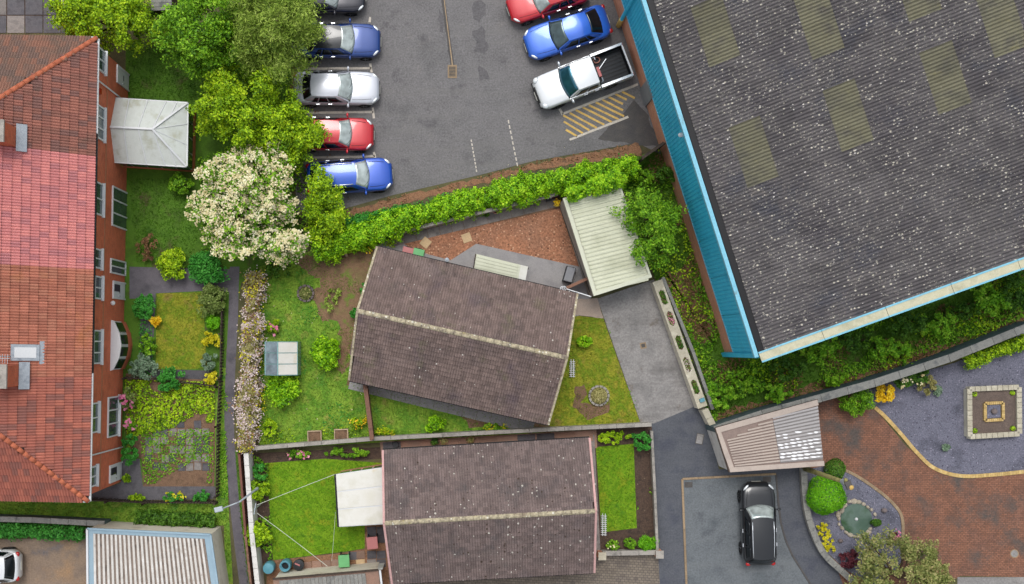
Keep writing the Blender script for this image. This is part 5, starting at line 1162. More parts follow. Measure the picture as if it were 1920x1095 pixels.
# ------------------------------------------------------------------ vehicles
def lerp_tab(tab, x): return float(np.interp(x, [a for a, b in tab], [b for a, b in tab]))
_wheel = {}
def car(name, label, px, py, head, L, Wd, Ht, pnt, kind='saloon', group='cars in the car park', roof_m=None, rails=None, rim='alloy', screen='glass_screen', rearg='glass_dark', cat='car', cab=None, zoff=.6):
    c = P(px, py, zoff); o = T(name, label, cat, (c.x,c.y,.013), math.radians(head), group)
    hl, w = L/2, Wd/2; F0 = lambda d: hl-d
    belt = Ht*.64 if kind != 'suv' else Ht*.62
    tab = {'saloon': [(0,.5),(.03,.62),(.15,.72),(.5,.8),(.28*L,belt),(.6*L,belt+.02),(.9*L,belt+.06),(L-.1,belt-.02),(L-.02,.75),(L,.6)],
           'hatch': [(0,.5),(.03,.64),(.15,.76),(.5,.86),(.25*L,belt),(.6*L,belt+.03),(L-.1,belt+.02),(L-.02,.8),(L,.6)],
           'suv': [(0,.55),(.03,.75),(.15,.9),(.5,.98),(.25*L,belt),(.6*L,belt+.03),(L-.12,belt+.02),(L-.02,.9),(L,.7)]}[kind]
    st = [0,.02,.06,.13,.25,.42,.65,.95,.27*L,.36*L,.5*L,.65*L,.78*L,L-.62,L-.4,L-.22,L-.1,L-.03,L]; rows = []
    for d in st:
        fw = 1-.42*max(0,1-d/.75)**2.4; rw = 1-.34*max(0,1-(L-d)/.55)**2.4; ww = w*fw*rw; zt = lerp_tab(tab, d); zb = .24+.14*max(0,1-d/.3)+.14*max(0,1-(L-d)/.3)
        zb = min(zb, zt-.12)
        half = [(0,zb),(.8*ww,zb),(.95*ww,zb+.07),(ww,zb+(zt-zb)*.45),(.985*ww,zb+(zt-zb)*.72),(.94*ww,zt-.045),(.84*ww,zt-.005),(.5*ww,zt+.02),(0,zt+.03)]
        rows.append([(F0(d), y, z) for y, z in half]+[(F0(d), -y, z) for y, z in half[-2:0:-1]])
    mb = MB(); n = len(rows[0])
    for r_ in rows: mb.v += r_
    mb.f = [(i*n+k, (i+1)*n+k, (i+1)*n+(k+1)%n, i*n+(k+1)%n) for i in range(len(rows)-1) for k in range(n)]+[tuple(range(n)), tuple((len(rows)-1)*n+k for k in range(n-1,-1,-1))]
    body = mb.build('body', pnt, o, w=False, smooth=True)
    # cabin
    fb, ft, rt, rb = cab or {'saloon': (.29,.455,.78,.905), 'hatch': (.25,.41,.86,.965), 'suv': (.25,.40,.90,.975)}[kind]
    fb, ft, rt, rb = F0(fb*L), F0(ft*L), F0(rt*L), F0(rb*L); wb, wr = w*.9, w*.66; zb = belt-.03; zr = Ht-.03; cbf, crf, cbr, crr = .22, .1, .14, .06
    def blend(A, B): return lambda s, t: tuple(a*(1-s)+b*s for a, b in zip(A(t), B(t)))
    f_b = lambda t: (fb-cbf*t*t, wb*t, zb); f_t = lambda t: (ft-crf*t*t, wr*t, zr-.06*t*t-.02)
    r_t = lambda t: (rt+crr*t*t, wr*.97*t, zr-.06*t*t-.03); r_b = lambda t: (rb+cbr*t*t, wb*.96*t, zb+.02)
    front = blend(f_b, f_t); rear = blend(r_b, r_t)
    def roofp(s, t):
        p = blend(f_t, r_t)(s, t); return (p[0], p[1]*(1+.04*math.sin(math.pi*s)), p[2]+.05*math.sin(math.pi*s))
    def side(sg):
        def fn(s, t):       # s along length, t up
            lo = (f_b(1)[0]*(1-s)+r_b(1)[0]*s, sg*(wb*(1-s)+wb*.96*s+.02*math.sin(math.pi*s)), zb)
            up = roofp(s, sg); bul = .03*math.sin(math.pi*t)
            return (lo[0]*(1-t)+up[0]*t, lo[1]*(1-t)+up[1]*t+sg*bul, lo[2]*(1-t)+up[2]*t)
        return fn
    cm = MB(); ex = lambda f: (lambda a, b: f(a, 2*b-1))
    cm.grid(ex(front), 6, 8); cm.grid(ex(rear), 6, 8)
    for sg in (-1, 1): cm.grid(side(sg), 10, 5)
    cabn = cm.build('cabin', pnt, o, w=False, smooth=True)
    rfm = MB().grid(lambda a, b: (lambda p: (p[0],p[1],p[2]+.012))(roofp(-.01+1.02*a, (2*b-1))), 8, 8).build('roof', roof_m or pnt, o, w=False, smooth=True)
    def patch(fn, s0, s1, t0, t1, m, nm, out, nu=6, nv=8, par=None):
        mid = Vector((0,0,.8))
        def g(a, b):
            s, t = s0+(s1-s0)*a, t0+(t1-t0)*b; p = Vector(fn(s, t)); e = 1e-3
            n_ = (Vector(fn(s+e,t))-p).cross(Vector(fn(s,t+e))-p)
            if n_.length < 1e-9: n_ = p-mid
            n_.normalize()
            if n_.dot(p-mid) < 0: n_ = -n_
            return p+n_*out
        return solid(MB().grid(g, nu, nv).build(nm, m, par or o, w=False, smooth=True), .006, 0)
    patch(front, -.02, .14, -.97, .97, M['black_plastic'], 'scuttle', .014, 2)
    patch(front, .08, .99, -.93, .93, M[screen], 'windscreen', .02); patch(rear, .06, .95, -.9, .9, M[rearg], 'rear_window', .02)
    wins = [(.13,.42),(.45,.68),(.71,.84)] if kind == 'saloon' else [(.13,.42),(.45,.7),(.73,.94)]
    for sg in (-1, 1):
        for s0, s1 in wins: patch(side(sg), s0, s1, .12, .84, M['glass_dark'], 'side_window', .014, 4, 4)
    # lamps, grille, plates, mirrors, handles, wheels
    for sg in (-1, 1):
        MB().ell((F0(.26), sg*w*.74, lerp_tab(tab,.26)-.045), (.21,.075,.05), Matrix.Rotation(-sg*.72,3,'Z')).build('headlight', M['lamp_clear'], o, w=False, smooth=True)
        MB().ell((F0(L-.12), sg*w*.72, belt-.1), (.13,.16,.09), Matrix.Rotation(sg*.5,3,'Z')).build('tail_light', M['lamp_red'], o, w=False, smooth=True)
        mx = f_b(1)[0]-.1; mr = MB().ell((mx, sg*(w+.1), belt+.04), (.07,.12,.075)).bar((mx, sg*w*.9, belt), (mx, sg*(w+.04), belt+.02), .05, .04).build('wing_mirror', pnt, o, w=False, smooth=True)
        for s_ in (.43, .7): MB().box((f_b(1)[0]*(1-s_)+r_b(1)[0]*s_, sg*(w*.985+.008), belt-.12), (.2,.04,.03)).build('door_handle', M['chrome'], o, w=False)
        MB().bar((f_b(1)[0]-.1, sg*(wb+.035), zb+.045), (r_b(1)[0]+.3, sg*(wb*.96+.035), zb+.05), .015, .03).build('window_trim', M['black_plastic'], o, w=False)
    MB().box((hl-.005,0,.5),(.04,w*.9,.16)).build('grille', M['black_plastic'], o, w=False); MB().box((hl+.02,0,.42),(.02,.5,.11)).build('number_plate', M['plate'], o, w=False)
    MB().box((-hl-.015,0,.62),(.02,.5,.11)).build('number_plate', M['plate'], o, w=False)
    wheels(o, L, w, rim, hl-.18*L, -hl+.19*L)
    if rails:
        for sg in (-1, 1): MB().tube([Vector(roofp(s_, sg*.9))+Vector((0,sg*.02,.05)) for s_ in (.06,.3,.6,.97)], .025, 6).build('roof_rail', M[rails], o, w=False, smooth=True)
    for sg in (-1, 1):
        for s_ in (.02, .43, .74):
            x_ = f_b(1)[0]*(1-s_)+r_b(1)[0]*s_; MB().box((x_, sg*(w*.99), belt*.66), (.018,.03,belt*.55)).build('door_gap', M['black_plastic'], o, w=False)
        MB().tube([(f_b(.82)[0]+.05, sg*w*.76, lerp_tab(tab,L/2-f_b(.82)[0]-.05)+.012), ((F0(.6)+fb)/2, sg*w*.75, lerp_tab(tab,.55*.5+.14*L)+.012), (F0(.42), sg*w*.68, lerp_tab(tab,.42)+.006)], .011, 5).build('bonnet_gap', M['black_plastic'], o, w=False)
    for sg in (0,1): MB().tube([Vector(front(.13,-.5+.75*sg))+Vector((0,0,.03)), Vector(front(.3,-.85+.75*sg))+Vector((0,0,.03))], .01, 5).build('wiper', M['black_plastic'], o, w=False)
    MB().ell((fb+.25,0,belt*.96),(.001,.001,.001)) if False else None
    return o
def wheels(o, L, w, rim, xf, xr, r=.32):
    k = (rim, r)
    if k not in _wheel:
        prof = [(r*.6,-.1),(r*.9,-.1),(r,-.07),(r,.07),(r*.9,.1),(r*.6,.1)]; ty = MB().lathe((0,0,0),prof,20); ty.v = [(x,z,y) for x,y,z in ty.v]
        rm = MB().lathe((0,0,0),[(r*.62,-.075),(r*.66,.075),(r*.6,.09),(r*.5,.06),(.05,.07)],20)
        for i in range(5): a_ = i*1.2566; rm.box((math.cos(a_)*r*.34,math.sin(a_)*r*.34,.085),(r*.52,.055,.03),a_)
        rm.v = [(x,z,y) for x,y,z in rm.v]
        _wheel[k] = (ty.mesh('tyre', M['rubber'], True), rm.mesh('rim', M[rim], False), MB().lathe((0,0,0),[(r*1.14,-.02),(r*1.14,.02)],20))
    ty, rm, _ = _wheel[k]
    for x in (xf, xr):
        for sg in (-1, 1):
            t = bpy.data.objects.new('wheel', ty); COL.objects.link(t); t.parent = o; t.location = (x, sg*(w-.085), r)
            q = bpy.data.objects.new('rim', rm); COL.objects.link(q); q.parent = t; q.rotation_euler[2] = 0 if sg > 0 else math.pi
            ar = MB().lathe((0,0,0),[(r*1.12,-.012),(r*1.12,.012)],18); ar.v = [(x+a_, sg*(w*.985+.004)+c_*1, r+b_) for a_,b_,c_ in ar.v]; ar.build('wheel_arch', M['black_plastic'], o, w=False)
PT_ = {k: paint('paint_'+k, c, m_) for k, c, m_ in (('silver',(206,210,220),.35),('navy',(30,66,138),.3),('red',(196,24,40),.15),('blue',(24,82,190),.25),('bright',(44,104,212),.3),('graphite',(46,46,56),.35),('white',(226,230,234),.05),('black',(26,30,36),.3))}
car('parked_car', 'graphite car at the top edge, first in the left row', 606, -6, 1, 4.6, 1.82, 1.44, PT_['graphite'])
car('parked_car', 'navy blue saloon parked above the silver saloon', 636, 77, 0, 4.5, 1.84, 1.45, PT_['navy'], roof_m=PT_['black'])
car('parked_car', 'silver saloon parked between white lines in the left row', 631, 166, 0, 4.68, 1.82, 1.44, PT_['silver'])
car('parked_car', 'red hatchback half under the trees in the left row', 626, 252, -.5, 4.35, 1.78, 1.46, PT_['red'], 'hatch')
car('parked_car', 'blue estate car with roof rails, lowest in the left row', 656, 331, 4, 4.65, 1.82, 1.48, PT_['blue'], 'hatch', rails='chrome')
car('parked_car', 'red car at the top edge beside the warehouse', 1027, -4, 198, 4.5, 1.8, 1.45, PT_['red'])
car('parked_car', 'bright blue saloon parked between the red car and the pickup', 1063, 62, 198.5, 4.72, 1.86, 1.42, PT_['bright'], cab=(.28,.45,.74,.92), screen='glass')
car('parked_car', 'black estate car with bright roof rails on the tarmac patch', 1421, 981, 91.5, 4.5, 1.84, 1.6, PT_['black'], 'suv', rails='chrome', group=None, screen='glass_screen')
car('parked_car', 'white hatchback half out of frame at the bottom left', -32, 1060, 180, 4.2, 1.8, 1.5, PT_['white'], 'hatch', group=None)
# pickup with open load bed
def pickup(px, py, head):
    c = P(px, py, .8); o = T('pickup_truck', 'white pickup truck with open dark load bed next to the hatched bay', 'pickup', (c.x,c.y,.013), math.radians(head), 'cars in the car park')
    L, w, Ht = 5.25, .94, 1.78; hl = L/2; pn = PT_['white']; belt = 1.12; cabr = -.72
    tab = [(0,.62),(.03,.8),(.15,.96),(.5,1.04),(1.3,belt),(hl-cabr,belt)]; rows = []
    for d in [0,.02,.06,.13,.25,.42,.65,.95,1.3,1.9,2.5,hl-cabr]:
        fw = 1-.3*max(0,1-d/.6)**2.4; ww = w*fw; zt = lerp_tab(tab,d); zb = .38+.12*max(0,1-d/.3); zb = min(zb,zt-.15)
        half = [(0,zb),(.85*ww,zb),(.97*ww,zb+.07),(ww,zb+(zt-zb)*.5),(.985*ww,zb+(zt-zb)*.75),(.95*ww,zt-.045),(.86*ww,zt-.005),(.5*ww,zt+.02),(0,zt+.03)]
        rows.append([(hl-d,y,z) for y,z in half]+[(hl-d,-y,z) for y,z in half[-2:0:-1]])
    mb = MB(); n = len(rows[0])
    for r_ in rows: mb.v += r_
    mb.f = [(i*n+k,(i+1)*n+k,(i+1)*n+(k+1)%n,i*n+(k+1)%n) for i in range(len(rows)-1) for k in range(n)]+[tuple(range(n)),tuple((len(rows)-1)*n+k for k in range(n-1,-1,-1))]
    mb.build('body', pn, o, w=False, smooth=True)
    fb, ft, rt, rb = hl-1.35, hl-2.0, cabr+.1, cabr+.02; wb, wr = w*.93, w*.78; zb = belt-.03; zr = Ht
    fbn = lambda t: (fb-.2*t*t,wb*t,zb); ftn = lambda t: (ft-.08*t*t,wr*t,zr-.05*t*t); rtn = lambda t: (rt,wr*t,zr-.05*t*t-.02); rbn = lambda t: (rb,wb*t,zb)
    bl = lambda A, B: (lambda s, t: tuple(a_*(1-s)+b_*s for a_, b_ in zip(A(t),B(t))))
    front, rear, top = bl(fbn,ftn), bl(rbn,rtn), bl(ftn,rtn)
    def side(sg): return lambda s, t: tuple((fbn(sg)[k]*(1-s)+rbn(sg)[k]*s)*(1-t)+top(s,sg)[k]*t+(sg*.03*math.sin(math.pi*t) if k == 1 else 0) for k in range(3))
    cm = MB(); 
    for f_ in (front, rear): cm.grid(lambda a_, b_: f_(a_,2*b_-1), 5, 8)
    for sg in (-1,1): cm.grid(side(sg), 8, 5)
    cm.build('cabin', pn, o, w=False, smooth=True)
    MB().grid(lambda a_, b_: (lambda p: (p[0],p[1],p[2]+.02+.03*math.sin(math.pi*a_)))(top(a_,2*b_-1)), 6, 8).build('roof', pn, o, w=False, smooth=True)
    off = lambda fn, v_: (lambda s, t: tuple(x+y for x, y in zip(fn(s,t), v_)))
    def pc(fn, s0, s1, t0, t1, m, nm, v_): return solid(MB().grid(lambda a_, b_: off(fn,v_)(s0+(s1-s0)*a_, t0+(t1-t0)*b_), 5, 8).build(nm, m, o, w=False, smooth=True), .006, 0)
    pc(front,-.02,.12,-.98,.98,M['black_plastic'],'scuttle',(.015,0,.015)); pc(front,.08,.98,-.93,.93,M['glass_teal'],'windscreen',(.02,0,.02)); pc(rear,.3,.9,-.85,.85,M['glass_dark'],'rear_window',(-.015,0,0))
    for sg in (-1,1):
        for s0, s1 in ((.16,.52),(.55,.93)): pc(side(sg),s0,s1,.12,.82,M['glass_dark'],'side_window',(0,sg*.015,.004))
        MB().bar((fb-.2,sg*(wb+.03),zb+.03),(rb,sg*(wb+.03),zb+.03),.03,.04).build('window_trim', M['chrome'], o, w=False)
        mx = fb-.3; MB().ell((mx,sg*(w+.14),belt+.1),(.08,.14,.1)).bar((mx,sg*w*.9,belt),(mx,sg*(w+.06),belt+.05),.06,.05).build('wing_mirror', M['chrome'], o, w=False, smooth=True)
        for xx in (.15,-.5): MB().box((xx,sg*(w*.99+.01),belt-.16),(.22,.05,.04)).build('door_handle', M['chrome'], o, w=False)
        MB().ell((hl-.22,sg*w*.78,.92),(.2,.16,.09),Matrix.Rotation(-sg*.6,3,'Z')).build('headlight', M['lamp_clear'], o, w=False, smooth=True)
        bx = MB(); x0, x1 = cabr-.05, -hl+.03; bx.box(((x0+x1)/2,sg*(w-.05),.82),(x0-x1,.1,.62)); bx.build('bed_side', pn, o, w=False)
        MB().box(((x0+x1)/2,sg*(w-.055),1.15),(x0-x1,.13,.05)).build('bed_rail', M['chrome'], o, w=False)
        MB().box(((x0+x1)/2,sg*(w-.115),.86),(x0-x1-.1,.03,.54)).build('bed_liner', M['black_plastic'], o, w=False)
        MB().box((-hl+.0,sg*(w-.1),.9),(.05,.14,.34)).build('tail_light', M['lamp_red'], o, w=False)
        MB().tube([(cabr-.12,sg*.72,1.1),(cabr-.16,sg*.66,1.45),(cabr-.14,sg*.5,1.52)],.035,8).build('sports_bar', M['chrome'], o, w=False)
    MB().box(((cabr-hl)/2-.02,0,.6),(hl+cabr-.08,w*1.8,.06)).build('load_floor', M['plastic_black'], o, w=False)
    for i in range(8): MB().box(((cabr-hl)/2-.02,-.7+.2*i,.64),(hl+cabr-.3,.06,.02)).build('floor_rib', M['black_plastic'], o, w=False)
    MB().box((-hl+.05,0,.84),(.08,w*1.8,.58)).build('tailgate', pn, o, w=False); MB().box((-hl+.11,0,.86),(.03,w*1.74,.54)).build('tailgate_liner', M['black_plastic'], o, w=False); MB().box((cabr-.09,0,.86),(.04,w*1.8,.56)).build('headboard', M['black_plastic'], o, w=False)
    MB().box((-hl-.06,0,.55),(.16,w*1.8,.14)).build('rear_bumper', M['chrome'], o, w=False); MB().box((hl-.02,0,.72),(.05,.9,.26)).build('grille', M['black_plastic'], o, w=False); MB().box((hl-.04,0,.52),(.16,1.5,.16)).build('front_bumper', M['black_plastic'], o, w=False)
    MB().box((hl+.045,0,.55),(.02,.5,.11)).build('number_plate', M['plate'], o, w=False)
    wheels(o, L, w, 'alloy', hl-.95, -hl+1.2, .38)
    Rz = math.radians(head); mt = Matrix.Translation(o.matrix_basis.translation) @ Matrix.Rotation(Rz,4,'Z')
    k = MB().tube([mt@Vector((-.95,-.05,.72)),mt@Vector((-1.6,-.5,.78))],.03,6).box(mt@Vector((-.9,-.02,.72)),(.12,.3,.06),Rz).build('metal_pole', M['chrome']); tag(k,'pale metal pole lying in the load bed of the pickup','tool')
    k = MB().box(mt@Vector((-.93,.05,.8)),(.2,.55,.3),Rz).build('red_crate', M['lamp_red']); tag(k,'red crate against the cab in the load bed of the pickup','crate')
    k = MB().tube([mt@Vector((-1.1+.18*math.cos(a_),-.62+.12*math.sin(a_)*1.2,.68+.01*a_)) for a_ in np.linspace(0,11,24)],.025,6).build('orange_strap', M['terracotta']); tag(k,'orange strap coiled in the load bed of the pickup','strap')
    return o
pickup(1091, 146, 201)

# ------------------------------------------------------------------ garden structures and small things
z = 1.9; gx = [P(497,641,1.5), P(557,643,1.5), P(557,703,1.5), P(497,700,1.5)]
gh = T('greenhouse', 'small aluminium greenhouse with white covered roof slope on the back lawn', 'greenhouse', (sum(p.x for p in gx)/4,sum(p.y for p in gx)/4,0))
x0, x1, y0, y1 = gx[0].x, gx[1].x, gx[2].y, gx[0].y; xm = P(521,672,2.1).x; ez, rz = 1.45, 2.1
fm = MB()
for x in (x0, x1):
    for y in np.linspace(y0, y1, 4): fm.box((x,y,ez/2),(.04,.04,ez))
    fm.bar((x,y0,ez),(x,y1,ez),.05,.05)
for y in np.linspace(y0, y1, 4): fm.bar((x0,y,ez),(xm,y,rz),.035,.04); fm.bar((xm,y,rz),(x1,y,ez),.035,.04)
fm.bar((xm,y0,rz),(xm,y1,rz),.05,.06); fm.build('frame', mat('green_frame', [(120,160,160)], rough=.4), gh)
for i in range(3):
    ya, yb = y0+(y1-y0)*(i+.04)/3, y0+(y1-y0)*(i+.96)/3
    MB().slab([(x0,ya,ez+.01),(xm-.02,ya,rz+.01),(xm-.02,yb,rz+.01),(x0,yb,ez+.01)],.012).build('roof_pane', M['glass_blue'], gh)
    MB().slab([(xm+.02,ya,rz+.01),(x1+.02,ya,ez+.01),(x1+.02,yb,ez+.01),(xm+.02,yb,rz+.01)],.012).build('shade_panel', M['poly_white'], gh)
    for x in (x0,x1): MB().box((x,(ya+yb)/2,ez/2),(.012,yb-ya,ez-.05)).build('wall_pane', M['glass_blue'], gh)
for y in (y0,y1):
    for xa, xb in ((x0,xm),(xm,x1)): MB().add([(xa+.02,y,0),(xb-.02,y,0),(xb-.02,y,rz if xb==xm else ez),(xa+.02,y,ez if xa==x0 else rz)],[(0,1,2,3)]).build('end_pane', M['glass_blue'], gh)
for i, (px, py, a_) in enumerate(((590,818,.03),(640,815,.03))):
    c_ = P(px,py,.2); o = T('planter_box', ('left' if i == 0 else 'right')+' of two square timber planters filled with soil by the boundary wall', 'planter', (c_.x,c_.y,0), a_)
    for dx, dy, sx, sy in ((-.36,0,.05,.62),(.36,0,.05,.62),(0,.29,.67,.05),(0,-.29,.67,.05)): MB().box((dx,dy,.15),(sx,sy,.3)).build('side_board', M['wood_pale'], o, w=False)
    MB().box((0,0,.12),(.66,.52,.2)).build('soil', M['soil'], o, w=False)
c_ = P(605,474,.4); o = T('storage_box', 'dark grey lidded storage box under the hedge', 'box', (c_.x,c_.y,0), .15); MB().box((0,0,.28),(.62,.85,.56)).build('box_body', M['plastic_black'], o, w=False); bev(MB().box((0,0,.6),(.68,.9,.1)).build('lid', M['plastic_grey'], o, w=False), .03)
for px, lb in ((620,'left'),(646,'right')):
    c_ = P(px,468,.3); o = T('log_support', lb+' weathered timber side of the compost bay under the hedge', 'timber', (c_.x,c_.y,0), 1.9); MB().box((0,0,.25),(.8,.12,.5)).build('board', M['wood_pale'], o, w=False); MB().box((.3,0,.35),(.08,.16,.7)).build('post', M['wood_pale'], o, w=False)
c_ = P(633,470,.2); o = T('compost_heap', 'dark compost heap with sticks between timber sides', 'compost', (c_.x,c_.y,0)); MB().ell((0,0,.05),(.36,.34,.3)).build('heap', M['soil'], o, w=False, smooth=True)
for i in range(7): a_ = i*.9; MB().tube([(-.3*math.cos(a_),-.3*math.sin(a_),.3),(.3*math.cos(a_),.28*math.sin(a_),.36)],.015,5).build('stick', M['wood_brown'], o, w=False)
c_ = P(697,452,.5); o = T('garden_lamp', 'small grey garden lamp at the end of the hedge path', 'lamp', (c_.x,c_.y,0)); MB().tube([(0,0,0),(0,0,.6)],.03,8).build('post', M['black_plastic'], o, w=False); MB().ell((0,0,.68),(.12,.12,.1)).build('lamp_head', M['metal_grey'], o, w=False)
def ring_bed(label, px, py, r, m, style, n):
    c_ = P(px,py,.1); o = T('ring_planter', label, 'planter', (c_.x,c_.y,0)); k = int(2*math.pi*r/.22); me = bev_box((.2,.12,.16), m)
    for i in range(k):
        a_ = 2*math.pi*i/k; b_ = bpy.data.objects.new('ring_stone', me); COL.objects.link(b_); b_.parent = o; b_.location = (r*math.cos(a_),r*math.sin(a_),.08); b_.rotation_euler[2] = a_+1.57
    MB().lathe((0,0,0),[(r-.05,.02),(r-.08,.1)],18).build('soil', M['soil'], o, w=False)
    rng = np.random.default_rng(int(px)); d_ = sph(rng,n); d_[:,2] = np.abs(d_[:,2]); Pt = d_*np.array([r*.85,r*.85,.35])*rng.uniform(.5,1,n)[:,None]**.5+np.array([0,0,.1]); link('foliage', leafmesh('bedding', Pt, d_+np.array([0,0,.5]), .13,.08, LF[style], rng), o); return o
ring_bed('round stone ringed bed with olive yellow plant on the front lawn', 1123,742,.52,M['coping'],'olive',1100)
ring_bed('dark edged round bed with rusty foliage on the back lawn', 573,550,.42,M['stone_dark'],'autumn',350)
# bins
def wheelie(label, px, py, rz, m):
    c_ = P(px,py,1.0); o = T('wheelie_bin', label, 'bin', (c_.x,c_.y,0), rz); s = MB(); s.add([(-.2,-.24,.05),(.2,-.24,.05),(.2,.2,.05),(-.2,.2,.05),(-.27,-.3,.98),(.27,-.3,.98),(.27,.28,.98),(-.27,.28,.98)],[(3,2,1,0),(4,5,6,7),(0,1,5,4),(1,2,6,5),(2,3,7,6),(3,0,4,7)]); s.build('bin_body', m, o, w=False)
    bev(MB().box((0,0,1.03),(.6,.66,.09)).build('lid', m, o, w=False), .03); MB().tube([(-.2,.36,.98),(.2,.36,.98)],.02,6).build('handle', M['black_plastic'], o, w=False)
    for sx in (-.24,.24): w_ = MB().lathe((0,0,0),[(.1,-.03),(.1,.03)],12); w_.v = [(sx+z_,.24+y_,.1+x_) for x_,y_,z_ in w_.v]; w_.build('wheel', M['rubber'], o, w=False)
wheelie('green wheelie bin by the garage wall of the lower bungalow', 645,1052,.05,M['plastic_green']); wheelie('faded red wheelie bin beside the lower bungalow', 698,1018,.1,M['plastic_red'])
wheelie('faded red bin against the north eaves of the middle bungalow', 764,475,-.23,M['plastic_red']); wheelie('green bin against the north eaves of the middle bungalow', 784,478,-.23,M['plastic_green'])
for px, py, lb, lid in ((503,1066,'closed teal water butt at the end of the row',True),(534,1062,'open teal water butt in the middle of the row',False)):
    c_ = P(px,py,1.0); o = T('water_butt', lb, 'water butt', (c_.x,c_.y,0)); MB().lathe((0,0,0),[(.25,0),(.3,.3),(.32,.55),(.3,.85),(.27,.98)] if lid else [(.25,0),(.3,.3),(.32,.55),(.3,.85),(.28,.98),(.2,.98),(.2,.6)],20).build('barrel', M['plastic_blue'], o, w=False, smooth=True)
    if lid: MB().lathe((0,0,.98),[(.29,0),(.29,.05),(.05,.09)],20).build('lid', M['plastic_blue'], o, w=False)
    else: MB().lathe((0,0,.7),[(.19,0),(.19,.02)],16).build('water', M['black_plastic'], o, w=False); MB().tube([(.27*math.cos(t_),.27*math.sin(t_),.99) for t_ in np.linspace(0,6.2832,17)],.04,6,False).build('rim', M['plastic_blue'], o, w=False, smooth=True)
c_ = P(560,1059,.6); o = T('dustbin', 'round black dustbin next to the open water butt', 'bin', (c_.x,c_.y,0)); MB().lathe((0,0,0),[(.22,0),(.27,.62)],18).build('bin_body', M['plastic_black'], o, w=False, smooth=True); MB().lathe((0,0,.62),[(.3,0),(.3,.05),(.1,.12)],18).build('lid', M['plastic_black'], o, w=False); MB().box((-.05,.05,.75),(.3,.08,.03),-.4).build('lid_handle', M['plastic_red'], o, w=False)
c_ = P(1067,515,.4); o = T('storage_box', 'grey lidded box on the patio by the green garage', 'box', (c_.x,c_.y,0), -.28+1.57); MB().box((0,0,.3),(.85,.5,.6)).build('box_body', M['plastic_black'], o, w=False); bev(MB().box((0,0,.63),(.8,.46,.07)).build('lid', M['plastic_grey'], o, w=False),.03)
# pots and things at the end of the hedge path
def pot(label, px, py, r, h, m, fol=None, n=160, fh=.35, mouth=True):
    c_ = P(px,py,h); o = T('plant_pot', label, 'pot', (c_.x,c_.y,0)); MB().lathe((0,0,0),[(r*.7,0),(r,h-.06),(r*1.1,h-.06),(r*1.1,h),(r*.9,h),(r*.85,h-.08)],16).build('pot_body', m, o, w=False, smooth=True); MB().lathe((0,0,h-.1),[(r*.85,0),(r*.85,.02)],14).build('soil', M['soil'], o, w=False)
    if fol: rng = np.random.default_rng(int(px+py)); d_ = sph(rng,n); d_[:,2] = np.abs(d_[:,2]); link('foliage', leafmesh('potplant', d_*np.array([r*1.5,r*1.5,fh])*rng.uniform(.4,1,n)[:,None]+np.array([0,0,h]), d_+np.array([0,0,.4]), .09,.06, LF[fol], rng), o)
pot('empty pale terracotta pot at the hedge wall', 929,394,.17,.3,M['terracotta']); pot('dark pot with ivy beside the empty terracotta pot', 912,400,.15,.28,M['plastic_black'],'dark')
pot('pot of yellow and orange flowers at the garage corner', 1045,380,.16,.3,M['terracotta'],'gold',120); pot('pot of dark red foliage at the garage corner', 1041,366,.17,.3,M['plastic_black'],'maroon',140)
c_ = P(1029,369,.4); o = T('garden_ornament', 'small blue and white ornament at the end of the hedge path', 'ornament', (c_.x,c_.y,0), .3); MB().box((0,0,.22),(.34,.4,.44)).build('base', M['plastic_black'], o, w=False)
for dx in (-.08,.08): MB().ell((dx,-.05,.5),(.07,.08,.12)).build('figure', M['upvc'], o, w=False, smooth=True)
MB().ell((0,.1,.5),(.12,.08,.1)).build('cushion', M['plastic_blue'], o, w=False, smooth=True)
for i, (px, py) in enumerate(((815,828),(832,827),(882,824))): pot('%s of the three pots on the side path below the boundary wall' % ('leftmost','middle','rightmost')[i], px, py, .17, .26, M['plastic_black'] if i == 0 else M['terracotta'], 'dark' if i == 0 else 'olive', 120, .2)
o = MB().lathe(P(742,833,.0),[(.16,0),(.18,.1),(.1,.3),(.16,.34)],14).build('black_pot', M['plastic_black']); tag(o,'small black bucket at the end of the side path','bucket')
# poles, lamp, lines
base = P(1504,877,0); o = T('utility_pole', 'mossy wooden pole with lamp fitting beside the beige garage', 'pole', base); hp = 6.4
MB().tube([(0,0,0),(0,0,3),(0,0,hp)],[.15,.13,.1],10).build('pole', M['pole_wood'], o, w=False, smooth=True); MB().lathe((0,0,hp-.5),[(.13,0),(.13,.4)],10).build('metal_band', M['metal_grey'], o, w=False)
MB().box((.1,-.1,hp+.02),(.3,.4,.12),.4).build('bracket', M['iron'], o, w=False); MB().ell((.22,-.22,hp+.0),(.14,.14,.12)).build('lamp_head', M['line_yellow'], o, w=False, smooth=True); MB().ell((-.05,.15,hp+.05),(.1,.1,.1)).build('insulator', M['pole_wood'], o, w=False)
tp = P(449,941,6.0); o = T('street_lamp', 'grey street lamp with long arm over the alley path', 'street lamp', (tp.x,tp.y,0)); he = P(402,957,6.05)-Vector((tp.x,tp.y,0)); ar = P(418,953,6.05)-Vector((tp.x,tp.y,0))
MB().tube([(0,0,0),(0,0,1.4),(0,0,1.45),(0,0,5.95)],[.09,.09,.055,.045],10).build('post', M['metal_grey'], o, w=False, smooth=True); MB().tube([(0,0,5.9),(ar.x*.3,ar.y*.3,6.0),(ar.x,ar.y,6.05)],.035,8).build('arm', M['metal_grey'], o, w=False, smooth=True)
bev(MB().bar((ar.x,ar.y,6.05),(he.x,he.y,6.05),.26,.14).build('lamp_head', M['metal_grey'], o, w=False),.04); MB().bar((ar.x*1.02,ar.y*1.02,5.97),(he.x*.99,he.y*.99,5.97),.18,.04).build('lens', M['lamp_clear'], o, w=False)
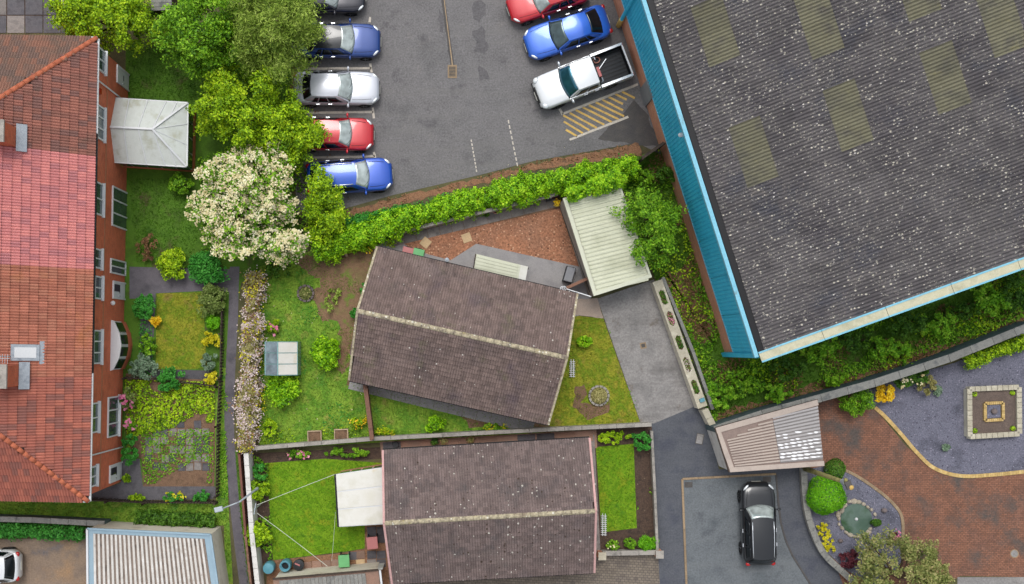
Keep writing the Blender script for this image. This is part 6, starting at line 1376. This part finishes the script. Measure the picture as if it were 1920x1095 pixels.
pl = P(478,954,2.3); o = T('line_post', 'washing line post at the white wall of the lower garden', 'post', (pl.x,pl.y,0)); MB().tube([(0,0,0),(0,0,2.35)],.035,8).build('post', M['metal_grey'], o, w=False); MB().bar((-.05,-.3,2.3),(.05,.3,2.3),.04,.04).build('crossbar', M['metal_grey'], o, w=False)
for a_, b_, lb in ((P(481,947,2.3),P(629,889,2.1),'pale washing line running to the white conservatory'),(P(482,962,2.3),P(614,1062,2.1),'pale washing line running to the garage with dark fascia'),(P(629,960,2.0),P(622,1052,1.9),'thin pale line between conservatory and garage')):
    k = MB().tube([a_.lerp(b_,t_)+Vector((0,0,-.35*t_*(1-t_))) for t_ in np.linspace(0,1,9)], .014 if 'thin' not in lb else .008, 5).build('washing_line', M['wire']); tag(k, lb, 'line')
# pond with stone ring and square raised bed
pc = P(1605,973,0); o = T('pond', 'round stone edged garden pond with bubbling fountain in the slate island', 'pond', pc); MB().lathe((0,0,.0),[(.86,.0),(.86,.06)],28).build('water', M['water'], o, w=False); MB().lathe((0,0,.06),[(.1,0),(.06,.04),(.02,.06)],12).build('fountain', M['upvc'], o, w=False, smooth=True)
r = random.Random(8)
for i in range(22):
    a_ = 2*math.pi*i/22+r.uniform(-.06,.06); rr_ = .95+r.uniform(-.05,.1); s_ = r.uniform(.09,.22)
    MB().ell((rr_*math.cos(a_),rr_*math.sin(a_),.07),(s_,s_*r.uniform(.6,.9),r.uniform(.08,.15)),Matrix.Rotation(a_+1.57,3,'Z'),5,7).build('pond_stone', M['stone'], o, w=False)
for px, py, s_, m, lb in ((1658,957,.17,'stone_dark','dark rock in the slate right of the pond'),(1647,1005,.14,'stone','pale grey rock below the pond'),(1576,1014,.14,'stone_dark','dark rock at the lower left of the pond')):
    k = MB().ell(P(px,py,.1),(s_,s_*.85,s_*.9),None,5,7).build('rock', M[m]); tag(k, lb, 'rock')
hb_ = .45; q = [P(1815,727,hb_), P(1914,723,hb_), P(1915,816,hb_), P(1816,822,hb_)]
o = T('raised_bed', 'square cream walled raised bed with a yellow brick square inside', 'raised bed', ((q[0]+q[2])/2)); cc = (q[0]+q[2])/2
for a_, b_ in zip(q, q[1:]+q[:1]):
    i_ = lambda p: p.lerp(cc,.06); MB().bar(Vector((i_(a_).x,i_(a_).y,.2)),Vector((i_(b_).x,i_(b_).y,.2)),.24,.4).build('bed_wall', M['render'], o)
    L_ = (b_-a_).length; n_ = 9; me = bev_box((L_*.88/n_*1.0,.28,.07), M['coping_cream']); ang_ = math.atan2((b_-a_).y,(b_-a_).x)
    for i in range(n_): c2_ = bpy.data.objects.new('coping_stone', me); COL.objects.link(c2_); p = i_(a_).lerp(i_(b_),(i+.5)/n_); c2_.location = (p.x,p.y,.43+.004*(i%2)); c2_.rotation_euler[2] = ang_; adopt(c2_, o, True)
MB().prism([(p.lerp(cc,.14).x,p.lerp(cc,.14).y) for p in q],.0,.3).build('soil', mat('bed_soil', [(94,82,76),(110,96,88)], 3, bump=.6, fine=.5), o)
q2 = [p.lerp(cc,.66) for p in q]; 
for a_, b_ in zip(q2, q2[1:]+q2[:1]):
    for i in range(9): p = a_.lerp(b_,(i+.5)/9); MB().box((p.x,p.y,.36),((b_-a_).length/9-.012,.16,.14),math.atan2((b_-a_).y,(b_-a_).x)).build('inner_brick', M['brick_yellow'], o)
MB().prism([(p.lerp(cc,.74).x,p.lerp(cc,.74).y) for p in q],.3,.35).build('slate_fill', M['slate'], o); MB().ell((cc.x,cc.y,.42),(.17,.17,.14)).build('centre_stone', M['stone_dark'], o, smooth=True)
for k_ in range(4):
    rng = np.random.default_rng(k_); p = q[k_].lerp(cc,.28); d_ = sph(rng,60); d_[:,2] = abs(d_[:,2]); link('corner_plant', leafmesh('cp', d_*.14+np.array([p.x,p.y,.32]), d_, .1,.06, LF['lime'], rng), o, True)
# ------------------------------------------------------------------ trees
TL = (.145, .09)
plant('tree', 'bright lime green tree over the top left yard', 'tree', 200, 36, 108, 5.0, 'lime', 18000, TL, spray=.9, ry=60, clumps=190, cr=.42, trunk=.14, stems=9, lump=.3)
plant('tree', 'green leafy tree at the top between terrace and car park', 'tree', 385, 55, 84, 6.5, 'green', 19000, TL, spray=.7, ry=88, clumps=190, cr=.42, trunk=.16, stems=9)
plant('tree', 'pale feathery willow like tree overhanging the navy car', 'tree', 515, 55, 92, 7.0, 'willow', 21000, (.22,.055), spray=1.1, ry=92, clumps=190, cr=.5, trunk=.17, stems=9)
plant('tree', 'lime green tree behind the silver saloon', 'tree', 462, 208, 104, 5.0, 'lime', 20000, TL, spray=1.0, ry=76, clumps=170, cr=.4, trunk=.13, stems=9, lump=.35)
plant('tree', 'lime green tree overhanging the red hatchback', 'tree', 540, 256, 66, 4.2, 'lime', 11500, TL, spray=1.1, ry=60, clumps=110, cr=.36, trunk=.11, stems=8, lump=.4)
plant('tree', 'lime green sapling beside the blue estate car', 'tree', 608, 394, 40, 3.4, 'lime', 8000, TL, spray=1.0, ry=62, clumps=75, cr=.33, trunk=.08, stems=7, lump=.4)
plant('tree', 'large tree covered in cream blossom at the corner of the middle plot', 'tree', 455, 378, 112, 5.4, 'green', 11000, (.17,.11), ry=112, clumps=260, cr=.42, trunk=.17, stems=10, flower=('cream', 15000, .105), lump=.15)
plant('tree', 'cream blossomed lower limb tree reaching over the back garden', 'tree', 535, 462, 44, 4.2, 'green', 2200, (.17,.11), ry=40, clumps=60, cr=.35, trunk=.08, stems=5, flower=('cream', 3000, .105), lump=.3)
plant('tree', 'loose light green tree between the green garage and the warehouse', 'tree', 1218, 425, 58, 4.4, 'green', 7000, (.15,.08), spray=1.1, ry=72, clumps=110, cr=.3, trunk=.09, stems=9, lump=.4)
plant('tree', 'bronze and olive bushy tree at the bottom right edge', 'tree', 1690, 1085, 100, 4.2, 'autumn', 14000, (.14,.08), spray=.6, ry=88, clumps=200, cr=.34, trunk=.14, stems=8, lump=.15)
# ------------------------------------------------------------------ hedge and climbers
def hedge(label, pts, width, h, style, n, leaf=(.15,.1), z0=0.0, seed=3, name='hedge', flower=None, rough=.25):
    rng = np.random.default_rng(seed); q = [P(x, y, h*.6) for x, y in pts]; o = T(name, label, 'hedge', (q[0].x,q[0].y,0)); seg = [(b-a).length for a, b in zip(q, q[1:])]; tot = sum(seg)
    s = rng.uniform(0, tot, n); cum = np.concatenate([[0], np.cumsum(seg)]); j = np.clip(np.searchsorted(cum, s)-1, 0, len(seg)-1); t = (s-cum[j])/np.array(seg)[j]
    A = np.array([tuple(p) for p in q]); X = A[j]*(1-t)[:, None]+A[j+1]*t[:, None]; D = A[j+1]-A[j]; D /= np.linalg.norm(D, axis=1, keepdims=True); Nn = np.c_[-D[:, 1], D[:, 0], np.zeros(n)]
    ph = rng.uniform(0, 6.28, 5); wv = 1+rough*(np.sin(s*1.7+ph[0])*.5+np.sin(s*3.9+ph[1])*.4+np.sin(s*.8+ph[2])*.4)
    a = rng.uniform(0, math.pi, n); rad = rng.uniform(.72, 1.04, n); b2 = sum(np.sin(s*f1+a*f2+ph[k_]) for k_, (f1, f2) in enumerate(((5.3,3.1),(8.9,-4.3),(3.7,6.1),(12.1,2.2)))); rad = rad*(1+.085*b2); off = np.cos(a)*rad*width/2*wv; zz = z0+.1+(h-.1)*np.sin(a)**.6*rad*(1+.12*np.sin(s*2.3+ph[3])+.1*np.sin(s*5.1+ph[4]))
    zz *= rng.uniform(.86, 1.0, n); Pt = np.c_[X[:, 0], X[:, 1], zz]+Nn*off[:, None]+rng.normal(size=(n, 3))*.05; Pt[:, 2] = np.maximum(Pt[:, 2], .05)
    nr = Nn*np.cos(a)[:, None]+np.c_[np.zeros(n), np.zeros(n), np.sin(a)]+rng.normal(size=(n, 3))*.45; nr /= np.linalg.norm(nr, axis=1, keepdims=True)
    link('foliage', leafmesh(name, Pt, nr, leaf[0], leaf[1], LF[style], rng), o, True)
    mb = MB(); k = max(3, int(tot/.7))
    for i in range(k):
        s_ = tot*(i+.5)/k; jj = min(len(seg)-1, int(np.searchsorted(cum, s_)-1)); p = q[jj].lerp(q[jj+1], (s_-cum[jj])/seg[jj]); mb.tube([(p.x,p.y,0),(p.x+rng.normal()*.1,p.y+rng.normal()*.1,h*.5),(p.x+rng.normal()*.2,p.y+rng.normal()*.2,h*.85)],[.04,.03,.012],6)
    mb.build('stems', M['bark'], o, smooth=True)
    for fs, nf, fl, cl in (flower or ()):
        cs = rng.choice(n, cl); i = rng.choice(cs, nf); up = rng.normal(size=(nf, 3))*.35+np.array([0, 0, 1]); up /= np.linalg.norm(up, axis=1, keepdims=True)
        pp = Pt[i]+rng.normal(size=(nf, 3))*np.array([.16,.16,.04])+np.array([0,0,.07]); link('blossom', leafmesh('blossom', pp, up, fl, fl*.8, LF[fs], rng), o, True)
    return o
hedge('long bright green hedge between the car park and the middle plot', [(590,470),(680,440),(760,412),(900,374),(1050,340),(1195,312)], 1.4, 1.75, 'hedge', 38000, (.125,.085))
hedge('bright ivy growing over the top end of the green garage', [(1060,372),(1112,356),(1166,338)], .95, 2.75, 'hedge', 6500, (.12,.08), .6, 5, 'ivy')
hedge('darker green hedge bottoms along the car park edge', [(650,420),(700,410),(770,395)], .75, 1.0, 'emerald', 3000, (.14,.09), 0, 6)
hedge('golden flowering climber with pale pink blossom on the alley boundary', [(478,512),(474,600),(468,700),(464,790),(462,845)], 0.78, 1.6, 'olive', 7500, (.14,.08), 0, 7, 'climber', [('pinkwhite', 5200, .09, 110), ('yellow', 1600, .09, 120), ('brownleaf', 1500, .1, 120)], .5)
hedge('trimmed green hedge beside the white car yard', [(-60,993),(60,996),(158,1002)], .75, 1.2, 'emerald', 5000, (.13,.09), 0, 8)
hedge('dark ivy mass along the grass strip above the cream garage', [(255,972),(330,974),(402,978)], .7, .9, 'dark', 3000, (.15,.1), 0, 9)
hedge('yellow green hedge on top of the back wall by the slate bed', [(1810,680),(1860,660),(1940,636)], .8, 1.1, 'lime', 3200, (.14,.09), 0, 10)
# ------------------------------------------------------------------ shrubs
def sh(label, px, py, r, h, style, n, **k): return plant('shrub', label, 'shrub', px, py, r, h, style, n, k.pop('leaf', (.13,.085)), **k)
sh('round bright lime shrub at the dark terrace path', 320, 492, 33, 1.3, 'lime', 2600)
sh('emerald shrub below the cream blossom tree', 388, 503, 40, 1.5, 'emerald', 3600, ry=36)
sh('round emerald shrub by the terrace wall beside the mossy lawn', 269, 573, 25, 1.2, 'emerald', 1700)
sh('dull olive shrub at the top right of the mossy lawn', 396, 563, 31, 1.3, 'dull', 2200)
sh('small lime shrub right of the mossy lawn', 400, 603, 17, .8, 'topiary', 900)
sh('small yellow shrub right of the mossy lawn', 396, 638, 18, .7, 'yellow', 800, lump=.4)
sh('grey green shrub at the lower right of the mossy lawn', 393, 678, 18, .9, 'grey', 900)
sh('yellow green shrub in the corner of the mossy lawn garden', 396, 710, 14, .7, 'yellow', 500)
sh('small golden shrub left of the mossy lawn', 291, 602, 12, .6, 'gold', 400)
sh('grey green border shrub by the bow window', 268, 690, 28, 1.0, 'grey', 1600, ry=26)
sh('green border shrub left of the mossy lawn', 276, 645, 18, .8, 'green', 900, ry=30)
sh('light green fern like shrub below the mossy lawn', 318, 712, 27, 1.0, 'emerald', 1400)
sh('rose shrub with pink flowers by the terrace wall', 240, 745, 18, 1.2, 'dull', 900, ry=24, flower=('pink', 45, .16))
sh('pink and yellow flowering shrub by the terrace wall', 245, 795, 14, 1.0, 'green', 700, flower=('pink', 40, .18))
sh('green shrub by the white downpipe of the terrace', 242, 840, 19, 1.2, 'emerald', 1300, ry=32)
sh('green bush with yellow flowers by the lowest terrace path', 325, 932, 22, .7, 'emerald', 900, ry=11, flower=('yellow', 60, .12))
sh('small green bush in the corner by the picket fence', 380, 930, 17, .7, 'emerald', 700, ry=12)
sh('small lime bush beside the last terrace door', 238, 897, 9, .5, 'lime', 300)
sh('low green bush by the terrace end wall', 258, 932, 18, .5, 'lime', 500, ry=7)
sh('round lime green bush on the back lawn by the house', 610, 662, 31, 1.3, 'hedge', 3000, leaf=(.14,.1))
sh('round lime green bush beside the greenhouse', 529, 730, 36, 1.4, 'hedge', 3800, leaf=(.13,.09))
sh('small lime bush at the corner of the back lawn', 506, 803, 17, .9, 'lime', 900)
sh('round lime bush on the grass below the middle bungalow', 815, 795, 19, .9, 'hedge', 1300)
sh('small dome of bright green foliage on the front lawn', 1097, 640, 15, .7, 'hedge', 1000)
sh('yellow flowering bush at the fence foot', 672, 793, 15, .7, 'lime', 600, flower=('gold', 50, .09))
sh('low yellow flowering border right of the timber fence', 720, 808, 20, .4, 'lime', 500, ry=8, flower=('yellow', 50, .09))
sh('low yellow flowering border under the bungalow corner', 925, 802, 34, .4, 'green', 900, ry=8, flower=('yellow', 70, .08))
sh('pale sprawling plant on the bare soil', 622, 562, 20, .45, 'willow', 260, lump=.6)
sh('bushy plant with pink flowers left of the back lawn', 512, 612, 14, .8, 'lime', 500, flower=('pink', 14, .2))
sh('dark green plant under the cream blossom', 520, 505, 26, .9, 'dark', 900)
sh('small bush at the west gable of the middle bungalow', 682, 545, 9, .9, 'emerald', 350, ry=16)
sh('second small bush at the west gable near the ridge', 664, 588, 8, .8, 'emerald', 250, ry=12)
sh('green shrub by the white wall in the lower garden', 484, 918, 22, 1.5, 'lime', 1400, ry=24)
sh('large leaved bright shrub over the white wall', 482, 1004, 28, 1.7, 'lime', 1700, leaf=(.2,.13), ry=25)
sh('dark green shrub at the top corner of the lower garden', 488, 885, 15, 1.0, 'emerald', 700, ry=20)
sh('pink flowered bush along the boundary wall in the lower garden', 560, 852, 26, .6, 'green', 900, ry=9, flower=('pink', 22, .14))
sh('low green border along the boundary wall in the lower garden', 650, 848, 40, .6, 'green', 1500, ry=10)
sh('bushy border at the top of the small front lawn', 1150, 820, 34, .8, 'lime', 1600, ry=13)
sh('green shrub in the top right corner of the small front lawn', 1203, 828, 20, 1.0, 'emerald', 1200, ry=22)
sh('spiky green shrub in the lower right corner of the small front lawn', 1214, 1018, 18, .8, 'topiary', 800, leaf=(.3,.04))
sh('small green plant below the small front lawn', 1180, 1018, 13, .5, 'green', 450)
sh('small flowering plant below the small front lawn', 1148, 1022, 12, .45, 'green', 350, flower=('cream', 8, .12))
sh('large clipped bright green dome in the slate island', 1549, 929, 37, 1.5, 'topiary', 6500, ball=True, leaf=(.09,.06))
sh('clipped dark green dome beside the beige garage', 1566, 880, 20, 1.1, 'dark', 2600, ball=True, leaf=(.08,.05))
sh('yellow heather strip along the curved wall', 1549, 1008, 13, .45, 'yellow', 1700, ry=36, leaf=(.09,.06), rz=.42)
sh('maroon shrub at the foot of the slate island', 1592, 1046, 22, .7, 'maroon', 1100)
sh('red flowering plant at the edge of the slate island', 1679, 1006, 9, .5, 'maroon', 200, flower=('pink', 40, .1))
sh('small dark dome right of the pond', 1643, 980, 10, .5, 'dark', 700, ball=True, leaf=(.07,.05), ry=7)
sh('feathery green shrub at the corner of the block paving', 1606, 750, 33, 1.3, 'green', 2600, leaf=(.18,.05))
sh('brilliant golden yellow shrub beside the slate bed', 1659, 738, 20, 1.1, 'gold', 1500)
sh('dark green shrub with white flowers by the back wall', 1708, 705, 40, 1.3, 'dark', 3000, ry=22, rz=.35, flower=('cream', 60, .13))
sh('yellow green shrub in front of the dark shrub by the back wall', 1738, 722, 19, .9, 'olive', 1000)
sh('small bluish plant in the slate bed', 1757, 732, 11, .4, 'grey', 250)
sh('tiny grey green plant in the lower slate bed', 1774, 839, 8, .3, 'grey', 150)
sh('bush at the hedge end by the garden lamp', 692, 462, 10, .6, 'lime', 300, flower=('gold', 12, .1))
sh('green bush below the conservatory by the blossom tree', 340, 345, 24, 1.3, 'green', 1500)
sh('yellow green creeper on the terrace wall beside the conservatory', 215, 305, 16, 2.0, 'lime', 500, ry=12)
sh('dry brown shrub on the shaded lawn', 275, 465, 22, .8, 'brownleaf', 450, ry=28)
sh('dark green shrub above the terrace by the top yard', 290, 40, 30, 2.4, 'dark', 1800)
# shrubs on the rough bank
BSH = [(1255,330,30,'dark'),(1205,330,22,'green'),(1390,720,42,'green'),(1350,742,30,'weed'),(1480,690,34,'dark'),(1450,735,30,'weed'),(1540,655,40,'weed'),(1600,640,34,'dark'),(1650,652,34,'weed'),(1700,600,44,'dark'),(1760,610,40,'weed'),(1800,585,30,'dark'),(1850,560,44,'weed'),(1900,560,36,'dark'),(1900,520,28,'dark'),(1565,715,22,'green'),(1690,660,24,'weed')]
for i, (px, py, r_, st_) in enumerate(BSH):
    lb = 'wild %s bush on the rough bank, number %s from the left along the warehouse' % ({'dark':'dark green','green':'mid green','weed':'bright green'}[st_], ['one','two','three','four','five','six','seven','eight','nine','ten','eleven','twelve','thirteen','fourteen','fifteen','sixteen','seventeen'][sorted(BSH).index((px,py,r_,st_))])
    plant('wild_bush', lb, 'bush', px, py, r_, .8+.02*r_, st_, int(r_*34), (.15,.09), ry=r_*.75, lump=.4, group='wild bushes on the rough bank')
STRIP1 = [(1342,796),(1440,765),(1540,735),(1640,706),(1780,658),(1930,600),(1930,590),(1780,646),(1640,693),(1540,720),(1440,752),(1345,775)]; STRIP2 = [(1250,515),(1285,510),(1320,600),(1335,640),(1310,630),(1285,600)]
weeds('tangle of weeds covering the rough bank by the warehouse', BANK, 'weed', 150, .38, (.14,.075), 21, (STRIP1, STRIP2), thin=-.15)
weeds('dry brown weeds scattered on the rough bank', BANK, 'brownleaf', 110, .25, (.2,.045), 22, thin=.15)
weeds('bright yellow green weed patches on the rough bank', BANK, 'lime', 60, .45, (.14,.08), 35, thin=.22)
weeds('overgrown weeds filling the lowest terrace garden', [(236,712),(404,716),(402,790),(330,800),(262,815),(240,850)], 'lime', 260, .4, (.14,.09), 23, thin=-.5)
weeds('low weeds between the broken paving slabs', [(262,780),(402,765),(400,905),(270,908)], 'weed', 150, .12, (.12,.07), 24, thin=-.2)
weeds('flowering weeds along the terrace wall border', [(262,600),(288,605),(290,700),(240,705),(245,690),(262,680)], 'emerald', 120, .35, (.13,.08), 25, thin=-.4)
weeds('green ground cover along the alley verge', [(410,700),(428,700),(426,800),(428,935),(408,935)], 'weed', 170, .18, (.12,.07), 26, thin=-.4)
weeds('weedy ground cover under the trees beside the car park', [(410,95),(560,110),(560,300),(640,400),(600,460),(380,480),(370,230)], 'green', 80, .5, (.16,.1), 27, thin=-.3)
weeds('ivy ground cover at the car park edge below the blue estate car', [(640,405),(760,385),(900,342),(1180,285),(1185,300),(1000,330),(700,420)], 'emerald', 60, .25, (.12,.08), 28, thin=.05)
weeds('fallen leaves along the lower car park kerb', [(640,395),(745,366),(900,330),(1005,302),(1195,266),(1200,285),(1000,312),(700,395)], 'brownleaf', 60, .02, (.12,.08), 29, thin=-.2)
weeds('leafy growth in the dark bed of the lower back garden', [(476,852),(505,868),(512,1046),(488,1056)], 'green', 160, .35, (.14,.09), 30, thin=-.1)
weeds('small seedlings in the dark bed of the small front lawn', [(1192,840),(1222,820),(1228,1020),(1130,1030),(1130,1002),(1196,996)], 'green', 40, .12, (.12,.08), 31, thin=.2)
weeds('low garden plants between hedge and wall at the plot corner', [(490,505),(560,490),(575,540),(500,600)], 'dull', 60, .2, (.13,.08), 32, thin=-.1)
weeds('bright border growth along the foot of the boundary wall', [(488,812),(560,800),(690,800),(690,826),(488,838)], 'lime', 70, .22, (.12,.08), 33, thin=-.1)
weeds('weeds growing on top of the planter wall edge', [(1245,560),(1262,560),(1290,640),(1278,650)], 'lime', 150, .9, (.13,.08), 34, thin=-.2)
# grass blades
HOUSE = [(700,470),(1075,556),(1025,790),(660,712)]
SOILP = [(600,478),(712,450),(700,520),(665,620),(640,680),(632,690),(645,610),(605,600),(592,560),(604,520)]
grass('short uneven grass of the back lawn of the middle bungalow', [(486,500),(600,465),(720,455),(700,720),(1030,800),(1035,810),(486,840)], 'mid', 150, .06, .015, 41, (HOUSE, SOILP))
grass('sparse grass sprouting on the bare soil of the back garden', SOILP, 'mid', 110, .06, .018, 51, (HOUSE,), .25)
grass('short mossy grass of the front lawn beside the drive', [(1064,590),(1131,597),(1200,790),(1030,804),(1024,790)], 'moss', 150, .05, .015, 42, (HOUSE,))
grass('mown grass of the lower back lawn', [(500,868),(610,860),(718,868),(722,985),(684,985),(684,1028),(648,1034),(512,1050)], 'rich', 150, .05, .013, 43)
grass('mown grass of the small front lawn', [(1117,838),(1188,832),(1194,990),(1128,998)], 'rich', 170, .05, .013, 44)
grass('dry mossy grass of the rectangular terrace lawn', [(294,550),(380,548),(388,690),(292,695)], 'moss', 150, .05, .014, 45)
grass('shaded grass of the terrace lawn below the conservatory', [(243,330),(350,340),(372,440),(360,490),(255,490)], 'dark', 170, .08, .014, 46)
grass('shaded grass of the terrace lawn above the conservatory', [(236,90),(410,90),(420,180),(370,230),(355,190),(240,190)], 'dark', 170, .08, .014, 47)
grass('rough grass of the strip below the terrace', [(-60,935),(405,945),(428,940),(436,1060),(425,1060),(420,985),(-60,985)], 'mid', 170, .09, .012, 48)
grass('rough grass beside the alley path at the white wall', [(442,845),(466,845),(474,1000),(484,1110),(464,1110),(450,960)], 'dark', 170, .1, .011, 49)
grass('rough grass on the bank by the warehouse', BANK, 'dark', 110, .2, .008, 50)
# flowers in the pockets of the planter wall
for i, s_ in enumerate(pk):
    rng = np.random.default_rng(60+i); n = 110; c_ = pt(s_, 0, .84); o = T('pocket_plant', '%s planting in the pocket wall beside the drive, %s from the garage' % ('dark leafy' if i % 2 == 0 else 'pink and purple flowering', ('first','second','third','fourth','fifth')[i]), 'plant', c_, ang)
    Pt = np.c_[rng.uniform(-.36,.36,n), rng.uniform(-.14,.14,n), rng.uniform(0,.16,n)]; N = rng.normal(size=(n,3))*.5+np.array([0,0,1]); N /= np.linalg.norm(N,axis=1,keepdims=True)
    link('foliage', leafmesh('pocket', Pt, N, .09,.06, LF['dark' if i % 2 == 0 else 'dull'], rng), o)
    if i % 2: link('blossom', leafmesh('pocketf', Pt[:50]+np.array([0,0,.04]), N[:50], .07,.06, LF['pinkwhite' if i == 3 else 'pink'], rng), o)

# small outbuilding and wall among the trees at the top left
q = [P(283,-30,2.1), P(322,-30,2.1), P(322,19,1.95), P(284,21,1.95)]
g = T('shed', 'grey boarded shed roof between the trees at the top edge', 'shed', (sum(p.x for p in q)/4, sum(p.y for p in q)/4, 0))
MB().prism([(p.x*.999,p.y) for p in q], 0, 1.9).build('wall', M['wood_dark'], g)
for i in range(7): MB().slab([q[0].lerp(q[3],i/7)+Vector((0,0,.03)), q[1].lerp(q[2],i/7)+Vector((0,0,.03)), q[1].lerp(q[2],(i+.92)/7)+Vector((0,0,.03)), q[0].lerp(q[3],(i+.92)/7)+Vector((0,0,.03))], .04).build('roof_board', M['coping_grey'], g)
wall('short dark red wall between the two trees at the top left', [(284,68),(318,70)], .45, .8, M['brick'], mat('red_coping', [(132,74,66),(116,66,60)], 3, fine=.3, rnd=.1), .5, .5)

weeds('scattered leaves and twigs on the tarmac under the left trees', [(548,100),(600,90),(620,300),(660,380),(600,398),(550,380)], 'brownleaf', 10, .01, (.12,.07), 71)
weeds('scattered pale petals on the tarmac by the hedge', [(640,360),(760,340),(1000,280),(1180,240),(1195,262),(1000,300),(740,362),(650,385)], 'cream', 2.5, .01, (.05,.04), 72, thin=.1)
weeds('clover and daisies in the back lawn of the middle bungalow', [(500,560),(640,600),(690,740),(690,800),(500,800)], 'cream', 3.0, .05, (.07,.06), 73, (HOUSE,), .1)
weeds('dark clover patches in the back lawn of the middle bungalow', [(490,520),(600,500),(660,620),(690,740),(690,815),(490,830)], 'emerald', 45, .06, (.09,.06), 74, (HOUSE, SOILP), .3)
weeds('weeds along the edge of the front lawn and drive', [(1128,600),(1136,600),(1205,786),(1196,790)], 'green', 60, .06, (.09,.05), 75, thin=.0)
weeds('moss and weeds along the planter wall foot on the drive', [(1222,535),(1228,533),(1303,757),(1296,760)], 'dull', 40, .04, (.08,.05), 76, thin=.1)
